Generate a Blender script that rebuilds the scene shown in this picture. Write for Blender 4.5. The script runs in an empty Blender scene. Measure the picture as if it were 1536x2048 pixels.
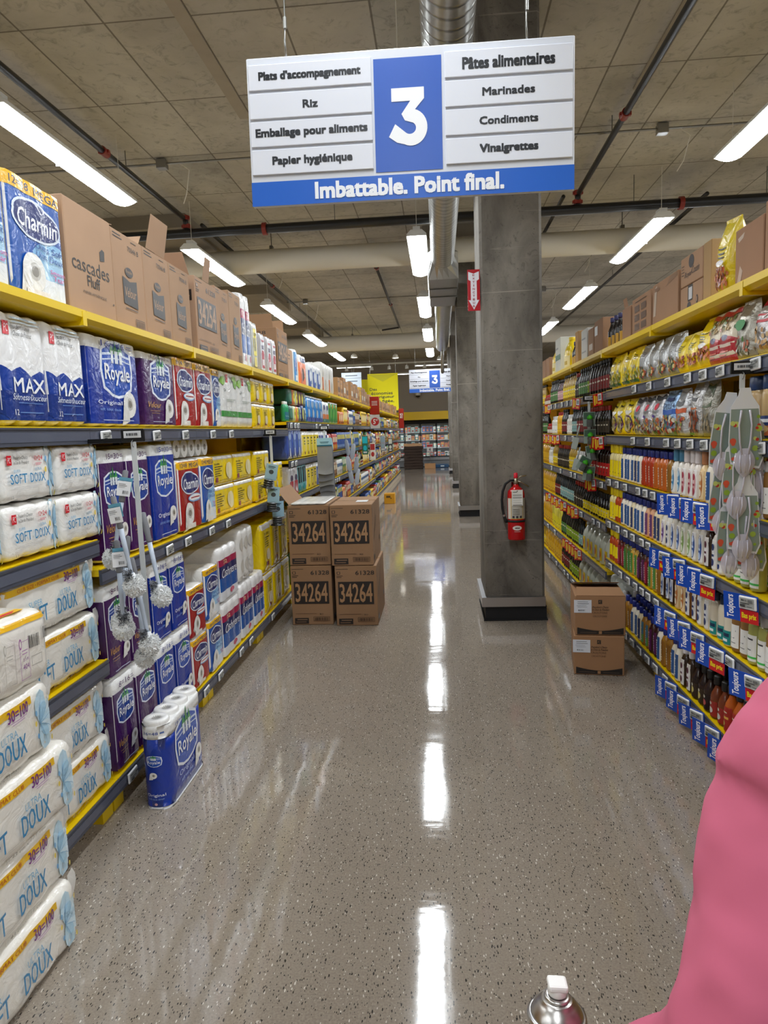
import bpy, bmesh, math, random
from mathutils import Vector, Matrix
S = bpy.context.scene
COL = S.collection
D = bpy.data
PI = math.pi
rnd = random.Random(7)

# ---------------------------------------------------------------- camera
YAW, PITCH, ROLL, FOC = 0.0836742, 0.1160298, 0.0362630, 1373.518
cy_, sy_, cp_, sp_ = math.cos(YAW), math.sin(YAW), math.cos(PITCH), math.sin(PITCH)
fwd = Vector((-sy_*cp_, cy_*cp_, -sp_)); rgt = Vector((cy_, sy_, 0)); dwn = fwd.cross(rgt)
cr_, sr_ = math.cos(ROLL), math.sin(ROLL)
r2 = rgt*cr_ + dwn*sr_; d2 = dwn*cr_ - rgt*sr_
cam = D.cameras.new('camera'); cam.sensor_fit = 'VERTICAL'; cam.sensor_height = 36; cam.lens = FOC/2048*36
cam.clip_start = 0.05; cam.clip_end = 200
co = D.objects.new('camera', cam); COL.objects.link(co)
co.matrix_world = Matrix(((r2.x, -d2.x, -fwd.x, 0), (r2.y, -d2.y, -fwd.y, 0), (r2.z, -d2.z, -fwd.z, 1.63), (0, 0, 0, 1)))
S.camera = co
# ---------------------------------------------------------------- world, exposure
W = D.worlds.new('world'); S.world = W; W.use_nodes = True
W.node_tree.nodes['Background'].inputs[0].default_value = (0.9, 0.95, 1, 1)
W.node_tree.nodes['Background'].inputs[1].default_value = 0.02
LAMP = 40.0
S.view_settings.view_transform = 'Standard'; S.view_settings.look = 'None'
S.view_settings.exposure = 0.0; S.view_settings.gamma = 1; S.view_settings.use_curve_mapping = False
S.cycles.use_denoising = True
S.cycles.use_adaptive_sampling = True; S.cycles.adaptive_threshold = 0.025; S.cycles.adaptive_min_samples = 24
S.cycles.max_bounces = 7; S.cycles.diffuse_bounces = 4; S.cycles.glossy_bounces = 4
S.cycles.caustics_reflective = False; S.cycles.caustics_refractive = False

# ---------------------------------------------------------------- materials
def lin(h):
    h = h.lstrip('#')
    o = []
    for i in (0, 2, 4):
        c = int(h[i:i+2], 16)/255
        o.append(c/12.92 if c <= 0.04045 else ((c+0.055)/1.055)**2.4)
    return (o[0], o[1], o[2], 1)
MATS = {}
def nodes(m):
    m.use_nodes = True
    return m.node_tree.nodes, m.node_tree.links, m.node_tree.nodes['Principled BSDF']
def M(key):
    """'kind:hex' -> material. kinds: ink paper film card plastic metal shine clear glow"""
    if key in MATS: return MATS[key]
    kind, hx = key.split(':')
    m = D.materials.new(kind + '_' + hx); MATS[key] = m
    N, L, b = nodes(m)
    b.inputs['Base Color'].default_value = lin(hx)
    rg = dict(ink=.42, paper=.75, film=.3, card=.85, plastic=.35, metal=.32, shine=.12, clear=.08, cloth=.95, dark=.6, rub=.7, glow=.4, tube=.4, pane=.03, milky=.15, foil=.28, gloss=.18)[kind]
    b.inputs['Roughness'].default_value = rg
    if kind in ('metal',): b.inputs['Metallic'].default_value = 1
    if kind == 'foil': b.inputs['Metallic'].default_value = .55
    if kind == 'glow':
        b.inputs['Emission Color'].default_value = lin(hx); b.inputs['Emission Strength'].default_value = LAMP
    if kind == 'tube': b.inputs['Emission Color'].default_value = lin(hx); b.inputs['Emission Strength'].default_value = 14
    if kind == 'milky': b.inputs['Alpha'].default_value = .74; b.inputs['Coat Weight'].default_value = .6
    if kind == 'pane': b.inputs['Alpha'].default_value = .12
    if kind == 'clear':
        b.inputs['Transmission Weight'].default_value = .85; b.inputs['IOR'].default_value = 1.2
        b.inputs['Roughness'].default_value = .12
    if kind in ('film', 'foil', 'cloth', 'card'):
        tc = N.new('ShaderNodeTexCoord'); oi = N.new('ShaderNodeObjectInfo')
        ad = N.new('ShaderNodeVectorMath'); ad.operation = 'ADD'
        sc = N.new('ShaderNodeVectorMath'); sc.operation = 'SCALE'; sc.inputs[3].default_value = 7.0
        L.new(oi.outputs['Random'], sc.inputs[0]); L.new(tc.outputs['Object'], ad.inputs[0]); L.new(sc.outputs[0], ad.inputs[1])
        n = N.new('ShaderNodeTexNoise'); L.new(ad.outputs[0], n.inputs['Vector'])
        n.inputs['Scale'].default_value = dict(film=16, foil=22, cloth=9, card=5)[kind]
        n.inputs['Detail'].default_value = 3; n.inputs['Distortion'].default_value = dict(film=1.6, foil=1.5, cloth=.4, card=.2)[kind]
        if kind != 'card':
            bp = N.new('ShaderNodeBump'); bp.inputs['Strength'].default_value = dict(film=.42, foil=.6, cloth=.25)[kind]
            bp.inputs['Distance'].default_value = .01
            L.new(n.outputs['Fac'], bp.inputs['Height']); L.new(bp.outputs[0], b.inputs['Normal'])
        else:
            mx = N.new('ShaderNodeMix'); mx.data_type = 'RGBA'; c = lin(hx)
            mx.inputs[6].default_value = tuple(x*.88 for x in c[:3]) + (1,); mx.inputs[7].default_value = tuple(min(1, x*1.08) for x in c[:3]) + (1,)
            L.new(n.outputs['Fac'], mx.inputs[0]); L.new(mx.outputs[2], b.inputs['Base Color'])
        if kind == 'film': b.inputs['Coat Weight'].default_value = .5; b.inputs['Coat Roughness'].default_value = .08; L.new(bp.outputs[0], b.inputs['Coat Normal'])
    return m

def mth(N, L, op, a, b=None):
    n = N.new('ShaderNodeMath'); n.operation = op
    for i, v in enumerate((a, b)):
        if v is None: continue
        if hasattr(v, 'links') or hasattr(v, 'is_linked'): L.new(v, n.inputs[i])
        else: n.inputs[i].default_value = v
    return n.outputs[0]
def mix(N, L, f, a, b):
    n = N.new('ShaderNodeMix'); n.data_type = 'RGBA'
    for i, v in ((0, f), (6, a), (7, b)):
        if hasattr(v, 'is_linked'): L.new(v, n.inputs[i])
        else: n.inputs[i].default_value = v
    return n.outputs[2]
def noise(N, L, vec, scale, detail=4, dist=0, rough=.55):
    n = N.new('ShaderNodeTexNoise'); n.inputs['Scale'].default_value = scale; n.inputs['Detail'].default_value = detail
    n.inputs['Distortion'].default_value = dist; n.inputs['Roughness'].default_value = rough
    L.new(vec, n.inputs['Vector']); return n.outputs['Fac']
def ramp(N, L, f, a, b):
    n = N.new('ShaderNodeMapRange'); n.inputs['From Min'].default_value = a; n.inputs['From Max'].default_value = b
    L.new(f, n.inputs['Value']); return n.outputs['Result']

def floor_mat():
    m = D.materials.new('terrazzo_tile'); N, L, b = nodes(m)
    P = N.new('ShaderNodeTexCoord').outputs['Object']
    base = mix(N, L, ramp(N, L, noise(N, L, P, 1.3, 5), .3, .7), lin('887d71'), lin('958a7d'))
    base = mix(N, L, ramp(N, L, noise(N, L, P, 140, 2), .35, .65), base, lin('9e9385'))
    c = base
    for k, (ang, s, dk, wt) in enumerate(((.6, 51, .10, .03), (-.75, 60, .10, .03), (1.9, 85, .09, .04))):
        mp = N.new('ShaderNodeMapping'); mp.inputs['Rotation'].default_value = (0, 0, ang); mp.inputs['Location'].default_value = (k*3.1, k*1.7, 0)
        mp.inputs['Scale'].default_value = (2.7, 1, 1); L.new(P, mp.inputs[0])
        v = N.new('ShaderNodeTexVoronoi'); v.inputs['Scale'].default_value = s; L.new(mp.outputs[0], v.inputs['Vector']); v.voronoi_dimensions = '2D'
        sp = N.new('ShaderNodeSeparateColor'); L.new(v.outputs['Color'], sp.inputs[0])
        rad = mth(N, L, 'MULTIPLY', sp.outputs[1], .30)
        rad = mth(N, L, 'ADD', rad, .05)
        hit = mth(N, L, 'LESS_THAN', v.outputs['Distance'], rad)
        dkm = mth(N, L, 'MULTIPLY', hit, mth(N, L, 'LESS_THAN', sp.outputs[0], dk))
        wtm = mth(N, L, 'MULTIPLY', hit, mth(N, L, 'GREATER_THAN', sp.outputs[0], 1-wt))
        c = mix(N, L, dkm, c, lin('3b3835')); c = mix(N, L, wtm, c, lin('d8d0c4'))
    br = N.new('ShaderNodeTexBrick'); br.offset = 0; br.inputs['Scale'].default_value = 1
    br.inputs['Brick Width'].default_value = .3; br.inputs['Row Height'].default_value = .3; br.inputs['Mortar Size'].default_value = .0007; br.inputs['Mortar Smooth'].default_value = .1
    mp = N.new('ShaderNodeMapping'); mp.inputs['Location'].default_value = (.245, -.009, 0); L.new(P, mp.inputs[0]); L.new(mp.outputs[0], br.inputs['Vector'])
    c = mix(N, L, mth(N, L, 'MULTIPLY', br.outputs['Fac'], .3), c, lin('5a544c'))
    L.new(c, b.inputs['Base Color'])
    rr = ramp(N, L, noise(N, L, P, 2.2, 4), .3, .7)
    L.new(mth(N, L, 'ADD', mth(N, L, 'MULTIPLY', rr, .035), .045), b.inputs['Roughness'])
    b.inputs['Specular IOR Level'].default_value = .6
    bp = N.new('ShaderNodeBump'); bp.inputs['Strength'].default_value = .22; bp.inputs['Distance'].default_value = .004
    mp2 = N.new('ShaderNodeMapping'); mp2.inputs['Scale'].default_value = (1, 2.6, 1); L.new(P, mp2.inputs[0])
    L.new(mth(N, L, 'ADD', noise(N, L, mp2.outputs[0], 2.6, 2), mth(N, L, 'MULTIPLY', noise(N, L, mp2.outputs[0], 14, 2), .12)), bp.inputs['Height']); L.new(bp.outputs[0], b.inputs['Normal'])
    return m
def ceil_mat():
    m = D.materials.new('board_formed_concrete'); N, L, b = nodes(m)
    P = N.new('ShaderNodeTexCoord').outputs['Object']
    sx = N.new('ShaderNodeSeparateXYZ'); L.new(P, sx.inputs[0])
    u = mth(N, L, 'DIVIDE', mth(N, L, 'ADD', sx.outputs[0], 1.90), .72); v = mth(N, L, 'DIVIDE', mth(N, L, 'SUBTRACT', sx.outputs[1], 5.8), 1.33)
    cv = N.new('ShaderNodeCombineXYZ'); L.new(mth(N, L, 'FLOOR', u), cv.inputs[0]); L.new(mth(N, L, 'FLOOR', v), cv.inputs[1])
    wn = N.new('ShaderNodeTexWhiteNoise'); wn.noise_dimensions = '2D'; L.new(cv.outputs[0], wn.inputs['Vector'])
    f = noise(N, L, P, .9, 6, .4, .65)
    c = mix(N, L, ramp(N, L, f, .3, .72), lin('98958d'), lin('c4c1b8'))
    c = mix(N, L, ramp(N, L, noise(N, L, P, 7, 6, 1.2, .7), .52, .75), c, lin('75726b'))
    c = mix(N, L, mth(N, L, 'MULTIPLY', wn.outputs[0], .35), c, lin('d0c8ba'))
    du = mth(N, L, 'ABSOLUTE', mth(N, L, 'SUBTRACT', mth(N, L, 'FRACT', u), .5)); dv = mth(N, L, 'ABSOLUTE', mth(N, L, 'SUBTRACT', mth(N, L, 'FRACT', v), .5))
    ln = mth(N, L, 'MAXIMUM', mth(N, L, 'GREATER_THAN', du, .488), mth(N, L, 'GREATER_THAN', dv, .4935))
    c = mix(N, L, mth(N, L, 'MULTIPLY', ln, .75), c, lin('5e564b'))
    L.new(c, b.inputs['Base Color']); b.inputs['Roughness'].default_value = .9
    return m
def conc_mat():
    m = D.materials.new('column_concrete'); N, L, b = nodes(m)
    P = N.new('ShaderNodeTexCoord').outputs['Object']
    mp = N.new('ShaderNodeMapping'); mp.inputs['Scale'].default_value = (1, 1, .45); L.new(P, mp.inputs[0])
    f = noise(N, L, mp.outputs[0], 2.6, 8, .6, .62)
    c = mix(N, L, ramp(N, L, f, .33, .68), lin('544f48'), lin('8b857b'))
    c = mix(N, L, ramp(N, L, noise(N, L, P, 14, 6, 1.5, .7), .56, .75), c, lin('47433c'))
    c = mix(N, L, ramp(N, L, noise(N, L, P, 60, 2), .70, .74), c, lin('3c3934'))
    mp2 = N.new('ShaderNodeMapping'); mp2.inputs['Scale'].default_value = (.6, .6, 22); L.new(P, mp2.inputs[0])
    c = mix(N, L, ramp(N, L, noise(N, L, mp2.outputs[0], 1.4, 3, .8), .66, .74), c, lin('a09a8e'))
    L.new(c, b.inputs['Base Color']); b.inputs['Roughness'].default_value = .8
    bp = N.new('ShaderNodeBump'); bp.inputs['Strength'].default_value = .3; bp.inputs['Distance'].default_value = .006
    L.new(f, bp.inputs['Height']); L.new(bp.outputs[0], b.inputs['Normal'])
    return m
MATS['special:floor'] = floor_mat(); MATS['special:ceil'] = ceil_mat(); MATS['special:conc'] = conc_mat()
def galv():
    m = D.materials.new('galvanised'); N, L, b = nodes(m)
    P = N.new('ShaderNodeTexCoord').outputs['Object']
    b.inputs['Metallic'].default_value = .9; b.inputs['Roughness'].default_value = .3
    L.new(mix(N, L, noise(N, L, P, 9, 3), lin('8f8f8c'), lin('c4c4c0')), b.inputs['Base Color'])
    sx = N.new('ShaderNodeSeparateXYZ'); L.new(P, sx.inputs[0])
    at = mth(N, L, 'ARCTAN2', sx.outputs[0], sx.outputs[2])
    w = mth(N, L, 'FRACT', mth(N, L, 'ADD', mth(N, L, 'DIVIDE', sx.outputs[1], .11), mth(N, L, 'DIVIDE', at, 2*PI)))
    bp = N.new('ShaderNodeBump'); bp.inputs['Strength'].default_value = .8; bp.inputs['Distance'].default_value = .006
    rib = ramp(N, L, mth(N, L, 'ABSOLUTE', mth(N, L, 'SUBTRACT', w, .5)), .14, .02)
    L.new(rib, bp.inputs['Height'])
    L.new(mix(N, L, mth(N, L, 'MULTIPLY', rib, .55), b.inputs['Base Color'].links[0].from_socket, lin('5a5a58')), b.inputs['Base Color']); L.new(bp.outputs[0], b.inputs['Normal'])
    return m
MATS['special:galv'] = galv()

# ---------------------------------------------------------------- lettering
FC = {}
def glyphs(s, bold=.0, shear=0.0):
    k = (s, bold, shear)
    if k in FC: return FC[k]
    cu = D.curves.new('t', 'FONT'); cu.body = s; cu.resolution_u = 2; cu.offset = bold; cu.shear = shear; cu.fill_mode = 'FRONT'
    ob = D.objects.new('t', cu); COL.objects.link(ob)
    me = D.meshes.new_from_object(ob, depsgraph=bpy.context.evaluated_depsgraph_get())
    vs = [(v.co.x, v.co.y) for v in me.vertices]; fs = [tuple(p.vertices) for p in me.polygons]
    D.objects.remove(ob); D.curves.remove(cu); D.meshes.remove(me)
    if vs:
        x0 = min(v[0] for v in vs); x1 = max(v[0] for v in vs); y0 = min(v[1] for v in vs); y1 = max(v[1] for v in vs)
        vs = [((x-x0)/max(x1-x0, 1e-6)-.5, (y-y0)/max(y1-y0, 1e-6)-.5) for x, y in vs]
    FC[k] = (vs, fs); return FC[k]

# ---------------------------------------------------------------- mesh builder
def cut(poly, x, sg):
    o = []; n = len(poly)
    for i in range(n):
        a, b = poly[i], poly[(i+1) % n]; da, db = (a[0]-x)*sg, (b[0]-x)*sg
        if da >= 0: o.append(a)
        if da*db < 0: t = da/(da-db); o.append((x, a[1]+(b[1]-a[1])*t))
    return o
RB = {}
class MB:
    def __init__(s): s.v = []; s.f = []; s.m = []; s.s = []
    def add(s, vs, fs, mat, smooth=False):
        o = len(s.v); s.v += [tuple(v) for v in vs]
        for f in fs: s.f.append(tuple(i+o for i in f)); s.m.append(mat); s.s.append(smooth)
        return s
    def box(s, x0, x1, y0, y1, z0, z1, mat):
        vs = [(x, y, z) for z in (z0, z1) for y in (y0, y1) for x in (x0, x1)]
        return s.add(vs, [(0, 2, 3, 1), (4, 5, 7, 6), (0, 1, 5, 4), (2, 6, 7, 3), (0, 4, 6, 2), (1, 3, 7, 5)], mat)
    def rbox(s, x0, x1, y0, y1, z0, z1, mat, r=.01, seg=2):
        k = (round(x1-x0, 4), round(y1-y0, 4), round(z1-z0, 4), r, seg)
        if k not in RB:
            bm = bmesh.new(); bmesh.ops.create_cube(bm, size=1)
            for v in bm.verts: v.co = Vector((v.co.x*k[0], v.co.y*k[1], v.co.z*k[2]))
            bmesh.ops.bevel(bm, geom=bm.edges[:], offset=min(r, min(k[:3])*.49), segments=seg, affect='EDGES', profile=.5)
            RB[k] = ([v.co.copy() for v in bm.verts], [tuple(v.index for v in f.verts) for f in bm.faces]); bm.free()
        c = Vector(((x0+x1)/2, (y0+y1)/2, (z0+z1)/2))
        return s.add([v+c for v in RB[k][0]], RB[k][1], mat)
    def lathe(s, prof, mat, seg=16, cx=0, cy=0, sx=1, sy=1, cap=True, smooth=True):
        vs = []; fs = []; n = len(prof)
        for r, z in prof:
            for k in range(seg):
                a = 2*PI*k/seg; vs.append((cx+r*sx*math.cos(a), cy+r*sy*math.sin(a), z))
        for i in range(n-1):
            for k in range(seg):
                k2 = (k+1) % seg; fs.append((i*seg+k, i*seg+k2, (i+1)*seg+k2, (i+1)*seg+k))
        if cap: fs.append(tuple(range(seg-1, -1, -1))); fs.append(tuple((n-1)*seg+k for k in range(seg)))
        return s.add(vs, fs, mat, smooth)
    def cyl(s, p, q, r, mat, seg=10, r2=None, smooth=True):
        p = Vector(p); q = Vector(q); d = (q-p).normalized(); a = d.orthogonal().normalized(); b = d.cross(a); r2 = r if r2 is None else r2
        vs = []
        for c, rr in ((p, r), (q, r2)):
            for k in range(seg): t = 2*PI*k/seg; vs.append(c+a*rr*math.cos(t)+b*rr*math.sin(t))
        fs = [(k, (k+1) % seg, seg+(k+1) % seg, seg+k) for k in range(seg)]
        s.add(vs, fs, mat, smooth); return s.add(vs, [tuple(range(seg-1, -1, -1)), tuple(range(seg, 2*seg))], mat)
    def tube(s, pts, r, mat, seg=8):
        pts = [Vector(p) for p in pts]; vs = []; fs = []; n = len(pts); up = None
        rr = r if isinstance(r, (list, tuple)) else [r]*n
        for i, p in enumerate(pts):
            d = (pts[min(i+1, n-1)]-pts[max(i-1, 0)]).normalized()
            a = d.orthogonal().normalized() if up is None else (up - d*up.dot(d)).normalized()
            up = a; b = d.cross(a)
            for k in range(seg): t = 2*PI*k/seg; vs.append(p+a*rr[i]*math.cos(t)+b*rr[i]*math.sin(t))
        for i in range(n-1):
            for k in range(seg): fs.append((i*seg+k, i*seg+(k+1) % seg, (i+1)*seg+(k+1) % seg, (i+1)*seg+k))
        fs.append(tuple(range(seg-1, -1, -1))); fs.append(tuple((n-1)*seg+k for k in range(seg)))
        return s.add(vs, fs, mat, True)
    def soft(s, W, Dp, H, mat, nx=3, r=.02, a=.004, top=True, z0=0, gx=None, gz=8, ny=1, flatz=False):
        """a plastic-wrapped bundle of rolls: rounded box, front at y=0, bulging once per roll column"""
        gx = gx or 6*nx; gy = 4*max(1, ny); c = (W/2-r, Dp/2-r, H/2-r); idx = {}; vs = []; fs = []
        def P(i, j, k):
            key = (i, j, k)
            if key in idx: return idx[key]
            p = Vector((-W/2+W*i/gx, -Dp/2+Dp*j/gy, -H/2+H*k/gz))
            q = Vector([max(-c[t], min(c[t], p[t])) for t in range(3)]); d = p-q
            if flatz: q.z = p.z; d.z = 0
            if d.length > 1e-9 and (not flatz or (abs(d.x) > 1e-9 and abs(d.y) > 1e-9)): p = q+d.normalized()*r
            cu = a*(1-abs(math.sin(PI*nx*i/gx)))
            f = abs(p.y)/(Dp/2); p.y -= math.copysign(cu*f*f, p.y)
            if top:
                ck = a*(1-abs(math.sin(PI*max(1, ny)*j/gy)))
                f = abs(p.z)/(H/2); p.z -= math.copysign((cu*1.3+ck)*f**4, p.z)
            idx[key] = len(vs); vs.append((p.x, p.y+Dp/2, p.z+H/2+z0)); return idx[key]
        for k in range(gz):
            for i in range(gx):
                fs.append((P(i, 0, k), P(i+1, 0, k), P(i+1, 0, k+1), P(i, 0, k+1))); fs.append((P(i+1, gy, k), P(i, gy, k), P(i, gy, k+1), P(i+1, gy, k+1)))
            for j in range(gy):
                fs.append((P(0, j+1, k), P(0, j, k), P(0, j, k+1), P(0, j+1, k+1))); fs.append((P(gx, j, k), P(gx, j+1, k), P(gx, j+1, k+1), P(gx, j, k+1)))
        for i in range(gx):
            for j in range(gy):
                fs.append((P(i, j, gz), P(i+1, j, gz), P(i+1, j+1, gz), P(i, j+1, gz))); fs.append((P(i, j+1, 0), P(i+1, j+1, 0), P(i+1, j, 0), P(i, j, 0)))
        return s.add(vs, fs, mat, True)
    def pillow(s, W, T, H, mat, mat2=None, gx=10, gz=14, pinch=.9, bot=.5):
        """a sealed bag standing up: front bulge towards -y"""
        vs = []; fs = []
        for sd in (-1, 1):
            for k in range(gz+1):
                for i in range(gx+1):
                    u = i/gx; v = k/gz; vs.append(bagpt(u, v, W, T, H, sd, pinch, bot))
        o = (gx+1)*(gz+1); I = lambda i, k: k*(gx+1)+i
        for k in range(gz):
            for i in range(gx):
                fs.append((I(i, k), I(i+1, k), I(i+1, k+1), I(i, k+1))); fs.append((o+I(i+1, k), o+I(i, k), o+I(i, k+1), o+I(i+1, k+1)))
        for i in range(gx): fs.append((o+I(i, 0), o+I(i+1, 0), I(i+1, 0), I(i, 0)))
        return s.add(vs, fs, mat, True)
    def art(s, items, fn, kind='ink', step=1.0, e0=.0012, de=.0003):
        """printed artwork: items in unit coordinates laid on the surface fn(u, v, lift), cut into strips so that it follows curves"""
        e = e0
        def lay(poly, col):
            u0 = min(p[0] for p in poly); u1 = max(p[0] for p in poly)
            if u1-u0 <= step*1.02: return s.add([fn(x, y, e) for x, y in poly], [tuple(range(len(poly)))], kind+':'+col)
            for i in range(int(math.floor(u0/step+1e-6)), int(math.ceil(u1/step-1e-6))):
                q = cut(cut(poly, i*step, 1), (i+1)*step, -1)
                if len(q) > 2: s.add([fn(x, y, e) for x, y in q], [tuple(range(len(q)))], kind+':'+col)
        for it in items:
            t = it[0]; e += de
            C = lambda P: [(min(1, max(0, x)), min(1, max(0, y))) for x, y in P]
            if t == 'r':
                _, x0, y0, x1, y1, col = it; ys = [y0]+[q for q in (.02, .05, .09, .91, .95, .98) if step < 1 and y0 < q < y1]+[y1]
                for ya, yb in zip(ys, ys[1:]): lay([(x0, ya), (x1, ya), (x1, yb), (x0, yb)], col)
            elif t == 'e':
                cx, cy, rx, ry, col = it[1:6]; n = it[6] if len(it) > 6 else 20
                lay(C([(cx+rx*math.cos(2*PI*k/n), cy+ry*math.sin(2*PI*k/n)) for k in range(n)]), col)
            elif t == 'p': lay(C(it[1]), it[2])
            elif t == 't':
                _, txt, cx, cy, w, h, col = it[:7]; st = it[7] if len(it) > 7 else {}
                vs, fs = glyphs(txt, 0, st.get('s', 0)); r = st.get('rot', 0); sl = st.get('sl', 0); b = st.get('b', .015)
                k = max(0, b)*.42; sm = ((0, 0),) if b <= .004 else ((-k, 0), (k, 0), (0, k), (0, -k)) if b < .03 else ((-k, -k), (k, k), (-k, k), (k, -k), (0, 0))
                for dx, dy in sm:
                    e += .00002; P = []
                    for x, y in vs:
                        if r: x, y = (-y, x) if r == 1 else (y, -x)
                        g = w if r else h
                        P.append((cx+x*w*(1-2*k*.6)+dx*g*st.get('a', 1.0), cy+y*h*(1-2*k)+sl*x+dy*g))
                    for f in fs: lay([P[i] for i in f], col)
        return s
    def mesh(s, name):
        me = D.meshes.new(name); me.from_pydata([tuple(v) for v in s.v], [], s.f)
        ks = list(dict.fromkeys(s.m)); ix = {k: i for i, k in enumerate(ks)}
        for k in ks: me.materials.append(M(k))
        me.polygons.foreach_set('material_index', [ix[k] for k in s.m]); me.polygons.foreach_set('use_smooth', s.s); me.update()
        return me
def bagpt(u, v, W, T, H, sd, pinch, bot):
    tv = min(1, v/.12)*(1-bot)+bot if v < .12 else 1
    topf = max(0, 1-v)/.35 if v > .65 else 1
    th = T/2*tv*(topf**.7)*(max(0, 1-(2*u-1)**4))**.6
    wd = W*(1-(1-pinch)*math.sin(PI*min(1, v*1.0))**2*.5)
    y = sd*th + .012*math.sin(7*v+3*u)*(v > .3)*.4
    return ((u-.5)*wd, T/2+y, v*H + .006*math.sin(9*u)*v)
def flat(x0, z0, w, h, y=0.0):      # artwork on a face towards -y
    return lambda u, v, e: (x0+u*w, y-e, z0+v*h)
def side(y0, z0, w, h, x):          # on a face towards +x
    return lambda u, v, e: (x+e, y0+u*w, z0+v*h)
def sidel(y1, z0, w, h, x):         # on a face towards -x
    return lambda u, v, e: (x-e, y1-u*w, z0+v*h)
def topf(x0, y0, w, h, z):
    return lambda u, v, e: (x0+u*w, y0+v*h, z+e)
def bulged(W, H, nx, a=.004, r=.018):
    def f(u, v, e):
        x = (u-.5)*W; z = v*H; y = a*(1-abs(math.sin(PI*nx*u)))
        dx = max(0, abs(x)-(W/2-r)); dz = max(0, abs(z-H/2)-(H/2-r)); d = min(r*.98, math.hypot(dx, dz))
        return (x*(1-.0), y+r-math.sqrt(r*r-d*d)-e, z)
    return f

# ---------------------------------------------------------------- objects
ORD = 'zeroth first second third fourth fifth sixth seventh eighth ninth tenth eleventh twelfth thirteenth fourteenth fifteenth sixteenth seventeenth eighteenth nineteenth twentieth'.split()
TENS = {20: 'twenty', 30: 'thirty', 40: 'forty', 50: 'fifty', 60: 'sixty', 70: 'seventy', 80: 'eighty', 90: 'ninety'}
def nth(n):
    if n == 1: return 'nearest'
    if n <= 20: return ORD[n] + ' nearest'
    return TENS[n//10*10] + ('-' + ORD[n % 10] if n % 10 else 'th') + ' nearest'
def root(name, label, cat, group=None, loc=(0, 0, 0), rz=0, mesh=None):
    o = D.objects.new(name, mesh); COL.objects.link(o); o.location = loc; o.rotation_euler = (0, 0, rz)
    o['label'] = label; o['category'] = cat
    if group: o['group'] = group
    return o
def part(p, name, mb, label=None, loc=None):
    o = D.objects.new(name, mb if isinstance(mb, bpy.types.Mesh) else mb.mesh(name)); COL.objects.link(o); o.parent = p
    if loc: o.location = loc
    if label: o['label'] = label
    return o
def struct(name, mb):
    o = D.objects.new(name, mb.mesh(name)); COL.objects.link(o); o['kind'] = 'structure'; return o
def make(proto, label, loc, rz=0, group=None, tilt=None):
    """proto = dict(name, cat, mesh | parts=[(name, mesh, [sub...])]); copies share mesh data"""
    o = root(proto['name'], label, proto['cat'], group, loc, rz, proto.get('mesh'))
    if tilt: o.rotation_euler = (tilt[0], tilt[1], rz+tilt[2])
    for nm, me, subs in proto.get('parts', ()):
        p = D.objects.new(nm, me); COL.objects.link(p); p.parent = o
        for n2, m2 in subs:
            q = D.objects.new(n2, m2); COL.objects.link(q); q.parent = p
    return o
COUNT = {}
def tally(key):
    COUNT[key] = COUNT.get(key, 0)+1; return COUNT[key]
LEFT, RIGHT = PI/2, -PI/2      # facing directions of the two shelf runs
# ================================================================ structure
struct('floor', MB().box(-13, 13, -7, 34, -.1, 0, 'special:floor'))
struct('ceiling', MB().box(-13, 13, -7, 34, 5.0, 5.2, 'special:ceil'))
struct('wall_left', MB().box(-13.2, -13, -7, 34, 0, 5, 'paper:9c958a'))
struct('wall_right', MB().box(13, 13.2, -7, 34, 0, 5, 'paper:9c958a'))
struct('wall_front', MB().box(-13, 13, -7.2, -7, 0, 5, 'paper:a09a90'))
struct('wall_back', MB().box(-13, 13, 33, 33.2, 0, 5, 'paper:a39b90'))
t = MB()
t.box(-2.02, -1.90, -2, 7.6, 4.985, 5, 'card:a89f90')
struct('trim_1', t)
struct('trim_2', MB().box(2.05, 2.17, -2, 7.6, 4.985, 5, 'card:9f9584'))
for i, (x0, x1, y0, y1) in enumerate(((-5.6, -3.72, 10.5, 12.9), (-5.6, -3.72, 15.6, 17.9), (-5.6, -3.72, 20.8, 23), (-.2, 1.5, 11.9, 13.6), (-.2, 1.5, 18.3, 20))):
    o = struct('slab', MB().box(x0, x1, y0, y1, 4.80, 5.0, 'card:8c8272'))
# concrete columns
def column(y, k):
    x0, x1, dp = .36, .855, .70
    m = MB(); c = .022
    pts = [(x0+c, y), (x1-c, y), (x1, y+c), (x1, y+dp-c), (x1-c, y+dp), (x0+c, y+dp), (x0, y+dp-c), (x0, y+c)]
    vs = [(a, b, 0) for a, b in pts] + [(a, b, 5.0) for a, b in pts]
    m.add(vs, [(i, (i+1) % 8, 8+(i+1) % 8, 8+i) for i in range(8)], 'special:conc')
    o = struct('column', m)
    g = MB(); b = .035
    for (ax0, ax1, ay0, ay1) in ((x0-b, x1, y-b, y), (x0-b, x0, y, y+dp+b), (x0, x1+.005, y+dp, y+dp+b)):
        g.box(ax0, ax1, ay0, ay1, .125, .205, 'metal:c6c6c8')
    e = D.objects.new('trim', g.mesh('trim')); COL.objects.link(e); e.parent = o; e.name = 'bumper_rail'
    h = MB(); h.box(x0-.005, x1+.012, y-.012, y+dp+.012, 0.001, .124, 'rub:17171a'); h.box(x0-.02, x1+.02, y-.025, y+dp+.02, 0.0005, .012, 'rub:17171a')
    e = D.objects.new('kick_base', h.mesh('kick_base')); COL.objects.link(e); e.parent = o
for k, y in enumerate((5.77, 12.85, 19.2, 25.5)): column(y, k)

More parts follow.
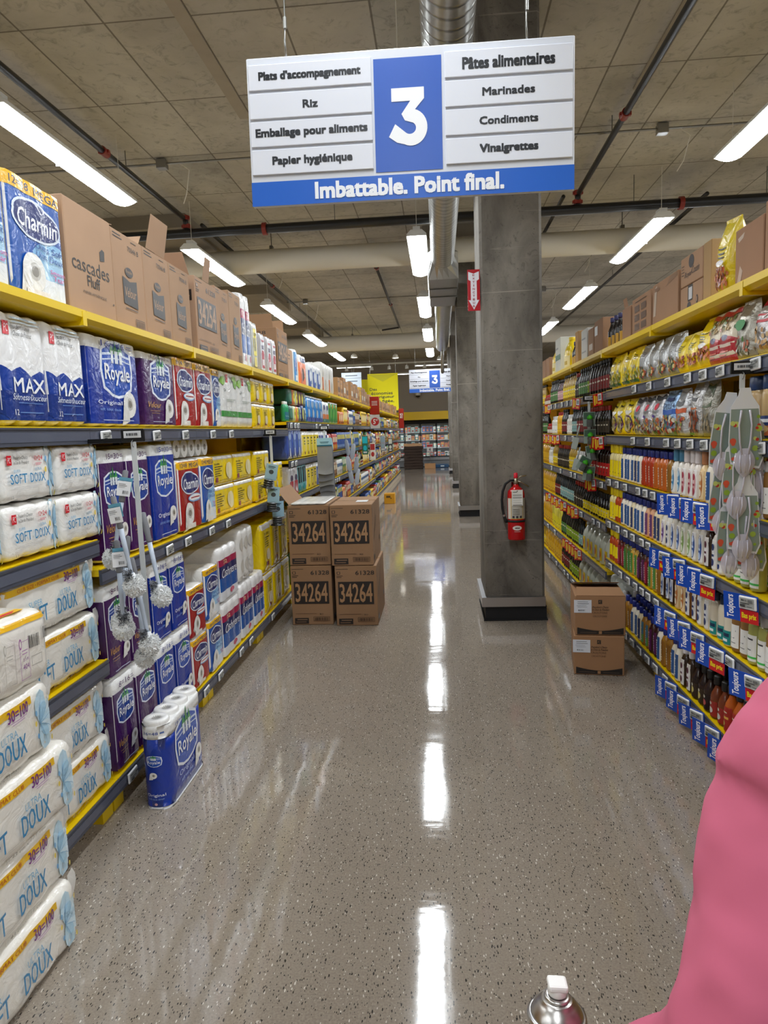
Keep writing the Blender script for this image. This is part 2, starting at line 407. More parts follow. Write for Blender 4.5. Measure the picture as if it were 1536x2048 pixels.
# ================================================================ shelving
YEL = 'plastic:ecc800'; RAIL = 'plastic:474b58'
def shelving(fx, rz, ymid, w, decks, label, group, kick=None, topz=2.15):
    o = root('shelving_bay', label, 'shelving', group, (fx, ymid, 0), rz); h = w/2-.001
    part(o, 'back_panel', MB().box(-h, h, .50, .52, .1, topz-.03, 'paper:dcb810'))
    for s in (-1, 1): part(o, 'upright', MB().box(s*(h-.012)-.012, s*(h-.012)+.012, .46, .499, 0, topz-.031, 'paper:8e7a10'))
    for z in decks:
        b = MB().box(-h, h, .007, .459, z-.028, z, YEL)
        b.box(-h, h, -.002, .0065, z, z+.004, YEL)
        q = part(o, 'shelf', b)
        r = MB(); a = [(-.006, z-.066), (.006, z-.066), (.006, z-.001), (-.010, z-.001), (-.010, z-.006), (-.006, z-.012)]
        n = len(a); vs = [(-h, y, zz) for y, zz in a]+[(h, y, zz) for y, zz in a]
        r.add(vs, [(i, i+n, (i+1) % n+n, (i+1) % n) for i in range(n)]+[tuple(range(n)), tuple(range(2*n-1, n-1, -1))], RAIL)
        r.box(-h, h, -.0075, -.0058, z-.052, z-.018, 'gloss:5b5f6e')
        part(q, 'price_rail', r)
    tb = MB(); a = [(-.035, topz+.012), (-.035, topz-.018), (-.012, topz-.034), (.06, topz-.036), (.499, topz-.03), (.499, topz), (-.02, topz), (-.024, topz+.012)]
    n = len(a); vs = [(-h, y, zz) for y, zz in a]+[(h, y, zz) for y, zz in a]
    tb.add(vs, [(i, i+n, (i+1) % n+n, (i+1) % n) for i in range(n)]+[tuple(range(n)), tuple(range(2*n-1, n-1, -1))], YEL)
    tb.box(h-.03, h, -.0365, .3, topz-.05, topz+.006, YEL)
    part(o, 'top_shelf', tb)
    for s in (-1, 1): part(o, 'foot', MB().box(s*(h-.05)-.045, s*(h-.05)+.045, .03, .45, 0, decks[-1]-.03 if not kick else .05, YEL))
    if kick: part(o, 'kick_plate', MB().box(-h, h, .0, .02, 0.002, decks[-1]-.07, kick))
    return o
LX, RX = -1.45, 1.32
L_A = [1.69, 1.22, .70, .155]; L_B = [1.69, 1.09, .155]; L_C = [1.76, 1.385, 1.02, .62, .155]; L_D = [1.74, 1.36, 1.0, .66, .20]
lb = 0.24
for k in range(20):
    dk = L_A if k < 2 else L_B if k < 5 else L_C if k < 12 else L_D
    nm = 'yellow left shelving bay with dark price rails, %s the camera end' % ('at' if k == 0 else ORD[k+1]+' from')
    shelving(LX, LEFT, lb+1.26*(k+.5), 1.26, dk, nm, 'left aisle shelving', 'paper:b8a890' if k > 11 else None)
R_A = [1.885, 1.54, 1.21, .88, .555, .135]; R_B = [1.88, 1.53, 1.17, .83, .44, .09]
rb = .56
for k in range(9):
    nm = 'yellow right shelving bay full of bottles, %s the camera end' % ('at' if k == 0 else ORD[k+1]+' from')
    shelving(RX, RIGHT, rb+1.26*(k+.5), 1.26, R_A if k < 4 else R_B, nm, 'right aisle shelving', topz=2.195)

# ================================================================ ceiling services
def lamp_proto():
    L = 2.4; h = MB()
    prof = [(-.075, .085), (-.135, .03), (-.14, .0), (.14, .0), (.135, .03), (.075, .085)]
    n = len(prof); vs = [(x, 0, z) for x, z in prof]+[(x, L, z) for x, z in prof]
    h.add(vs, [(i, (i+1) % n, (i+1) % n+n, i+n) for i in range(n)]+[tuple(range(n-1, -1, -1)), tuple(range(n, 2*n))], 'paper:dcdcd8')
    h.box(-.05, .05, .03, .2, .085, .135, 'paper:dcdcd8')
    d = MB(); k = 8
    for y0, y1 in ((.012, L/2-.006), (L/2+.006, L-.012)):
        vs = [(-.128+.256*i/k, y, -.003-.035*math.sin(PI*i/k)) for y in (y0, y1) for i in range(k+1)]
        d.add(vs, [(i+1, i, i+k+1, i+k+2) for i in range(k)], 'glow:f4faff', True)
    sm = MB().box(-.13, .13, L/2-.005, L/2+.005, -.03, -.004, 'paper:c8ccd0')
    w = MB().cyl((0, .12, .135), (0, .12, .69), .004, 'plastic:d8d4c8', 6)
    w2 = MB().cyl((0, L-.12, .085), (0, L-.12, .69), .003, 'plastic:d8d4c8', 6)
    return dict(name='ceiling_light', cat='ceiling light', parts=[('housing', h.mesh('housing'), []), ('diffuser', d.mesh('diffuser'), []), ('center_joint', sm.mesh('joint'), []), ('hanger', w.mesh('h'), []), ('hanger', w2.mesh('h'), [])])
LP = lamp_proto()
for row, xs in (('over the left shelving', -3.46), ('over the middle of the aisle', -.24), ('over the right shelving', 3.03), ('beyond the left shelving', -6.3), ('beyond the right shelving', 5.85), ('far left', -9.4), ('far right', 9.0)):
    for j in range(-2, 5):
        y = 9.86+4.4*(j-1)+(-.15 if xs == 3.03 else 0)
        if abs(xs) > 8 and j % 2: continue
        make(LP, 'white wraparound ceiling light %s, number %s from the front' % (row, ORD[j+3]), (xs, y, 4.3), 0, 'suspended fluorescent ceiling lights')
def pipe(name, label, pts, r, mat, cat='pipe', coup=(), hang=()):
    o = root(name, label, cat)
    part(o, 'tube', MB().tube(pts, r, mat, 12))
    for a, b in coup:
        c = MB().cyl(a, b, r*1.35, 'plastic:8a2a1e', 12); mid = (Vector(a)+Vector(b))/2
        c.box(mid.x-r*1.7, mid.x+r*1.7, mid.y-.02, mid.y+.02, mid.z-r*.5, mid.z+r*.5, 'plastic:8a2a1e')
        part(o, 'coupling', c)
    for p in hang: part(o, 'hanger', MB().cyl(p, (p[0], p[1], 4.999), .006, 'metal:8a8a86', 6))
    return o
for nm, x in (('left', -3.57), ('right', 1.99)):
    pipe('sprinkler_pipe', 'black sprinkler pipe running along the aisle on the %s side' % nm, [(x, -4, 4.78), (x, 10.0, 4.78)], .035, 'plastic:1d1c1b',
         coup=[((x, 7.6, 4.78), (x, 7.72, 4.78))], hang=[(x, y, 4.8) for y in (2.4, 5.4, 8.2)])
    o = pipe('sprinkler_riser', 'black riser with red couplings joining the %s sprinkler pipe to the main' % nm, [(x, 10.08, 4.80), (x, 10.12, 4.66)], .04, 'plastic:1d1c1b',
         coup=[((x, 10.09, 4.83), (x, 10.09, 4.77)), ((x, 10.12, 4.72), (x, 10.12, 4.66))])
pipe('sprinkler_main', 'thick black sprinkler main crossing the aisle under the ceiling', [(-10, 10.12, 4.59), (10, 10.12, 4.59)], .065, 'plastic:1b1a19',
     coup=[((-2.45, 10.12, 4.59), (-2.39, 10.12, 4.59)), ((3.35, 10.12, 4.59), (3.41, 10.12, 4.59))], hang=[(-1.4, 10.12, 4.64), (2.75, 10.12, 4.64), (4.5, 10.12, 4.64)])
pipe('sprinkler_pipe', 'dark sprinkler branch pipe beyond the main, above the left shelving', [(-3.5, 10.6, 4.84), (-3.5, 24, 4.84)], .03, 'plastic:2b2825', coup=[((-3.5, 15.0, 4.84), (-3.5, 15.1, 4.84))], hang=[(-3.5, 13, 4.86), (-3.5, 18, 4.86)])
pipe('sprinkler_pipe', 'dark sprinkler branch pipe beyond the main, above the aisle middle', [(-1.15, 12.3, 4.86), (-1.15, 22, 4.86), (-1.7, 22, 4.80)], .028, 'plastic:2b2825', coup=[((-1.15, 14.0, 4.86), (-1.15, 14.1, 4.86)), ((-1.15, 18, 4.86), (-1.15, 18.1, 4.86))], hang=[(-1.15, 13, 4.88)])
pipe('sprinkler_pipe', 'dark sprinkler branch pipe beyond the main, above the right shelving', [(3.9, 10.6, 4.84), (3.9, 24, 4.84)], .03, 'plastic:2b2825', hang=[(3.9, 13, 4.86), (3.9, 16, 4.86)])
pipe('sprinkler_pipe', 'dark sprinkler branch pipe behind the first column', [(1.85, 10.4, 4.86), (1.85, 20, 4.86)], .028, 'plastic:2b2825', hang=[(1.85, 14, 4.88)])
for x0, x1, y, nm in ((-9, 9, 8.5, 'nearest'), (-9, 9, 13.6, 'second nearest'), (-9, 9, 17.5, 'third nearest')):
    o = root('conduit', 'thin grey electrical conduit crossing the ceiling, %s' % nm, 'conduit', 'ceiling conduits')
    c = MB().cyl((x0, y, 4.94), (x1, y, 4.94), .014, 'metal:8f8d88', 8); part(o, 'tube', c)
    for xb in (-3.25, 2.62): part(o, 'junction_box', MB().rbox(xb-.06, xb+.06, y-.05, y+.05, 4.88, 4.985, 'metal:9a9a98', .006))
    for xb in (-3.25, 2.62): part(o, 'cable', MB().tube([(xb+.06, y, 4.93), (xb+.2, y+.02, 4.95), (xb+.32, y+.03, 4.86), (xb+.26, y+.06, 4.6), (xb+.2, y+.1, 4.5)], .006, 'plastic:d8d4c8', 6))
# white cross ducts and spiral duct
for y, r, nm, z in ((11.7, .19, 'nearer', 4.53), (22.5, .25, 'farther', 4.5)):
    o = root('air_duct', 'fat cream air duct crossing the aisle, %s of the two' % nm, 'duct'); c = MB().cyl((-9, y, z), (9, y, z), r, 'paper:d6d1c4', 24)
    part(o, 'duct_body', c)
    for x in (-6, -2.7, 3, 6): part(o, 'hanger', MB().cyl((x, y, z+r), (x, y, 4.999), .008, 'metal:77756f', 6).rbox(x-.03, x+.03, y-.05, y+.05, z+r-.02, z+r+.05, 'metal:77756f', .01))
o = root('spiral_duct', 'shiny galvanised spiral air duct along the aisle beside the columns', 'duct')
def spir(y0, y1, r, x, z):
    m = MB().cyl((0, y0, 0), (0, y1, 0), r, 'special:galv', 28); return m, (x, 0, z)
m, l = spir(-4, 10.2, .165, .115, 4.08); part(o, 'spiral_tube', m, loc=l)
b = MB().rbox(-.10, .35, 10.62, 12.9, 3.86, 4.25, 'metal:9b9b98', .01)
vs = [(.115+.165*math.cos(2*PI*k/16), 10.2, 4.08+.165*math.sin(2*PI*k/16)) for k in range(16)]
def sq(k):
    a = 2*PI*k/16; c, s_ = math.cos(a), math.sin(a); f = 1/max(abs(c), abs(s_)); return (.125+.225*c*f, 10.63, 4.055+.195*s_*f)
b.add(vs+[sq(k) for k in range(16)], [(k, 16+k, 16+(k+1) % 16, (k+1) % 16) for k in range(16)], 'metal:a8a8a4')
for y in (11.3, 11.95): b.box(-.115, .365, y, y+.04, 3.845, 4.265, 'metal:8a8a88')
part(o, 'plenum_box', b)
m, l = spir(12.95, 20.5, .17, .15, 4.05); part(o, 'spiral_tube', m, loc=l)
part(o, 'end_loop', MB().tube([(.15, 20.3, 3.9), (.15, 20.6, 3.6), (.15, 21, 3.35), (.15, 21.5, 3.6), (.15, 21.6, 4.1)], .05, 'metal:b0b0ac', 10))
# ================================================================ aisle signs
def aisle_sign(label, x0, x1, y, z0, z1, tilt, group):
    w = x1-x0; h = z1-z0
    o = root('aisle_sign', label, 'sign', group, ((x0+x1)/2, y, (z0+z1)/2), 0); o.rotation_euler = (0, tilt, 0)
    b = MB().rbox(-w/2, w/2, 0, .022, -h/2, h/2, 'plastic:d6dae4', .003, 1)
    part(o, 'board', b)
    f = flat(-w/2, -h/2, w, h)
    g = MB(); g.art([('r', 0, 0, 1, .165, '1a5fc4'), ('r', .395, .185, .602, .935, '2157b8')], f, 'plastic')
    g.art([('t', 'Imbattable. Point final.', .495, .088, .62, .118, 'eef1f6', dict(b=.12, a=.42))], f, 'plastic', e0=.003)
    part(o, 'blue_panels', g)
    g = MB()
    L = [('Plats d’accompagnement', .862, .335, .075), ('Riz', .672, .048, .055), ('Emballage pour aliments', .484, .37, .075), ('Papier hygiénique', .294, .265, .075)]
    R_ = [('Pâtes alimentaires', .862, .29, .08), ('Marinades', .672, .165, .055), ('Condiments', .484, .185, .055), ('Vinaigrettes', .294, .185, .075)]
    for i, ((a, v, tw, th), (a2, v2, tw2, th2)) in enumerate(zip(L, R_)):
        for (u0, u1, tx, ww, hh, vv) in ((.006, .388, a, tw, th, v), (.612, .994, a2, tw2, th2, v2)):
            s = part(o, 'name_slat', MB().rbox(-w/2+u0*w, -w/2+u1*w, -.007, -.0005, -h/2+(vv-.084)*h, -h/2+(vv+.086)*h, 'plastic:dcdfe9', .002, 1)
                     .art([('r', u0+.002, vv-.094, u1, vv-.088, 'b9bcc4')], f, 'plastic', e0=.0005)
                     .art([('t', tx, (u0+u1)/2, vv, ww, hh, '25272c', dict(b=.115, a=.42))], f, 'plastic', e0=.0075))
    n3 = [(-.40, .5), (.40, .5), (.40, .30)] + [(.07+.40*math.cos(a), -.19+.32*math.sin(a)) for a in [math.radians(75-10*i) for i in range(20)]] + [(-.28, -.445), (-.48, -.34), (-.32, -.12)] + [(.04+.15*math.cos(a), -.20+.105*math.sin(a)) for a in [math.radians(-125+14*i) for i in range(14)]] + [(-.08, -.065), (-.16, .05), (.06, .27), (-.40, .27)]
    part(o, 'number', MB().art([('p', [(.498+.125*x, .545+.38*y) for x, y in n3], 'f4f5f8')], f, 'plastic', e0=.0032))
    for s in (-.375, .36): part(o, 'wire', MB().tube([(s*w, .011, h/2), (s*w-.003, .011, h/2+.06), (s*w, .011, h/2+.12)], .0035, 'metal:9a9a96', 6).cyl((s*w, .011, h/2+.1), (s*w, .011, h/2+.14), .007, 'metal:b0b0ac', 8)
                     .cyl((s*w, .011, h/2+.14), (s*w, .011, 4.99-(z0+z1)/2), .003, 'metal:8c8c88', 6))
    return o
aisle_sign('large white and blue aisle sign with number 3 hanging close overhead', -.685, .522, 2.7, 2.497, 3.027, .009, 'aisle signs')
aisle_sign('small far-off white and blue aisle sign with number 3 beside the columns', -.98, .78, 24, 2.93, 3.71, -.002, 'aisle signs')
# ================================================================ packaging artwork
WHT, NAVY, BLUE, PURP = 'f0f0ee', '0c2f8c', '0a349c', '43155a'
def smallprint(x0, x1, y, n, dy, col, h=.008):
    r = random.Random(int(y*1000)+n); return [('r', x0, y-i*dy, x0+(x1-x0)*(.6+.4*r.random()), y-i*dy+h, col) for i in range(n)]
def shield(cx, cy, s, asp, txt, inner):
    """white-edged crest with fir trees; asp = width/height of the face"""
    def q(k): return [(cx+k*s*x, cy+k*s*y*asp) for x, y in ((-.44, -.28), (-.5, .0), (-.46, .30), (-.22, .40), (0, .43), (.22, .40), (.46, .30), (.5, .0), (.44, -.28), (.22, -.38), (0, -.41), (-.22, -.38))]
    a = [('p', q(1), 'e8eefa'), ('p', q(.90), inner)]
    for z0, z1 in ((.24, .275), (.17, .19)): a += [('p', [(cx-.43*s, cy+(z0-.05)*s*asp), (cx, cy+z0*s*asp), (cx+.43*s, cy+(z0-.05)*s*asp), (cx+.43*s, cy+(z1-.05)*s*asp), (cx, cy+z1*s*asp), (cx-.43*s, cy+(z1-.05)*s*asp)], 'cfdcf2')]
    for dx, hh, c in ((-.12, .44, '3e9a52'), (0, .54, '2f8444'), (.12, .44, '3e9a52')):
        a += [('p', [(cx+(dx-.08)*s, cy+.24*s*asp), (cx+(dx+.08)*s, cy+.24*s*asp), (cx+dx*s, cy+hh*s*asp)], c), ('r', cx+(dx-.045)*s, cy+.1*s*asp, cx+(dx+.045)*s, cy+.28*s*asp, 'dfe6ee')]
    return a+[('t', txt, cx, cy-.07*s*asp, .80*s, .30*s*asp, 'f6f7fa', dict(b=.03))]
def rollpic(cx, cy, s, asp):
    return [('e', cx, cy, s, s*asp*.95, 'f3f2ee'), ('p', [(cx-s, cy), (cx-s*1.3, cy-1.5*s*asp), (cx-.1*s, cy-1.2*s*asp), (cx-.1*s, cy-.6*s*asp)], 'e9e8e3'), ('e', cx+.12*s, cy+.05*s*asp, .42*s, .45*s*asp, 'c9c6bf'), ('e', cx+.12*s, cy+.05*s*asp, .26*s, .28*s*asp, '8c877e')]
def flower(cx, cy, s, asp):
    a = []
    for ang, ln, c in ((80, 1.5, 'c6e4f4'), (45, 1.2, 'd8ecf6'), (10, 1.15, 'bfe0f2'), (-30, 1.2, 'd4eaf5'), (-70, 1.45, 'c2e2f3'), (62, 1.0, 'acd5ec'), (-50, .9, 'acd5ec')):
        t = math.radians(ang); d = (math.cos(t), math.sin(t)); n = (-d[1], d[0]); w = .26*s*ln
        pts = [(0, 0), (.35, .8), (.65, 1), (.9, .6), (1, 0), (.9, -.6), (.65, -1), (.35, -.8)]
        P = [(cx+d[0]*ln*s*u+n[0]*w*v, cy+(d[1]*ln*s*u+n[1]*w*v)*asp) for u, v in pts]
        P = [(min(.995, max(.005, x)), min(.985, max(.015, y))) for x, y in P]
        a.append(('p', P, c))
    for ang, ln in ((80, 1.4), (45, 1.1), (10, 1.05), (-30, 1.1), (-70, 1.35), (62, .9)):
        t = math.radians(ang); n = (-math.sin(t), math.cos(t)); w = .014*s; ex, ey = math.cos(t)*ln*s, math.sin(t)*ln*s
        a.append(('p', [(cx+n[0]*w, cy+n[1]*w*asp), (cx+ex*.6+n[0]*w*5, cy+(ey*.6+n[1]*w*5)*asp), (cx+ex, cy+ey*asp), (cx+ex*.6+n[0]*w*3, cy+(ey*.6+n[1]*w*3)*asp), (cx-n[0]*w, cy-n[1]*w*asp)], '86b4d2'))
    for dx, dy, c in ((-.25, .55, '7fb4dc'), (-.22, -.5, '6aa3d2'), (-.32, .1, 'ecd263'), (.75, -.95, 'ecd23a'), (.8, .9, 'ecd263')):
        a.append(('e', min(.97, cx+dx*s), min(.97, max(.03, cy+dy*s*asp)), .07*s, .13*s*asp, c, 10))
    return a
def pclogo(x, y, s, asp):
    return [('r', x, y, x+s, y+s*1.35*asp, 'd5142a'), ('t', 'PC', x+s*.5, y+s*.68*asp, s*.7, s*.8*asp, 'f6eaea', dict(s=.3, b=0)),
            ('t', 'President’s Choice', x+s*3.1, y+s*1.0*asp, s*3.4, s*.5*asp, '2c2c2c', dict(s=.45, b=-.005)), ('t', 'le Choix du Président', x+s*3.2, y+s*.32*asp, s*3.6, s*.5*asp, '2c2c2c', dict(s=.45, b=-.005))]
PK = {}
def packproto(key, name, cat, W, H, Dp, nx, art, base=WHT, a=.004, r=.018, rolls=False, sideart=None, nz=8, kind='film', extra=None):
    if key in PK: return PK[key]
    m = MB(); m.soft(W, Dp, H, kind+':'+base, nx, r, a, gz=nz, ny=max(1, round(Dp/.12)))
    m.art(art, bulged(W, H, nx, a, r), kind, step=1/(6*nx))
    if sideart:
        m.art(sideart, sidel(Dp, 0, Dp, H, -W/2), kind, step=.1)
    if rolls:
        ps = [('wrapper', m.mesh('wrapper'), [])]
        q = MB(); rr = W/nx/2; ny = max(1, round(Dp/(2*rr)))
        for j in range(ny):
            for i in range(nx):
                x = -W/2+rr+2*rr*i; y = Dp*(j+.5)/ny
                k = MB().lathe([(rr*.72, H-.012), (rr*.90, H+.001), (rr*.80, H+.004), (rr*.36, H+.002), (rr*.33, H-.02)], 'film:f2f1ee', 14, x, y, 1, 1, False)
                c = MB().lathe([(rr*.34, H+.0015), (rr*.33, H-.018), (.001, H-.018)], 'paper:8f8a82', 12, x, y, 1, 1, False)
                ps.append(('roll', k.mesh('roll'), [('core', c.mesh('core'))]))
        PK[key] = dict(name=name, cat=cat, parts=ps)
    else:
        PK[key] = dict(name=name, cat=cat, mesh=m.mesh(name))
    if extra: PK[key].setdefault('parts', []).extend(extra)
    return PK[key]
TP = ('bathroom_tissue_pack', 'toilet paper')
def royale(W, H, Dp, nx, col, sub, num, rolls=False, hgt=.165, key=None, lite=False):
    asp = W/H; top = 1-hgt
    a = [('r', 0.004, .035, .996, top, col)]
    a += shield(.55 if not lite else .5, .64, .62 if not lite else .74, asp, 'Royale', '1450b8' if col == BLUE else '15419a')
    tc = '24379a' if col == BLUE else '4b1a5c'
    a += [('t', num, .5, 1-hgt*.52, .46, hgt*.42, tc), ('r', .76, 1-hgt*.45, .86, 1-hgt*.40, tc), ('r', .76, 1-hgt*.60, .88, 1-hgt*.55, tc)]
    if sub == 'Original': a += [('t', sub, .36, .265, .46, .058, 'f0f4ff'), ('t', 'soft tout doux', .36, .195, .40, .032, '8fb4ee', dict(b=0))]
    else: a += [('t', sub, .30, .30, .40, .075, 'd9a24a', dict(s=.35, b=.005)), ('r', .14, .215, .46, .222, 'b48a55'), ('r', .18, .185, .42, .191, 'b48a55')]
    a += rollpic(.74, .26, .13, asp)+[('r', .2, .07, .8, .078, 'c8d2ee')]
    sa = [('r', 0, .035, 1, top, col)]
    return packproto(key or ('roy', W, H, col, num), *TP, W, H, Dp, nx, a, WHT, rolls=rolls, sideart=sa)
def charmin(W, H, Dp, nx, col, num, red=False, key=None, mega='MEGA'):
    asp = W/H; bl = '1b57ae' if not red else 'a3161c'
    a = [('r', .004, .03, .996, .97, bl)]
    if not red: a += [('e', .78, .38, .40, .16, '8cbfe6'), ('e', .9, .30, .35, .2, 'a8d2ef'), ('r', .35, .04, .99, .22, 'e9eef2')]
    a += [('r', .004, .865, .996, .975, 'f2b90f'), ('t', num, .24, .92, .32, .062, '1d2f63'), ('t', mega, .70, .915, .44, .065, '1d2f63')]
    a += [('e', .5, .66, .43, .155, 'dfe9f6', 24), ('e', .44, .71, .36, .125, 'dfe9f6', 24), ('e', .5, .66, .40, .135, '17286e', 24), ('e', .44, .71, .33, .105, '17286e', 24), ('t', 'Charmin', .50, .66, .70, .15, 'f6f8fc', dict(s=.15, b=.03))]
    if not red: a += [('t', 'Ultra Soft', .68, .475, .50, .055, '1b4fa0'), ('t', 'Ultra Doux', .68, .405, .50, .055, '1b4fa0'), ('t', 'Smooth', .82, .30, .28, .034, 'd8348a'), ('t', 'Tear', .82, .25, .2, .045, 'd8348a')]
    else: a += [('e', .66, .45, .30, .06, '7fa8d8'), ('e', .66, .455, .27, .045, 'f2f2f2'), ('r', .46, .445, .88, .462, 'b32a34')]
    a += rollpic(.36, .24, .20, asp)+[('r', .2, .03, .62, .10, 'efe9e2')]
    return packproto(key or ('chm', W, H, red, num), *TP, W, H, Dp, nx, a, 'eceae6', a=.005)
def maxpack(W=.285, H=.40, Dp=.36):
    asp = W/H
    a = [('p', [(.004, .05), (.996, .05), (.996, .46), (.8, .50), (.62, .44), (.4, .52), (.2, .47), (.004, .53)], '123f9e'), ('p', [(.1, .06), (.9, .06), (.996, .2), (.996, .34), (.004, .30), (.004, .12)], '0e3486')]
    a += pclogo(.10, .78, .12, asp)+[('t', 'MAX', .55, .36, .66, .13, 'f4f6fa', dict(b=.04)), ('t', 'Softness·Douceur', .54, .255, .74, .055, 'e8eef8', dict(s=.35, b=.0)), ('t', '12', .24, .12, .10, .05, 'f4f6fa'), ('r', .32, .115, .8, .123, '6d92cf'), ('r', .3, .2, .8, .206, '6d92cf'), ('r', .25, .93, .8, .945, 'bcd9ee'), ('r', .3, .90, .85, .91, 'd0e4f2')]
    return packproto('max', *TP, W, H, Dp, 3, a, 'f0f0f0', a=.007, r=.03)
def softdoux():
    W, H, Dp = .33, .200, .40; asp = W/H
    a = flower(.87, .50, .26, asp)+pclogo(.10, .66, .075, asp)+[('t', '12=24', .66, .76, .16, .085, 'd8283c'), ('r', .60, .66, .72, .675, 'e59aa2'), ('r', .60, .635, .70, .65, 'e59aa2')]
    a += [('t', 'SUPER', .26, .555, .14, .05, '6fb6dd', dict(b=0)), ('t', 'ULTRA', .64, .565, .14, .05, '6fb6dd', dict(b=0)), ('t', 'SOFT', .27, .42, .30, .17, '1f86bd', dict(b=.01)), ('r', .445, .36, .449, .5, '9fcbe4'), ('t', 'DOUX', .61, .42, .29, .17, '1f86bd', dict(b=.01))]
    a += [('r', .16, .27, .68, .277, 'c9c9c9'), ('r', .2, .235, .6, .242, 'd0d0d0'), ('t', '12', .12, .115, .04, .05, '9a9a9a', dict(b=0)), ('r', .16, .10, .6, .107, 'c9c9c9')]
    return packproto('soft', *TP, W, H, Dp, 3, a, 'f1efea', a=.006, r=.022)
def club(W=.60, H=.222, Dp=.40, key='club'):
    asp = W/H
    def a_(dx):
        return [('r', .004, .80, .82, .905, 'f0bd18'), ('t', 'CLUB SIZE • FORMAT CLUB', .34, .852, .44, .062, 'c8641c', dict(b=.01)), ('t', '30=100', .705, .80, .17, .16, '7a2c86'), ('r', .64, .70, .77, .712, 'c49ac8'), ('r', .65, .67, .75, .68, 'c49ac8')] + \
            flower(.865, .46, .115, asp)+[('t', 'ULTRA', .60, .565, .13, .10, '7cb6d8', dict(b=-.005)), ('t', 'DOUX', .61, .36, .23, .28, '2a86ba', dict(b=.012)), ('t', 'SOFT', .28, .36, .23, .28, '2a86ba', dict(b=.012)), ('t', 'SUPER', .27, .565, .13, .10, '7cb6d8', dict(b=-.005)), ('t', '11.43 cm x 10.1 cm', .52, .10, .3, .055, 'a8a49c', dict(b=-.004)), ('r', .3, .21, .6, .217, 'cfcac0'), ('r', .34, .185, .56, .191, 'cfcac0')]
    flap = MB(); n = 10
    for sx in (1,):
        vs = []
        for i in range(n+1):
            v = i/n; vs += [(W/2-.012, .02, v*H), (W/2+.030+.012*math.sin(9*v), .035+.012*math.sin(5*v+1), v*H*.94+.01)]
        flap.add(vs, [(2*i, 2*i+1, 2*i+3, 2*i+2) for i in range(n)], 'film:dcdad4', True)
    fm = flap.mesh('film_flap')
    return packproto(key, *TP, W, H, Dp, 5, a_(0), 'f1ede4', a=.004, r=.03, extra=None) | dict(parts=[('film_flap', fm, [])])
def noname(W, H, Dp, nx, key, hgt=.14, vertical=False):
    asp = W/H
    a = [('r', .004, 1-hgt, .996, .985, 'f0eee8'), ('r', .004, .015, .996, .04, 'f0eee8')]
    if vertical: a += [('t', 'no name', .5, .78, .5, .045, '191712')]+smallprint(.3, .8, .70, 5, .045, '2b2812', .016)+[('r', .35, .14, .62, .22, '7a2430')]+[('e', .6, .36, .16, .16*asp, 'e6d9b8')]
    else: a += [('t', 'no name', .20, .72, .24, .06, '191712')]+smallprint(.08, .46, .62, 5, .075, '3b3612', .026)+[('r', .10, .12, .22, .28, '8e2740'), ('e', .78, .45, .11, .11*asp*1.2, 'efe3b4'), ('e', .68, .48, .09, .09*asp*1.2, 'e7d9a4')]+[('r', .26, .16, .7, .18, 'a58f10')]
    return packproto(key, *TP, W, H, Dp, nx, a, 'f4d400', a=.004, r=.02)
def cashmere(W, H, Dp, nx, key):
    asp = W/H
    a = [('r', .004, .03, .996, .22, 'e4e6ea'), ('r', .004, .2, .996, .62, '0d58a8'), ('r', .004, .45, .996, .66, '0e2360'), ('r', .004, .66, .996, .78, 'a8124e'), ('t', 'Cashmere', .5, .52, .8, .16, 'f2f4fa', dict(s=.35)), ('e', .6, .14, .12, .05, 'd24a6a'), ('t', '72', .3, .72, .2, .07, 'f0d9a0')]
    return packproto(key, *TP, W, H, Dp, nx, a, 'eceae8', a=.005)
def greenwhite(W, H, Dp, nx, key):
    asp = W/H
    a = pclogo(.3, .80, .11, asp)+[('r', .004, .2, .996, .30, '3f9446'), ('e', .86, .80, .12, .09, '7fb34a'), ('e', .8, .88, .12, .05, '98c45c'), ('e', .1, .82, .1, .08, '8fbf5a'), ('t', '24', .2, .66, .16, .05, '556'+'055'), ('r', .25, .5, .8, .51, '9aa79a'), ('r', .3, .47, .7, .48, '9aa79a')]
    return packproto(key, *TP, W, H, Dp, nx, a, 'e9e9e6', a=.006)
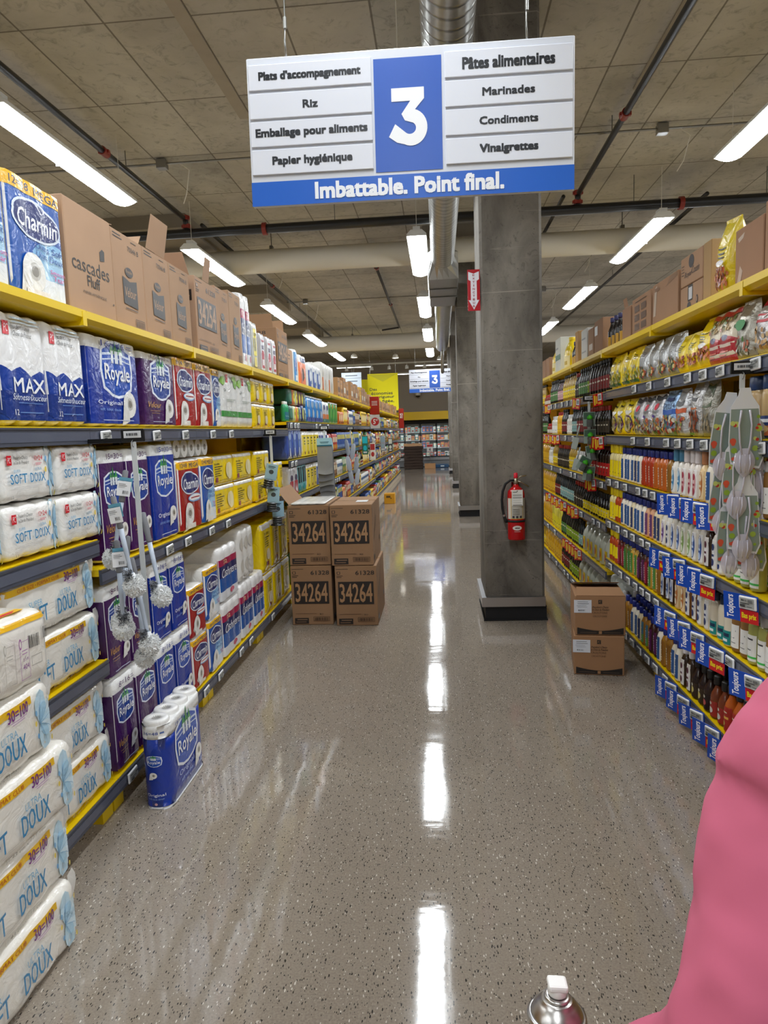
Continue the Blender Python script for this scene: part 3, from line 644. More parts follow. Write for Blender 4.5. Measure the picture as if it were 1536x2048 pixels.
# ---------------------------------------------------------------- cardboard boxes
def carton(W, H, Dp, art, tone='b08d70', flaps=(), sideart=None, leftart=None, tape=True, extra=()):
    m = MB().rbox(-W/2, W/2, 0, Dp, 0, H, 'card:'+tone, .004, 1)
    m.art(art, flat(-W/2, 0, W, H), 'ink', e0=.0008)
    if sideart: m.art(sideart, side(0, 0, Dp, H, W/2), 'ink', e0=.0008)
    if leftart: m.art(leftart, sidel(Dp, 0, Dp, H, -W/2), 'ink', e0=.0008)
    ps = [('carton_body', m.mesh('carton_body'), [])]
    for (p, ang, ln, wd) in flaps:        # p: 'l','r','f','b'
        f = MB(); t = math.radians(ang); c, s_ = math.cos(t), math.sin(t); k = .003
        if p in 'fb':
            y0 = 0 if p == 'f' else Dp; sg = -1 if p == 'f' else 1
            vs = [(x, y0+sg*c*l, H+s_*l+dz) for dz in (.0005, k) for l in (0, ln) for x in (-wd/2*(1-.08*(l > 0)), wd/2*(1-.08*(l > 0)))]
        else:
            x0 = -W/2 if p == 'l' else W/2; sg = -1 if p == 'l' else 1
            vs = [(x0+sg*c*l, Dp/2+y, H+s_*l+dz) for dz in (.0005, k) for l in (0, ln) for y in (-wd/2*(1-.08*(l > 0)), wd/2*(1-.08*(l > 0)))]
        f.add(vs, [(0, 2, 3, 1), (4, 5, 7, 6), (0, 1, 5, 4), (2, 6, 7, 3), (0, 4, 6, 2), (1, 3, 7, 5)], 'card:'+tone)
        ps.append(('flap', f.mesh('flap'), []))
    if tape and not flaps: ps.append(('seam_tape', MB().box(-W/2, W/2, Dp/2-.025, Dp/2+.025, H+.0003, H+.0012, 'gloss:b08a62').mesh('seam_tape'), []))
    ps += list(extra)
    return dict(name='cardboard_box', cat='box', parts=ps)
K = '2a2522'
def barcode(x, y, w, h, col=K, n=13, frame=True):
    r = random.Random(int(x*100+y*1000)); a = []
    if frame: a += [('r', x, y, x+w, y+h*.06, col), ('r', x, y+h*.94, x+w, y+h, col), ('r', x, y, x+w*.02, y+h, col), ('r', x+w*.98, y, x+w, y+h, col)]
    u = x+w*.08
    while u < x+w*.92:
        d = w*.018*r.randint(1, 3); a.append(('r', u, y+h*.18, min(u+d, x+w*.93), y+h*.82, col)); u += d+w*.02*r.randint(1, 3)
    return a
def velour_art(word):
    return [('r', .06, .955, .30, .965, K), ('r', .06, .925, .34, .935, K), ('r', .62, .95, .8, .957, K), ('t', '70346 B' if word == 'Velour' else '77185 A', .68, .87, .36, .05, K, dict(b=-.01)),
            ('e', .49, .62, .13, .05, K), ('t', 'Royale', .49, .622, .2, .05, 'b08a66', dict(b=-.005)), ('p', [(.27, .56), (.49, .525), (.72, .555), (.72, .265), (.27, .285)], '35302d'), ('t', word, .5, .41, .36, .1, 'bb9470', dict(s=.25 if word == 'Velour' else 0)), ('r', .3, .235, .7, .243, K)]+barcode(.6, .06, .30, .095)
BX_CASC = carton(.40, .465, .42, [('t', 'cascades', .49, .475, .80, .13, K, dict(b=.005)), ('p', [(.70, .575), (.80, .59), (.81, .68), (.76, .695), (.70, .66)], K), ('t', 'Fluff', .52, .345, .28, .10, K, dict(b=.03)), ('t', 'PAPIER HYGIÉNIQUE', .53, .235, .50, .034, K, dict(b=.0)), ('r', .93, .2, .955, .215, K)], 'b89679', flaps=(('r', 12, .10, .38),))
BX_VEL = carton(.335, .458, .40, velour_art('Velour'), 'b49275')
BX_VEL2 = carton(.335, .458, .40, velour_art('Velour'), 'b49275', flaps=(('f', 78, .17, .24), ('l', 140, .1, .36)))
BX_VEL3 = carton(.31, .458, .40, velour_art('Velour'), 'b08f72', flaps=(('b', 60, .16, .26),))
def num_art(n, side_=False): return [('t', '61328', .72, .885, .46, .07, K, dict(b=.05)), ('r', .03, .945, .32, .951, K), ('r', .05, .865, .13, .91, K), ('r', .065, .873, .115, .902, 'a47c58'), ('r', .04, .835, .19, .843, K), ('r', .04, .81, .16, .818, K),
            ('r', .07, .36, .92, .74, '2b2421'), ('t', n, .495, .55, .79, .315, 'ae8660', dict(b=.035)), ('r', .08, .19, .6, .196, '6b4c36'), ('t', 'RO', .72, .185, .08, .025, K), ('r', .06, .025, .40, .12, '2b2421'), ('r', .09, .045, .34, .06, '7d6048'), ('r', .12, .085, .37, .10, '8d6e54')]+barcode(.52, .065, .40, .075, '4b3626')
CASH_SIDE = [('t', 'Cashmere', .28, .60, .28, .16, '3a2b22', dict(s=.4, sl=.3)), ('r', .03, .82, .05, .95, '4b3626'), ('r', .06, .06, .2, .15, '33261f'), ('r', .78, .25, .9, .33, '4b3626')]
BX_34254 = carton(.41, .465, .42, num_art('34254'), 'b49277', flaps=(('l', 66, .13, .36), ('f', 80, .14, .12)), leftart=[('t', '61328', .6, .9, .4, .05, K), ('r', .5, .68, .95, .82, '2b2421'), ('t', '34254', .72, .75, .4, .11, 'ae8660'), ('e', .8, .5, .06, .04, K)]+barcode(.6, .1, .3, .1))
BX_ORIG = carton(.30, .49, .40, velour_art('Original'), 'b29074', flaps=(('b', 70, .11, .26),))
BX_ORIG2 = carton(.29, .52, .40, velour_art('Original'), 'b08f72')
BX_STACK = carton(.355, .515, .72, num_art('34264'), '9a7757', sideart=CASH_SIDE)
BX_STACK2 = carton(.355, .515, .72, num_art('34264'), '9a7757', sideart=CASH_SIDE, extra=[('shipping_label', MB().box(.02, .12, .2, .34, .517, .5185, 'ink:e6e8ea').mesh('shipping_label'), [])])
BX_OPEN = carton(.355, .515, .72, num_art('34264'), '9a7757', sideart=CASH_SIDE, flaps=(('l', 52, .17, .60), ('r', 176, .17, .66)), tape=False,
                 extra=[('inner_film', MB().soft(.30, .62, .02, 'film:e6e4e0', 4, .008, .004, z0=.517, gz=2).mesh('inner_film'), [])])

def put(proto, label, side_, fx, y, z, group=None, dy=0, tilt=None):
    if side_ == 'L' and fx < -1.4: fx = -1.459+(fx+1.475)*.4
    return make(proto, label, (fx, y, z), LEFT if side_ == 'L' else RIGHT, group, tilt)
G1 = 'tissue packs on the left shelves'; GB = 'cartons on the left top deck'
TD = 2.153
# ---- left top deck
chA = charmin(.362, .44, .36, 3, 0, '12=48')
put(chA, 'large blue and yellow tissue pack beside the plain carton on left top deck', 'L', -1.50, 2.548, TD, G1)
put(chA, 'large blue and yellow tissue pack cut off by the picture edge on left top deck', 'L', -1.50, 2.178, TD, G1)
put(BX_CASC, 'wide plain kraft carton with leaf mark next to the blue tissue pack', 'L', -1.50, 2.946, TD, GB)
put(BX_VEL, 'kraft carton with dark crest panel, nearest of the three alike on top deck', 'L', -1.515, 3.327, TD, GB)
put(BX_VEL2, 'kraft carton with dark crest panel and raised open flap on top deck', 'L', -1.515, 3.668, TD, GB)
put(BX_VEL3, 'kraft carton with dark crest panel, farthest of three alike on top deck', 'L', -1.515, 3.996, TD, GB)
put(BX_34254, 'kraft carton with large number block standing proud on left top deck', 'L', -1.47, 4.405, TD, GB)
put(BX_ORIG, 'kraft carton just behind the number-block carton on left top deck', 'L', -1.50, 4.768, TD, GB)
put(BX_ORIG2, 'narrow taller kraft carton beside the slim blue towel packs', 'L', -1.50, 5.068, TD, GB)
csT = cashmere(.125, .57, .13, 1, 'csT')
put(csT, 'tall slim blue and magenta tissue pack, nearer of two on top deck', 'L', -1.50, 5.285, TD, G1)
put(csT, 'tall slim blue and magenta tissue pack, farther of two on top deck', 'L', -1.50, 5.415, TD, G1)
gy = packproto('gy', 'paper_towel_pack', 'paper towel', .20, .40, .22, 2, [('r', .25, .32, .75, .86, 'ead810'), ('t', 'no name', .5, .75, .4, .06, '22201a'), ('r', .3, .1, .7, .3, 'd8c640'), ('r', .34, .42, .66, .68, '8d8420')], 'b9bcb8', a=.006)
put(gy, 'clear wrapped towel pack with yellow label on left top deck', 'L', -1.50, 5.585, TD, G1)
redp = packproto('redp', 'paper_towel_pack', 'paper towel', .16, .345, .17, 2, [('r', .1, .1, .9, .85, 'dcdce0'), ('r', .2, .15, .8, .5, 'b2283c'), ('r', .25, .6, .75, .7, '4b3c5c'), ('r', .3, .22, .7, .36, 'e6dada'), ('e', .5, .5, .25, .08, 'b2283c'), ('r', .2, .78, .8, .83, 'a8283a')], 'c6c2c4', a=.006)
for i, y in enumerate((5.83, 6.06, 6.24)): put(redp, 'clear wrapped pack with red and white label on left top deck, %s' % nth(i+1), 'L', -1.50, y, TD, 'red labelled packs on the left top deck')
BX_61 = carton(.44, .47, .40, num_art('34264'), '9a7757', flaps=(('r', 70, .14, .34), ('b', 70, .14, .4), ('l', 95, .12, .34)), leftart=[('t', '61328', .5, .9, .5, .07, K)])
put(BX_61, 'open kraft carton with upright flaps behind the red packs', 'L', -1.49, 6.58, TD, GB)
BX_SM = carton(.22, .33, .35, [('r', .1, .8, .5, .83, K), ('r', .1, .7, .4, .72, K)], 'b8967a')
put(BX_SM, 'small kraft carton beside the orange towel pack', 'L', -1.50, 6.92, TD, GB)
tw = packproto('tw', 'paper_towel_pack', 'paper towel', .16, .36, .16, 1, [('r', .05, .05, .95, .9, '1e8ad0'), ('e', .5, .55, .4, .2, '134f9c'), ('r', .2, .1, .8, .25, 'e6eef2')], 'e8ecee', a=.006)
put(tw, 'white and sky blue towel roll pack standing before the orange pack', 'L', -1.46, 7.13, TD, G1)
org = packproto('org', 'paper_towel_pack', 'paper towel', .40, .34, .30, 2, [('r', .01, .03, .99, .74, 'f2761c'), ('r', .2, .76, .8, .9, '1d3a78'), ('p', [(.3, .3), (.45, .6), (.6, .55), (.7, .3), (.5, .15)], '40301e'), ('r', .2, .1, .4, .5, 'd96412')], 'ece6de', a=.006)
put(org, 'bright orange paper towel pack on left top deck', 'L', -1.48, 7.52, TD, G1)
blp = packproto('blp', 'paper_towel_pack', 'paper towel', .26, .30, .26, 2, [('r', .05, .1, .6, .7, '1c55b0'), ('r', .6, .2, .95, .8, '8fa4c4'), ('e', .5, .5, .3, .2, 'e2e8f0')], 'dfe2e4', a=.006)
for i, y in enumerate((7.98, 8.27, 8.56)): put(blp, 'blue and white towel pack on left top deck, %s' % nth(i+1), 'L', -1.49, y, TD, 'blue towel packs on the left top deck')
clr = packproto('clr', 'paper_towel_pack', 'paper towel', .46, .40, .36, 3, [('e', .25, .62, .14, .16, 'cfc8b8'), ('e', .25, .62, .05, .06, '5c564c'), ('e', .62, .3, .16, .18, 'cfc8b8'), ('e', .62, .3, .05, .06, '5c564c'), ('r', .06, .1, .2, .5, 'e07a28')], 'e4e2dc', a=.012)
put(clr, 'big clear wrapped towel pack showing roll ends, nearer on top deck', 'L', -1.48, 9.0, TD, G1)
put(clr, 'big clear wrapped towel pack showing roll ends, farther on top deck', 'L', -1.48, 9.52, TD, G1)
tone = ['ab8560', 'a07a56', 'b88f66', '9a7450', 'c79a3e', 'b08a68']
BXV = [carton(w, h, .38, [('r', .1, .78, .6, .82, K), ('r', .15, .3, .8, .55, c), ('r', .1, .1, .5, .16, K)], tone[i % 6], tape=False) for i, (w, h, c) in enumerate(((.24, .30, '6b4e38'), (.30, .34, 'cfc8b8'), (.2, .28, '7a5a40'), (.34, .26, '8a6a4c'), (.22, .33, 'd8b24a'), (.28, .24, '5c4634')))]
y = 9.9; k = 0
while y < 24.6:
    i = rnd.randrange(6); w = (.24, .30, .2, .34, .22, .28)[i]; k += 1
    if rnd.random() < .82: put(BXV[i], 'kraft carton far along the left top deck, %s past the clear towel packs' % nth(k), 'L', -1.49, y+w/2, TD, GB)
    y += w+.02+rnd.random()*.08
# ---- upper shelf z=1.69
Z1 = 1.697
mx_ = maxpack()
for i, (y, z) in enumerate(((2.08, 1), (2.39, 1), (2.665, 2))):
    put(mx_, 'white and blue cloud print tissue pack on left upper shelf, %s' % nth(i+1), 'L', -1.485-.012*(i == 1), y+.0, Z1, 'cloud print tissue packs')
royB = royale(.50, .40, .36, 4, BLUE, 'Original', '16=48', hgt=.155)
put(royB, 'wide blue sixteen-roll tissue pack on left upper shelf', 'L', -1.50, 3.08, Z1, G1)
put(royale(.42, .385, .36, 4, PURP, 'Velour', '16=48', hgt=.11), 'purple tissue pack beside the wide blue pack on left upper shelf', 'L', -1.50, 3.585, Z1, G1)
chR = charmin(.30, .402, .34, 3, 0, '8=24', True, mega='TRIPLE')
put(chR, 'red tissue pack with yellow corner on left upper shelf, nearer of two', 'L', -1.50, 3.965, Z1, G1)
put(chR, 'red tissue pack with yellow corner on left upper shelf, farther of two', 'L', -1.50, 4.285, Z1, G1)
put(charmin(.17, .395, .3, 1, 0, '4=16'), 'narrow sky blue tissue pack between red and green-banded packs', 'L', -1.51, 4.54, Z1, G1)
gw = greenwhite(.37, .395, .34, 3, 'gw')
put(gw, 'white tissue pack with green band, nearer of two', 'L', -1.50, 4.825, Z1, G1)
put(gw, 'white tissue pack with green band, farther of two', 'L', -1.50, 5.215, Z1, G1)
nnv = noname(.225, .196, .3, 2, 'nnv', .12, True)
k = 0
for y in (5.54, 5.785, 6.03):
    for j in (0, 1):
        k += 1; put(nnv, 'small yellow tissue pack on left upper shelf, %s column, %s of two' % (nth((k+1)//2), 'bottom' if j == 0 else 'top'), 'L', -1.49, y, Z1+j*.199, 'small yellow tissue packs')
# ---- middle shelf
sd = softdoux()
for i, (y, nm) in enumerate(((2.0, 'nearest'), (2.342, 'middle'), (2.682, 'farthest'))):
    for j in (0, 1): put(sd, 'white tissue pack with blue flower on left middle shelf, %s column, %s of two' % (nm, 'bottom' if j == 0 else 'top'), 'L', -1.485+.006*j, y, 1.228+j*.202, 'flower print tissue packs')
Z2 = 1.097
pv = royale(.262, .50, .36, 2, PURP, 'Velour', '15=30', hgt=.12, lite=True); pb = royale(.33, .515, .36, 3, BLUE, 'Original', '15=30', hgt=.12, lite=True)
put(pv, 'tall purple tissue pack on left middle shelf, right behind the flower packs', 'L', -1.50, 2.985, Z2, G1)
put(pv, 'tall purple tissue pack on left middle shelf, partly behind the toilet brushes', 'L', -1.50, 3.252, Z2, G1)
put(pb, 'tall blue tissue pack on left middle shelf beside the red pack', 'L', -1.50, 3.56, Z2, G1)
cR2 = charmin(.34, .415, .34, 3, 0, '12=48', True, key='cr2'); cB2 = charmin(.26, .42, .34, 2, 0, '12=48', key='cb2')
put(cR2, 'red tissue pack on left middle shelf beside the tall blue pack', 'L', -1.495, 3.93, Z2, G1)
put(cB2, 'blue tissue pack on left middle shelf before the yellow packs', 'L', -1.495, 4.25, Z2, G1)
rr = MB(); ps = []
for i in range(6):
    x = -.30+.12*i
    ps.append(('roll', MB().cyl((x, 0, .056), (x, .10, .056), .055, 'film:f1f0ec', 18).mesh('roll'), [('core', MB().cyl((x, -.001, .056), (x, .0, .056), .02, 'paper:8b857a', 12).mesh('core'))]))
make(dict(name='toilet_roll_row', cat='toilet paper', parts=ps), 'row of loose-wrapped white toilet rolls lying on the red and blue packs', (-1.52, 4.07, Z2+.424), LEFT, G1)
nnp = noname(.46, .205, .36, 4, 'nnp', .13)
for i, y in enumerate((4.70, 5.20, 5.70)):
    for j in (0, 1): put(nnp, 'wide yellow tissue pack on left middle shelf, %s column, %s of two' % (nth(i+1), 'bottom' if j == 0 else 'top'), 'L', -1.60+.05*(i == 2), y, Z2+j*.208, 'wide yellow tissue packs')
nnv2 = noname(.17, .30, .3, 1, 'nnv2', .10, True)
put(nnv2, 'slim yellow tissue pack beside the hanging sink strainers, nearer', 'L', -1.49, 6.06, Z2, G1)
put(nnv2, 'slim yellow tissue pack beside the hanging sink strainers, farther', 'L', -1.49, 6.25, Z2, G1)
# ---- lower-left: flower packs on the low deck and on the bottom deck
cl = club()
put(cl, 'cream thirty-roll pack lying on the lower left shelf, upper of two', 'L', -1.485, 2.435, .707+.232, 'thirty-roll packs')
put(cl, 'cream thirty-roll pack lying on the lower left shelf, lower of two', 'L', -1.485, 2.445, .707, 'thirty-roll packs')
put(cl, 'cream thirty-roll pack on the bottom left deck, upper of two', 'L', -1.485, 2.43, .163+.232, 'thirty-roll packs')
put(cl, 'cream thirty-roll pack on the bottom left deck, lower of two', 'L', -1.485, 2.46, .163, 'thirty-roll packs')
# the pile standing on the floor in front
clp = club(Dp=.185, key='clubpile')
names = ['lowest', 'second lowest', 'middle', 'fourth', 'fifth']
for j in range(4):
    put(clp, 'cream thirty-roll pack in the tall pile on the floor, %s' % names[j], 'L', -1.238-.010*(j % 2), 1.745+.03*((j*7) % 3-1), .003+j*.224, 'thirty-roll packs piled on the floor', tilt=(0, 0, .02*((j % 2)*2-1)))
topb = [('r', .004, .86, .996, .93, 'efb81a'), ('t', 'CLUB SIZE • FORMAT CLUB', .3, .893, .34, .04, 'c8641c')] + barcode(.80, .48, .085, .26, '3a3836', frame=False)+barcode(.91, .55, .045, .24, '3a3836', frame=False)+[('r', .80, .30, .88, .306, '8a867c'), ('r', .80, .42, .88, .426, '8a867c'), ('r', .80, .30, .802, .426, '8a867c'), ('r', .878, .30, .88, .426, '8a867c')]
for x, c in ((.44, 'b9b4aa'), (.57, 'b9b4aa'), (.68, 'b070b0')):
    topb += [('r', x, .2, x+.08, .206, c), ('r', x, .2, x+.003, .68, c), ('r', x+.077, .2, x+.08, .72, c), ('r', x, .68, x+.08, .686, c), ('r', x+.015, .56, x+.065, .57, c), ('r', x+.015, .52, x+.06, .53, c), ('e', x+.004, .66, .012, .07, c), ('e', x+.004, .66, .007, .045, 'f1ede4')]
topb += [('t', '404', .72, .36, .055, .07, '8a3c92'), ('t', '± 5 m', .72, .46, .045, .05, '8a3c92')]+smallprint(.1, .5, .13, 4, .03, 'c9c5bb', .006)
tq = packproto('clubtop', *TP, .60, .235, .185, 5, topb, 'f1ede4', a=.004, r=.04)
tq = tq | dict(parts=[('top_print', MB().art([('r', .05, .1, .9, .3, 'f0bd18'), ('p', [(.3, .12), (.8, .12), (.86, .22), (.34, .22)], 'd8283c')]+smallprint(.1, .3, .5, 4, .07, '8aa0b8', .02), topf(-.28, .02, .56, .145, .2355), 'ink').mesh('top_print'), [])])
put(tq, 'cream thirty-roll pack with barcode panel on top of the floor pile', 'L', -1.25, 1.74, .003+4*.224, 'thirty-roll packs piled on the floor', tilt=(0, .03, .02))
# ---- bottom deck stacks from y=2.8
ZB = .163
p8 = royale(.235, .42, .30, 2, PURP, 'Velour', '8=16', hgt=.15, lite=True, key='p8'); b8 = royale(.235, .42, .30, 2, BLUE, 'Original', '8=16', hgt=.15, lite=True, key='b8')
sk = [(p8, 2.905, 'purple', 'nearest'), (p8, 3.145, 'purple', 'second'), (b8, 3.39, 'blue', 'third'), (b8, 3.635, 'blue', 'fourth')]
for pr, y, c, nm in sk:
    for j in (0, 1): put(pr, '%s eight-roll tissue pack on left bottom deck, %s column, %s of two' % (c, nm, 'bottom' if j == 0 else 'top'), 'L', -1.475-.008*j, y, ZB+j*.424, 'eight-roll packs on the bottom deck')
put(charmin(.27, .30, .32, 2, 0, '18=72', True, key='cr3'), 'red tissue pack on left bottom deck, bottom of two', 'L', -1.475, 3.90, ZB, G1)
put(charmin(.27, .30, .32, 2, 0, '18=72', True, key='cr3'), 'red tissue pack on left bottom deck, top of two', 'L', -1.48, 3.90, ZB+.304, G1)
put(charmin(.26, .33, .32, 2, 0, '18=72', key='cb3'), 'blue and white tissue pack on left bottom deck, bottom of two', 'L', -1.475, 4.18, ZB, G1)
put(charmin(.26, .33, .32, 2, 0, '18=72', key='cb3'), 'blue and white tissue pack on left bottom deck, top of two', 'L', -1.48, 4.18, ZB+.334, G1)
ca = cashmere(.40, .37, .34, 3, 'ca'); cb = cashmere(.32, .40, .34, 3, 'cb')
put(ca, 'blue and magenta tissue pack on left bottom deck, lower of two', 'L', -1.475, 4.53, ZB, G1)
put(ca, 'blue and magenta tissue pack on left bottom deck, upper of two', 'L', -1.475, 4.53, ZB+.375, G1)
put(cb, 'blue and magenta tissue pack on left bottom deck, second column', 'L', -1.475, 4.91, ZB, G1)
put(cb, 'blue and magenta tissue pack on left bottom deck, third column', 'L', -1.475, 5.25, ZB, G1)
wr = packproto('wr', *TP, .40, .40, .34, 3, [('e', .2, .3, .12, .12, 'cfcac0'), ('e', .5, .3, .12, .12, 'cfcac0'), ('e', .8, .3, .12, .12, 'cfcac0'), ('e', .2, .7, .12, .12, 'cfcac0'), ('e', .5, .7, .12, .12, 'cfcac0'), ('e', .8, .7, .12, .12, 'cfcac0')], 'e9e7e2', a=.012)
put(wr, 'white clear-wrapped roll bundle stacked behind the blue and magenta packs', 'L', -1.49, 5.0, ZB+.405, G1)
nb = noname(.30, .33, .34, 2, 'nb', .13, True); nb2 = noname(.30, .42, .34, 2, 'nb2', .13, True)
for i, y in enumerate((5.58, 5.90, 6.22)):
    put(nb, 'tall yellow tissue pack on left bottom deck, %s column, bottom' % nth(i+1), 'L', -1.475, y, ZB, G1)
    put(nb2, 'tall yellow tissue pack on left bottom deck, %s column, top' % nth(i+1), 'L', -1.48, y, ZB+.334, G1)
# ---- the blue pack standing on the floor
fp = MB(); W_, D_, H_ = .128, .46, .395
fp.soft(W_, D_, .325, 'film:0a349c', 1, .06, .003, top=False, gx=12, gz=6, ny=4, flatz=True)
PKF = [('wrapper', fp, [])]
o = root('bathroom_tissue_pack', 'blue four-by-four roll tissue pack standing on the floor by the left shelving', 'toilet paper', None, (-1.29, 2.78, 0), 0)
fr = lambda u, v, e: ((u-.5)*.116, .0605-math.sqrt(.0605**2-((u-.5)*.116)**2)-e, v*H_)
w_ = MB(); w_.v = [(x, y, z*.0+z) for x, y, z in fp.v]; w_.f = fp.f; w_.m = fp.m; w_.s = fp.s
w_.art(shield(.5, .57, .62, .10/H_, 'Royale', '1450b8')+rollpic(.46, .41, .15, .1/H_)+[('t', 'Original', .5, .175, .72, .042, 'eef2fb'), ('t', 'soft tout doux', .5, .135, .62, .02, '8fb4ee', dict(b=0)), ('e', .5, .075, .06, .06*.1/H_, 'd8a8b0')], fr, 'film', step=.125)
sd_ = side(.05, 0, .36, H_, W_/2+.0005)
w_.art(shield(.5, .60, .80, .36/H_, 'Royale', '1450b8')+[('t', 'Original', .42, .27, .5, .08, 'b8c8ee', dict(b=0)), ('t', 'soft tout doux', .42, .19, .4, .04, '8fb4ee', dict(b=0))]+rollpic(.84, .28, .11, .36/H_), sd_, 'film')
part(o, 'wrapper', w_)
part(o, 'white_band', MB().soft(W_+.002, D_+.002, .058, 'film:eeeeec', 1, .061, .003, top=False, z0=.326, gx=12, gz=3, ny=4, flatz=True)
     .art([('t', '16=48', .46, .895, .56, .034, '1d3f98'), ('r', .80, .885, .92, .905, '5a78b8')], fr, 'film', e0=.0025, step=.125)
     .art([('t', '16=48', .3, .895, .3, .04, '1d3f98')], side(.05, 0, .36, H_, W_/2+.002), 'film'))
for j in range(4):
    yy = .06+.1133*j
    q = part(o, 'roll', MB().lathe([(.0565, .380), (.0575, .398), (.050, .407), (.021, .405), (.020, .395)], 'film:f3f2ef', 18, 0, yy, 1, 1, False))
    part(q, 'core', MB().lathe([(.0215, .4055), (.019, .392), (.001, .392)], 'paper:a8a6a2', 14, 0, yy, 1, 1, False))
part(o, 'bottom_edge', MB().soft(W_+.003, D_+.003, .012, 'film:e4e6ea', 1, .061, .003, top=False, z0=.0005, gx=12, gz=2, ny=4, flatz=True))
# ================================================================ right shelves: bottles
def bottle(key, name, cat, H, w, d, body, cap, lab=None, prof='dress', capH=.2, capR=.5, lz=(.12, .60), near=True, labw=1.15, art=(), kind='gloss', seg=14):
    """an oval bottle: body, cap and printed label"""
    P = dict(dress=[(.86, 0), (.98, .015), (1, .05), (1, .55), (.93, .64), (.72, .72), (.52, .765), (.46, .80)],
             tall=[(.9, 0), (1, .02), (1, .56), (.86, .66), (.5, .78), (.36, .86), (.34, .9)],
             oil=[(.88, 0), (1, .03), (1, .25), (.93, .3), (.93, .36), (1, .42), (1, .6), (.85, .74), (.5, .86), (.38, .91)],
             waist=[(.9, 0), (1, .02), (1, .22), (.84, .36), (.84, .44), (.98, .6), (.9, .68), (.6, .76), (.5, .8)],
             jug=[(.9, 0), (1, .03), (1, .56), (.9, .66), (.45, .86), (.3, .9)],
             squeeze=[(.88, 0), (1, .03), (.96, .3), (1, .6), (.92, .7), (.6, .76)],
             jar=[(.92, 0), (1, .03), (1, .72), (.9, .8), (.8, .82)])[prof]
    hb = H*(1-capH); zt = P[-1][1]; sc = hb/(zt*H) if zt else 1
    m = MB().lathe([(r, z*H*sc) for r, z in P], kind+':'+body, seg, 0, d/2, w/2, d/2)
    c = MB(); r0 = capR*w/2; cr = min(1, d/w)
    c.lathe([(r0*.94, hb-.004), (r0, hb+.002), (r0, H-.006), (r0*.9, H)], 'plastic:'+cap, 12, 0, d/2)
    lm = None
    if lab:
        def fn(u, v, e):
            a = (u-.5)*labw*1.7; z = (lz[0]+(lz[1]-lz[0])*v)*hb
            zz = z/(H*sc); rr = P[-1][0]
            for (ra, za), (rb_, zb_) in zip(P, P[1:]):
                if za <= zz <= zb_: rr = ra+(rb_-ra)*(zz-za)/max(1e-6, zb_-za); break
            return ((w/2*rr+e)*math.sin(a), d/2-(d/2*rr+e)*math.cos(a), z)
        lm = MB().art([('r', 0, 0, 1, 1, lab)]+list(art), fn, 'ink', step=.125, e0=.0006)
    ps = [('body', m.mesh('body'), [])]
    if near:
        ps.append(('cap', c.mesh('cap'), []))
        if lm: ps.append(('label', lm.mesh('label'), []))
        return dict(name=name, cat=cat, parts=ps)
    for q in (c, lm):
        if q: m.add(q.v, q.f, 'ink:000000'); m.m[-len(q.f):] = q.m; m.s[-len(q.f):] = q.s
    return dict(name=name, cat=cat, mesh=m.mesh(name))
def vbars(c1, c2='f2f2f0', n=1):
    a = []; r = random.Random(hash(c1) % 97 if False else sum(map(ord, c1)))
    for i in range(7): z = .12+.11*i; a.append(('r', .36, z, .36+.16+.14*r.random(), z+.075, c1))
    return a
def oval(c1, c2): return [('e', .5, .5, .36, .46, c1), ('e', .5, .74, .24, .12, c2), ('r', .3, .42, .7, .5, c2), ('e', .5, .22, .22, .13, c2)]
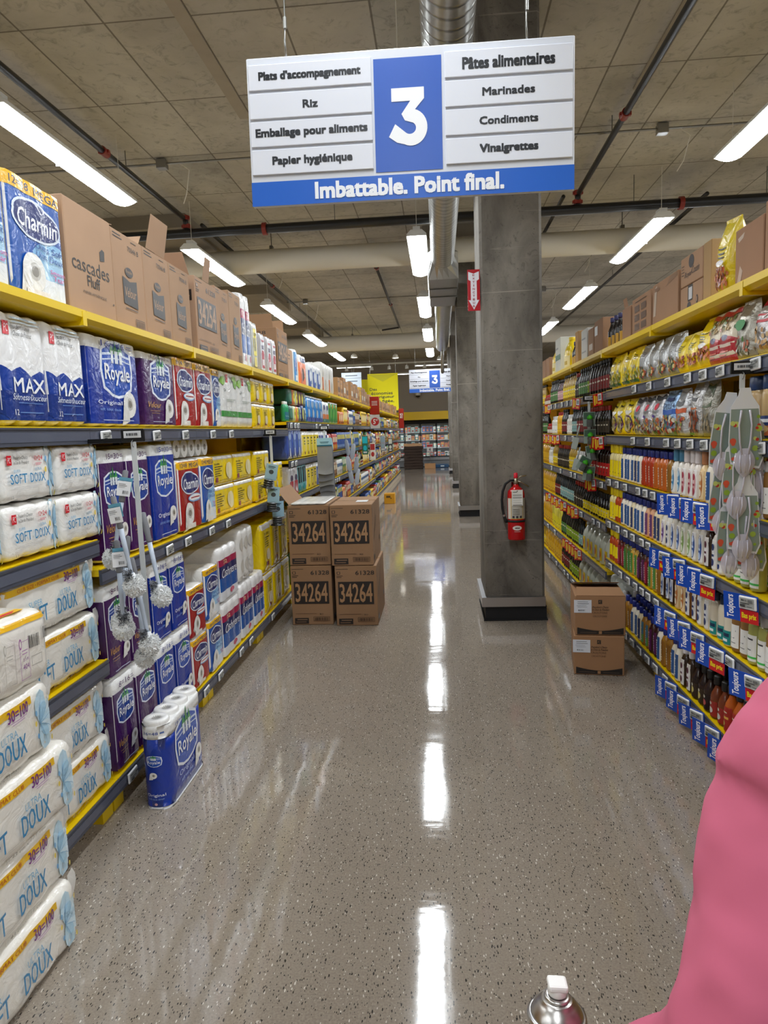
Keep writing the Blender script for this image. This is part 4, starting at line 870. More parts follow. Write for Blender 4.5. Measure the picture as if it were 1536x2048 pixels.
BT = dict(
 yel=bottle('yel', 'dressing_bottle', 'dressing', .255, .077, .062, 'ecdc9c', 'f0d60c', 'f2d80a', 'waist', .25, .62, (.08, .70), art=[('r', .3, .55, .7, .62, '2a2410'), ('r', .34, .42, .64, .47, '2a2410'), ('r', .34, .2, .66, .24, '5c5220')]),
 yelo=bottle('yelo', 'dressing_bottle', 'dressing', .255, .077, .062, 'b8461c', 'f0d60c', 'f2d80a', 'waist', .25, .62, (.2, .66), art=[('r', .3, .55, .7, .66, '2a2410'), ('r', .34, .3, .64, .36, '5a3a10')]),
 wb=bottle('wb', 'dressing_bottle', 'dressing', .235, .078, .062, 'ece4d2', '1e2c7c', '2d5790', 'dress', .17, .54, (.08, .80), labw=.8, art=vbars('dfe8f2')),
 cream=bottle('cream', 'dressing_bottle', 'dressing', .235, .078, .062, 'ead9b0', '1e2c7c', '30406e', 'dress', .17, .54, (.08, .80), labw=.8, art=vbars('e8d8a8')),
 red=bottle('red', 'dressing_bottle', 'dressing', .235, .078, .062, 'b83a12', '1e2c7c', 'a8300e', 'dress', .17, .54, (.08, .80), labw=.8, art=vbars('f0e0c8')),
 orange=bottle('orange', 'dressing_bottle', 'dressing', .235, .078, .062, 'c4641a', '1e2c7c', 'b65a14', 'dress', .17, .54, (.08, .80), labw=.8, art=vbars('f0e4cc')),
 amber=bottle('amber', 'dressing_bottle', 'dressing', .235, .078, .062, '9a6a1c', '1e2c7c', '8a5a14', 'dress', .17, .54, (.08, .80), labw=.8, art=vbars('ead8b0')),
 pink=bottle('pink', 'dressing_bottle', 'dressing', .235, .078, .062, 'dfa67e', '1e2c7c', '6a3a6e', 'dress', .17, .54, (.08, .80), labw=.8, art=vbars('e8c8d8')),
 green=bottle('green', 'dressing_bottle', 'dressing', .235, .078, .062, '6a6a2c', '1e2c7c', '3c7a34', 'dress', .17, .54, (.08, .80), labw=.8, art=vbars('dfe8cc')),
 gold=bottle('gold', 'dressing_bottle', 'dressing', .235, .078, .062, 'c49a3c', '1e2c7c', '4c8a3c', 'dress', .17, .54, (.08, .80), labw=.8, art=vbars('efe6c4')),
 plum=bottle('plum', 'dressing_bottle', 'dressing', .235, .078, .062, '3a1c1a', '1e2c7c', '5a2150', 'dress', .17, .54, (.08, .80), labw=.8, art=vbars('c89ac4')),
 wine=bottle('wine', 'dressing_bottle', 'dressing', .235, .078, .062, '5a1a16', '1e2c7c', '96243a', 'dress', .17, .54, (.08, .80), labw=.8, art=vbars('e4b4b8')),
 dark=bottle('dark', 'dressing_bottle', 'dressing', .235, .072, .058, '3a2414', '1c2048', 'e2e4ea', 'dress', .17, .54, (.1, .78), labw=.8, art=oval('3a5a96', 'cfd8e8')),
 oval_=bottle('oval', 'dressing_bottle', 'dressing', .262, .080, .062, 'e9e3d6', '4a86a8', 'f2f0ec', 'dress', .27, .56, (.06, .82), labw=.85, art=oval('3a86b6', 'cfe4ee')),
 ovalr=bottle('ovalr', 'dressing_bottle', 'dressing', .262, .080, .062, 'e6dcd0', 'e6dede', 'f2f0ec', 'dress', .27, .56, (.06, .82), labw=.85, art=oval('d8a0a0', 'a8324a')),
 ovalp=bottle('ovalp', 'dressing_bottle', 'dressing', .262, .080, .062, 'e4dccc', '6a4a82', 'f2f0ec', 'dress', .27, .56, (.06, .82), labw=.85, art=oval('6a3a86', 'e4d8ee')),
 ovalb=bottle('ovalb', 'dressing_bottle', 'dressing', .262, .080, .062, 'e6dfd0', '4a68a0', 'f2f0ec', 'dress', .27, .56, (.06, .82), labw=.85, art=oval('2f5aa6', 'c8d8f0')),
 ovalg=bottle('ovalg', 'dressing_bottle', 'dressing', .262, .080, .062, 'e2e0c8', '6f9a4e', 'f0f0e6', 'dress', .27, .56, (.06, .82), labw=.85, art=oval('8fb45c', 'e4eed0')),
 ovaln=bottle('ovaln', 'dressing_bottle', 'dressing', .262, .080, .062, 'e8e2d4', 'd8d8d8', 'f4f2ee', 'dress', .27, .56, (.06, .82), labw=.85, art=oval('f0f0ee', '24386e')),
 ovalc=bottle('ovalc', 'dressing_bottle', 'dressing', .262, .080, .062, 'e6c68e', 'b87a50', 'f0d2a2', 'dress', .27, .56, (.06, .82), labw=.85, art=oval('c4763a', 'f2e2c4')),
 ovald=bottle('ovald', 'dressing_bottle', 'dressing', .262, .080, .062, '7a4a1a', '8fc0d6', 'f0eee8', 'dress', .27, .56, (.06, .82), labw=.85, art=oval('e8e8ea', '24386e')),
 ovall=bottle('ovall', 'dressing_bottle', 'dressing', .262, .080, .062, 'e6dcc4', '8fc0d6', 'f2f0ec', 'dress', .27, .56, (.06, .82), labw=.85, art=oval('e8ecf0', '24386e')),
 teal=bottle('teal', 'dressing_bottle', 'dressing', .225, .080, .066, 'ddd3bc', '14304e', '1d8a86', 'squeeze', .2, .62, (.05, .42), labw=1.2, art=[('r', .1, .55, .9, .8, '14304e'), ('r', .15, .2, .8, .4, 'e6ece8')]),
 brown=bottle('brown', 'dressing_bottle', 'dressing', .235, .080, .066, '8a6230', 'dedede', 'e8e6e0', 'squeeze', .17, .62, (.1, .66), labw=1.2, art=[('r', .2, .7, .8, .76, '3a3a3a'), ('r', .2, .4, .7, .45, '6a6a6a'), ('r', .2, .2, .8, .23, '6a6a6a')]),
 lime=bottle('lime', 'dressing_bottle', 'dressing', .235, .075, .066, 'a8a85a', 'e0e0da', 'efeee8', 'jar', .2, .7, (.08, .7), labw=1.3, art=[('r', .2, .8, .8, .86, '3a3a3a'), ('r', 0, .1, 1, .18, '4cc05a'), ('r', .2, .4, .7, .44, '6a6a6a')]),
 fig=bottle('fig', 'dressing_bottle', 'dressing', .215, .070, .07, '2c1a12', '161412', '3a2a18', 'tall', .2, .6, (.05, .5), labw=1.3, art=[('e', .5, .5, .2, .24, 'c8b86a'), ('e', .5, .85, .12, .1, 'cfc8b4')]),
 figr=bottle('figr', 'dressing_bottle', 'dressing', .215, .070, .07, '2a1812', '161412', '241410', 'tall', .2, .6, (.05, .5), labw=1.3, art=[('e', .5, .45, .2, .2, 'c0504a'), ('e', .5, .85, .12, .1, 'cfc8b4')]),
 figd=bottle('figd', 'dressing_bottle', 'dressing', .215, .070, .07, '7a3a1c', '161412', 'a02c22', 'tall', .2, .6, (.05, .5), labw=1.3, art=[('e', .5, .4, .22, .2, 'd8d0c4'), ('e', .5, .85, .12, .1, 'cfc8b4')]),
 chili=bottle('chili', 'dressing_bottle', 'dressing', .225, .068, .068, 'b85a1c', '161412', 'a8281a', 'tall', .16, .6, (.03, .66), labw=1.4, art=[('r', .2, .5, .8, .6, 'e8b04a'), ('e', .4, .3, .16, .1, 'd8c05a'), ('r', .2, .75, .7, .8, 'e8d8b8')]),
 pale=bottle('pale', 'dressing_bottle', 'dressing', .225, .068, .068, 'd8c89a', '161412', '1f5a50', 'tall', .16, .6, (.03, .5), labw=1.4, art=[('r', .2, .5, .8, .6, 'e8e0c8'), ('e', .5, .3, .2, .12, 'd8442a')]),
 wcap=bottle('wcap', 'dressing_bottle', 'dressing', .262, .080, .062, '3a2818', 'e4dede', 'ece8e2', 'dress', .27, .56, (.06, .82), labw=.8, art=oval('ece6e4', '5a2a3a')),
 grey=bottle('grey', 'dressing_bottle', 'dressing', .245, .07, .06, '8f8a80', 'b4b2b0', 'cfcbc4', 'dress', .2, .56, (.1, .7)),
 bgrn=bottle('bgrn', 'dressing_bottle', 'dressing', .235, .07, .058, '9a6a2c', '1e2c7c', '4a7a8e', 'dress', .17, .54, (.08, .80), labw=.8, art=[('r', 0, 0, 1, .4, '5a9a4c')]+vbars('cfdde8')),
)
NAMES = dict(yel='yellow capped yellow-label', yelo='yellow capped orange', wb='blue capped white', cream='blue capped cream', red='blue capped red', orange='blue capped orange', amber='blue capped amber', pink='blue capped pink', green='blue capped olive green', gold='blue capped golden', plum='blue capped dark plum', wine='blue capped wine red', dark='dark brown white-label',
 oval_='light blue topped white', ovalr='pale red printed-top white', ovalp='purple topped white', ovalb='mid blue topped white', ovalg='green topped white', ovaln='white topped white', ovalc='tan topped cream', ovald='sky blue topped brown', ovall='sky blue topped white', teal='navy capped teal-label', brown='white capped brown', lime='pale green white-label', fig='black capped fig-print', figr='black capped red-fruit', figd='black capped red-label', chili='black capped orange chili', pale='black capped pale', wcap='white topped dark', grey='grey capped grey', bgrn='blue capped brown and green')
TIER = {0: 'right third tier', 1: 'right fourth tier', 2: 'right fifth tier', 3: 'right bottom tier'}
RZ = [1.217, .887, .562, .142]
BX0 = 1.3285
# runs listed from the far end (y = 5.56) towards the camera
RUN = [
 [('yel', 4), ('wb', 4), ('cream', 1), ('wb', 1), ('red', 3), ('orange', 3), ('amber', 1), ('oval_', 2), ('ovalr', 3), ('ovalc', 1), ('wb', 3), ('ovaln', 2), ('wb', 2), ('brown', 2)],
 [('yel', 2), ('yelo', 2), ('wb', 3), ('cream', 1), ('wb', 3), ('pink', 1), ('pink', 1), ('cream', 2), ('ovalp', 1), ('ovaln', 1), ('ovalb', 2), ('ovalg', 2), ('ovalb', 2), ('wcap', 1), ('ovaln', 2), ('lime', 4)],
 [('yelo', 3), ('wine', 2), ('green', 2), ('gold', 2), ('plum', 2), ('wine', 1), ('gold', 2), ('amber', 1), ('dark', 3), ('ovalc', 2), ('ovald', 2), ('ovall', 2), ('teal', 3), ('brown', 2), ('lime', 2), ('brown', 2)],
 [('grey', 1), ('amber', 2), ('wb', 2), ('cream', 1), ('bgrn', 2), ('plum', 2), ('wb', 1), ('amber', 2), ('wb', 2), ('wcap', 2), ('fig', 2), ('figr', 1), ('figd', 2), ('chili', 2), ('pale', 2), ('chili', 1), ('pale', 1)],
]
for ti, run in enumerate(RUN):
    seq = [k for k, n in run for _ in range(n)]
    y = 5.565 if ti < 3 else 5.2
    for k in seq:
        w = .0815
        y -= w+.004; yy = y+w/2
        if yy < 2.75: break
        lab = '%s dressing bottle on %s, ' % (NAMES[k], TIER[ti])
        n = tally((k, ti)); rows = 3 if ti == 3 else 2
        for r in range(rows):
            o = make(BT[k], '#%s#%s#%d#%d' % (k, lab, ti, r), (BX0+.072*r+.002*((n*7) % 5-2), yy, RZ[ti]), RIGHT, '%s dressing bottles on the %s' % (NAMES[k], TIER[ti]))
# labels count from the camera end, so number each kind once all stand
byk = {}
for o in list(COL.objects):
    l = o.get('label', '')
    if l.startswith('#'):
        _, k, lab, ti, r = l.split('#'); byk.setdefault((k, lab, r), []).append(o)
for (k, lab, r), os_ in byk.items():
    os_.sort(key=lambda o: o.location.y)
    for i, o in enumerate(os_): o['label'] = lab+(('front row, ', 'second row, ', 'third row, ')[int(r)])+nth(i+1)
# ---------------------------------------------------------------- bags on the two upper tiers
def bag(key, name, W, H, T, col, art, kind='foil', pinch=.9):
    m = MB().pillow(W, T, H, kind+':'+col, pinch=pinch)
    m.art(art, lambda u, v, e: (lambda p: (p[0], p[1]-e, p[2]))(bagpt(u, v, W, T, H, -1, pinch, .5)), 'film' if kind == 'film' else 'ink', step=.1, e0=.002)
    s = MB().box(-W*.43, W*.43, T/2-.004, T/2+.004, H-.016, H+.004, kind+':'+col)
    return dict(name=name, cat='food bag', parts=[('pouch', m.mesh('pouch'), []), ('top_seal', s.mesh('top_seal'), [])])
def specks(x0, x1, y0, y1, n, cols, sd=1, r0=.03, r1=.06, asp=1):
    r = random.Random(sd); return [('e', r.uniform(x0, x1), r.uniform(y0, y1), r.uniform(r0, r1), r.uniform(r0, r1)*asp, r.choice(cols), 7) for _ in range(n)]
SAL = ['6f8a3a', '4c6a28', 'b8b060', 'c8762e', 'a83a2a', 'd8c890', '8a5a30']
def lines(x0, x1, y, n, c): return smallprint(x0, x1, y, n, .05, c, .02)
BG = dict(
 ylg=bag('ylg', 'salad_topping_bag', .19, .25, .09, 'efd40c', lines(.3, .7, .8, 3, '2a2410')+specks(.15, .85, .14, .52, 34, ['8f9a3e', 'c2b878', '6a7a2c', 'dcd0a0'], 3)+[('r', .06, .05, .94, .13, '3c6a34')], 'film'),
 slv=bag('slv', 'salad_topping_bag', .19, .238, .09, 'b4b6b6', lines(.3, .7, .82, 3, '7a7a7a')+specks(.14, .86, .08, .42, 36, SAL, 5)),
 ylr=bag('ylr', 'fried_onion_bag', .16, .20, .08, 'efd40c', lines(.3, .7, .72, 4, '2a2410')+specks(.12, .88, .12, .42, 40, ['a8421c', 'c4652e', '8a3216', 'd8894a'], 6), 'film'),
 ylu=bag('ylu', 'fried_onion_bag', .15, .35, .10, 'efd40c', [('r', .3, .62, .7, .64, '2a2410')]+lines(.3, .7, .56, 2, '2a2410')+specks(.14, .86, .12, .40, 50, ['a8421c', 'c4652e', '8a3216', 'd8894a'], 7)+[('e', .6, .44, .2, .04, 'e8e4e0')], 'film'),
 ylt=bag('ylt', 'fried_onion_bag', .20, .25, .12, 'efd40c', [('r', .3, .68, .7, .70, '2a2410')]+lines(.3, .7, .62, 3, '2a2410')+specks(.14, .86, .16, .42, 50, ['a8421c', 'c4652e', '8a3216', 'd8894a'], 7)+[('e', .6, .44, .2, .05, 'e8e4e0')], 'film'),
 redb=bag('redb', 'tortilla_strip_bag', .19, .245, .09, 'dccfb4', [('r', .03, .03, .97, .42, 'b01c2a'), ('p', [(.03, .42), (.5, .54), (.97, .42)], 'b01c2a'), ('e', .5, .48, .16, .06, '5a5a7a'), ('r', .2, .3, .8, .36, 'e8d8c8'), ('r', .25, .2, .7, .23, 'd8705a'), ('r', .25, .13, .6, .16, 'd8705a')]+specks(.1, .9, .62, .86, 22, ['4c6a3a', 'a8583a', '6a8a4a', 'c4a878'], 8)+[('r', .03, .88, .97, .97, 'b01c2a')], 'film'),
 clrb=bag('clrb', 'salad_topping_bag', .15, .25, .08, 'a8a498', specks(.12, .88, .05, .4, 24, ['8a8a6a', '4c7a3a', 'b86a4a', 'd8d4cc'], 9)+[('e', .5, .6, .25, .1, '3c8a4a')]),
 redw=bag('redw', 'tortilla_strip_bag', .26, .238, .13, 'd0cccb', [('r', .03, .84, .97, .98, 'b81424'), ('r', .03, .55, .97, .7, 'b81424'), ('t', '7', .5, .68, .3, .12, 'f0e8e8')]+specks(.1, .9, .1, .48, 30, ['c49a5a', 'a87a3c', 'd8b88a'], 11)),
 ylp=bag('ylp', 'crouton_bag', .19, .25, .09, 'efd40c', [('r', .25, .82, .7, .86, '2a2410'), ('e', .5, .64, .32, .06, 'e8e2d0')]+[('e', .5, .3, .42, .26, '5a2a5e', 18), ('e', .5, .34, .42, .25, 'd8cda0', 18)]+specks(.16, .84, .18, .52, 34, ['b8a060', '8a6a34', 'cfc08a', '6f7a3a'], 12, asp=.8), 'film'),
 pcr=bag('pcr', 'crouton_bag', .18, .25, .08, 'c9c9cc', [('r', .05, .86, .95, .97, '3a3a3e'), ('e', .5, .72, .14, .09, 'c81e34'), ('t', 'Croutons', .5, .60, .55, .1, '26262a', dict(s=.4, b=0)), ('r', .12, .44, .45, .50, '2c5a3c')]+specks(.08, .92, .04, .42, 46, SAL, 13)),
 pcb=bag('pcb', 'crouton_bag', .18, .25, .08, 'c9c9cc', [('r', .05, .86, .95, .97, '3a3a3e'), ('e', .5, .72, .14, .09, 'c81e34'), ('t', 'Croutons', .5, .60, .55, .1, '26262a', dict(s=.4, b=0)), ('r', .12, .44, .5, .50, '5a3c96')]+specks(.08, .92, .04, .42, 46, SAL, 14)),
 tor=bag('tor', 'tortilla_strip_bag', .22, .26, .09, '8fb0d4', [('r', .05, .47, .95, .58, '2456a8'), ('t', 'TORTILLA', .5, .66, .72, .12, '1c2c5c', dict(b=.02)), ('r', .3, .78, .7, .86, '3c4a7a')]+specks(.06, .94, .06, .44, 52, ['c4762e', '6a8a3a', 'd8d0b8', 'a83a2a', 'e0a84a'], 15)),
 toro=bag('toro', 'tortilla_strip_bag', .14, .26, .08, 'c8cacc', [('r', .06, .48, .94, .58, 'c4541c'), ('r', .2, .64, .8, .74, '5c5c5c')]+specks(.08, .92, .06, .44, 40, ['c4762e', '6a8a3a', 'a83a2a', 'd8b87a'], 16)),
 tallc=bag('tallc', 'crispy_topping_bag', .13, .30, .08, 'b9b8b6', [('r', .3, .62, .7, .68, '4a4a4a'), ('r', .25, .47, .75, .50, 'c4703a')]+specks(.12, .88, .08, .42, 40, ['a8502a', 'c4763c', '7a3a1c'], 17)+[('r', .3, .02, .7, .06, '6a9a3a')]),
 tallg=bag('tallg', 'crispy_topping_bag', .13, .28, .08, '9c9a90', [('r', .2, .52, .85, .92, '3c4a24')]+specks(.15, .85, .1, .4, 20, ['b8a88a', '8a7a5a'], 18)),
)
BN = dict(ylg='yellow salad topping', slv='silver salad topping', ylr='small yellow fried onion', ylt='tall yellow fried onion', redb='red and beige tortilla strip', clrb='clear and green salad topping', redw='big red-topped silver', ylp='yellow and purple crouton', pcr='silver and green-strip crouton', pcb='silver and purple-strip crouton', tor='pale blue tortilla strip', toro='orange-band tortilla strip', tallc='tall clear crispy topping', tallg='tall olive-label topping')
def bags(lst, z, tier):
    for k, y in lst:
        n = tally((k, tier)); make(BG[k], '%s bag on the %s, %s' % (BN[k], tier, nth(n)), (1.34, y, z), RIGHT, None, tilt=(-.05, 0, .06*((n*5) % 3-1)))
bags([('redw', 3.0), ('clrb', 3.225), ('redb', 3.40), ('redb', 3.535), ('ylt', 3.665), ('ylr', 3.83), ('ylr', 3.99), ('slv', 4.14), ('slv', 4.33), ('slv', 4.53), ('slv', 4.73), ('ylg', 4.92), ('ylg', 5.13), ('ylg', 5.35), ('ylg', 5.50)][:15], 1.894, 'right first tier')
bags([('tallg', 3.63), ('tallc', 3.79), ('toro', 4.02), ('tor', 4.22), ('pcb', 4.44), ('pcb', 4.645), ('pcr', 4.85), ('ylp', 5.07), ('ylp', 5.30), ('ylp', 5.47)], 1.549, 'right second tier')
jarb = bottle('jarb', 'sauce_jar', 'sauce jar', .26, .11, .10, 'b89a6a', '1b3560', '24386e', 'jar', .22, .86, (.0, .45), labw=1.5, art=[('r', .1, .1, .9, .55, 'c8703c'), ('e', .5, .4, .25, .2, 'd8b878'), ('r', .2, .7, .8, .85, 'e8ecf2')])
for i, y in enumerate((2.86, 2.985, 3.11)): make(jarb, 'blue capped dip jar behind the hanging salad servers, %s' % nth(i+1), (1.335, y, 1.549), RIGHT, 'blue capped dip jars')
# ---- right top deck
TR = 2.198
def ctn(label, y, w, h, art, tone_='b08d70', fl=(), dp=.4, la=None): put(carton(w, h, dp, art, tone_, flaps=fl, sideart=la), label, 'R', 1.355, y, TR, 'cartons on the right top deck')
ctn('plain kraft carton at the picture edge on right top deck', 2.90, .30, .31, [('r', .2, .8, .6, .83, K)], 'ab8468')
ctn('plain kraft carton with torn tape next to the upright yellow bag', 3.20, .27, .27, [('p', [(.1, .85), (.35, .9), (.3, .82), (.14, .78)], 'c9b4a0'), ('p', [(.1, .15), (.2, .4), (.3, .3), (.22, .12)], 'c9ae98')], 'ab8468')
ctn('thin kraft carton with script lettering behind the upright yellow bag', 3.665, .10, .315, [], 'b59468', la=[('t', 'Bag', .20, .40, .22, .2, K, dict(s=.35, b=.02)), ('t', 'Co', .30, .28, .14, .14, K, dict(s=.35, b=.02))]+smallprint(.1, .34, .80, 5, .04, '5c4630', .012))
make(BG['ylu'], 'tall yellow bag standing upright before the cartons on right top deck', (1.335, 3.44, TR), RIGHT, None, tilt=(.0, .05, .1))
ctn('upper kraft carton with round stamp and script lettering on right top deck', 3.885, .32, .155, [('e', .5, .74, .12, .22, '3b3434'), ('t', 'Royal', .36, .34, .34, .24, '4a3c34', dict(s=.4, b=0)), ('t', 'Cousin', .7, .42, .34, .24, '4a3c34', dict(s=.4, b=0))]+smallprint(.06, .2, .7, 4, .1, '5c4a3c', .02), 'b08d70'); COL.objects[-1]
ob = [o for o in D.objects if o.get('label', '').startswith('upper kraft carton with round')][0]; ob.location.z = TR+.158
ctn('lower kraft carton with square hole showing white bags on right top deck', 3.885, .32, .155, [('r', .36, .45, .58, .98, '2c2620'), ('r', .40, .5, .56, .9, 'd0d2d6'), ('e', .42, .25, .09, .18, '3b3434'), ('e', .78, .4, .04, .14, '3b3434'), ('e', .78, .4, .02, .09, 'b08d70')], 'b08d70')
ctn('tall kraft carton with flap on right top deck past the stamped cartons', 4.32, .46, .275, [('p', [(.55, .8), (.75, .98), (.98, .98), (.98, .9)], '8f6c4e'), ('p', [(.04, .3), (.10, .9), (.2, .95), (.14, .3)], 'c4b2a0'), ('r', .1, .82, .3, .9, '8c6a50')], 'aa866a', (('b', 80, .05, .36),))
ctn('kraft carton with printed grid on right top deck', 4.80, .42, .27, [('r', .15+.36*i, .2+.22*j, .42+.36*i, .36+.22*j, '6b5240') for i in range(2) for j in range(3)]+[('r', .2, .88, .8, .9, '5c4636')], 'aa866a')
ctn('narrow tall kraft carton beside the dark bottles on right top deck', 5.16, .22, .25, [], 'a68268', (('f', 80, .06, .1),))
bk = bottle('bk', 'sauce_bottle', 'sauce', .27, .07, .07, '1c1614', '2a2a60', 'c8981c', 'tall', .12, .5, (.1, .5), near=False)
for i, y in enumerate((5.40, 5.52, 5.64, 5.76)): make(bk, 'dark sauce bottle among cartons on right top deck, %s' % nth(i+1), (1.37, y, TR), RIGHT, 'dark bottles on the right top deck')
ctn('kraft carton with white label past the dark bottles on right top deck', 6.03, .30, .30, [('r', .05, .6, .4, .85, 'd8dadc')], 'a68268')
ctn('narrow kraft carton with pale panel on right top deck', 6.32, .22, .27, [('r', .2, .3, .8, .5, 'c8b8a4')], 'aa866a')
ctn('tall white carton on right top deck', 6.60, .26, .30, [('r', .1, .7, .7, .75, '5a5a5a'), ('r', .1, .3, .8, .35, '8a8a8a')], 'c9c8c4')
ctn('narrow kraft carton opened upright on right top deck', 6.95, .14, .33, [], 'b08a5c')
ctn('white carton with green band on right top deck', 8.02, .32, .40, [('r', 0, .4, 1, .55, '3c6a4c'), ('r', .1, .7, .6, .75, '7a7a7a')], 'cfd0c8')
jug = bottle('jug', 'oil_jug', 'oil jug', .36, .24, .16, 'e2c31a', 'e2c31a', 'efe0a0', 'jug', .1, .3, (.1, .5), art=[('r', .2, .3, .8, .6, 'c8a81a')])
make(jug, 'yellow oil jug with handle beside a kraft carton on right top deck', (1.36, 7.62, TR), RIGHT)
make(jug, 'yellow oil jug with handle farthest on right top deck', (1.36, 8.42, TR), RIGHT)
for i, y in enumerate((7.16, 7.26)): make(bk, 'dark bottle with yellow label next to the upright opened carton, %s' % nth(i+1), (1.37, y, TR), RIGHT, 'dark bottles on the right top deck')
for i, y in enumerate((8.75, 9.05)): ctn('kraft carton at the far visible end of right top deck, %s' % nth(i+1), y, .26, .26, [], 'a68268')
# ---- right far bays (y > 5.6)
fb = {}
for k, (nm, cat, H, w, d, body, cap, lab, prof, ch) in dict(
    oilr=('vinegar_bottle', 'vinegar', .262, .062, .062, '191210', '1a1a1a', '7a1c1c', 'tall', .10), oily=('oil_bottle', 'oil', .262, .07, .07, 'a8861c', '1a1a1a', 'e6c81a', 'tall', .10), oilg=('vinegar_bottle', 'vinegar', .262, .062, .062, '16180f', '20201c', '4c7a3c', 'tall', .12),
    pinkb=('sauce_bottle', 'sauce', .24, .06, .06, '4a2a2a', '141414', 'c89aa0', 'tall', .12), oilb=('oil_jug', 'oil', .255, .11, .10, 'c8940c', 'd8c81a', 'd8a81a', 'oil', .1), soy=('soy_sauce_bottle', 'soy sauce', .24, .06, .06, '140e0c', 'a8281c', '3a3022', 'tall', .14),
    soyy=('soy_sauce_bottle', 'soy sauce', .22, .06, .06, '120d0b', '161414', 'e6cc14', 'tall', .2), whi=('mayonnaise_jar', 'mayonnaise', .20, .08, .07, 'dcd8cc', 'e2e2e0', 'e8e8e4', 'squeeze', .18), ket=('ketchup_bottle', 'ketchup', .24, .08, .07, 'e0a81a', 'c01c20', 'e6b81a', 'squeeze', .15),
    redj=('spice_jar', 'spices', .12, .055, .055, '8a2a1c', 'c42a22', 'd8d0c4', 'jar', .25), redl=('sauce_bottle', 'sauce', .27, .075, .07, '2a1410', '5a1a14', 'b81c1c', 'dress', .1), grn=('vinegar_bottle', 'vinegar', .262, .065, .065, '1c1a16', '141414', '8aa81c', 'tall', .12),
    clear=('vinegar_jug', 'vinegar', .27, .15, .14, 'b6b8a8', 'b0b2a4', 'd8b41a', 'jug', .08), yel2=('lemon_juice_jug', 'lemon juice', .28, .10, .09, 'dccf4a', 'e6d83a', 'e0d01c', 'squeeze', .1), stripe=('vinegar_bottle', 'vinegar', .262, .06, .06, '20262a', '141414', '8ab0ae', 'tall', .12)).items():
    ar = [('e', .5, .5, .3, .3, 'b84a1c')] if k == 'clear' else [('r', .2, .6, .8, .72, 'd8d0bc'), ('r', .3, .25, .7, .32, '3a3028')]
    fb[k] = bottle(k, nm, cat, H, w, d, body, cap, lab, prof, ch, .5, (.12, .56), near=k == 'clear', art=ar, seg=10, labw=.6 if k == 'clear' else 1.3)
FN = dict(oilr='dark red-label vinegar bottle', oily='yellow-label oil bottle', oilg='dark green-label vinegar bottle', pinkb='pink-label sauce bottle', oilb='golden oil jug', soy='dark soy sauce bottle', soyy='black bottle with yellow label', whi='white squeeze jar', ket='yellow bottle with red cap', redj='small red-lidded spice jar', redl='dark bottle with red label', grn='dark bottle with lime label', clear='clear vinegar jug with yellow label', yel2='yellow lemon juice jug', stripe='slim bottle with pale blue label')
FR = [  # tier z, runs from near (5.64) outward
 (1.887, [('oilr', 9), ('grn', 1), ('oilg', 5), ('soy', 2), ('oily', 8), ('pinkb', 5), ('oilg', 6), ('redj', 6), ('oily', 8)]),
 (1.537, [('soy', 10), ('oilr', 6), ('stripe', 3), ('whi', 3), ('oilr', 4), ('ket', 3), ('whi', 4), ('redj', 5), ('oilg', 6), ('oily', 8)]),
 (1.177, [('redl', 7), ('soyy', 4), ('whi', 4), ('oily', 5), ('soy', 9), ('oily', 4), ('whi', 3), ('oilb', 8)]),
 (.837, [('soyy', 12), ('soy', 6), ('stripe', 10), ('oilr', 4), ('oilb', 14)]),
 (.447, [('clear', 6), ('stripe', 2), ('grn', 8), ('oilg', 4), ('yel2', 6), ('oilb', 6)]),
 (.097, [('clear', 7), ('grn', 6), ('oilr', 6), ('oilb', 10), ('oily', 4)])]
TN = ['far right first tier', 'far right second tier', 'far right third tier', 'far right fourth tier', 'far right fifth tier', 'far right bottom tier']
for ti, (z, runs) in enumerate(FR):
    y = 5.64
    for k, n in runs:
        W_k = {'oilb': .115, 'clear': .165, 'yel2': .108, 'whi': .088, 'ket': .088, 'redl': .082}.get(k, .074)
        for i in range(n):
            if y+W_k > 9.6: break
            c = tally((k, TN[ti]))
            make(fb[k], '%s on the %s, %s' % (FN[k], TN[ti], nth(c)), (1.329+.003*((c*3) % 4), y+W_k/2, z), RIGHT, '%ss on the %s' % (FN[k], TN[ti]))
            y += W_k+.004
# ---------------------------------------------------------------- electronic labels and promo cards
def eslart(): return [('r', 0, 0, 1, 1, 'a9aaa4')]+barcode(.06, .62, .5, .3, '3a3a3a', frame=False)+[('r', .06, .44, .7, .54, '4a4a4a'), ('r', .06, .12, .42, .36, '3a3a3a'), ('r', .55, .15, .9, .22, '5a5a5a'), ('r', .62, .62, .92, .9, '6a6a68')]
def esl():
    a = MB().rbox(-.046, .046, -.009, 0, -.025, .025, 'plastic:eeeff0', .004, 1)
    b = MB().art(eslart(), flat(-.037, -.018, .074, .036, -.009), 'paper', e0=.0006)
    return dict(name='price_tag', cat='price tag', parts=[('tag_case', a.mesh('tag_case'), []), ('tag_screen', b.mesh('tag_screen'), [])])
ES = esl()
def tag(side_, y, z, where, dx=0):
    fx = (LX+.0115 if side_ == 'L' else RX-.0115); n = tally(('tag', where))
    make(ES, 'white electronic price tag on the %s rail, %s' % (where, nth(n)), (fx, y, z), LEFT if side_ == 'L' else RIGHT, 'electronic price tags', tilt=(0, .05*((n*3) % 3-1), 0))
for y in (2.88, 3.42, 3.82, 4.30, 4.69): tag('L', y, 1.654, 'left upper shelf')
for y in (3.48, 3.75, 4.16, 4.50): tag('L', y, 1.054, 'left middle shelf')
for y in (2.87, 3.88, 4.15, 4.62, 4.87, 5.55): tag('L', y, .120, 'left bottom deck')
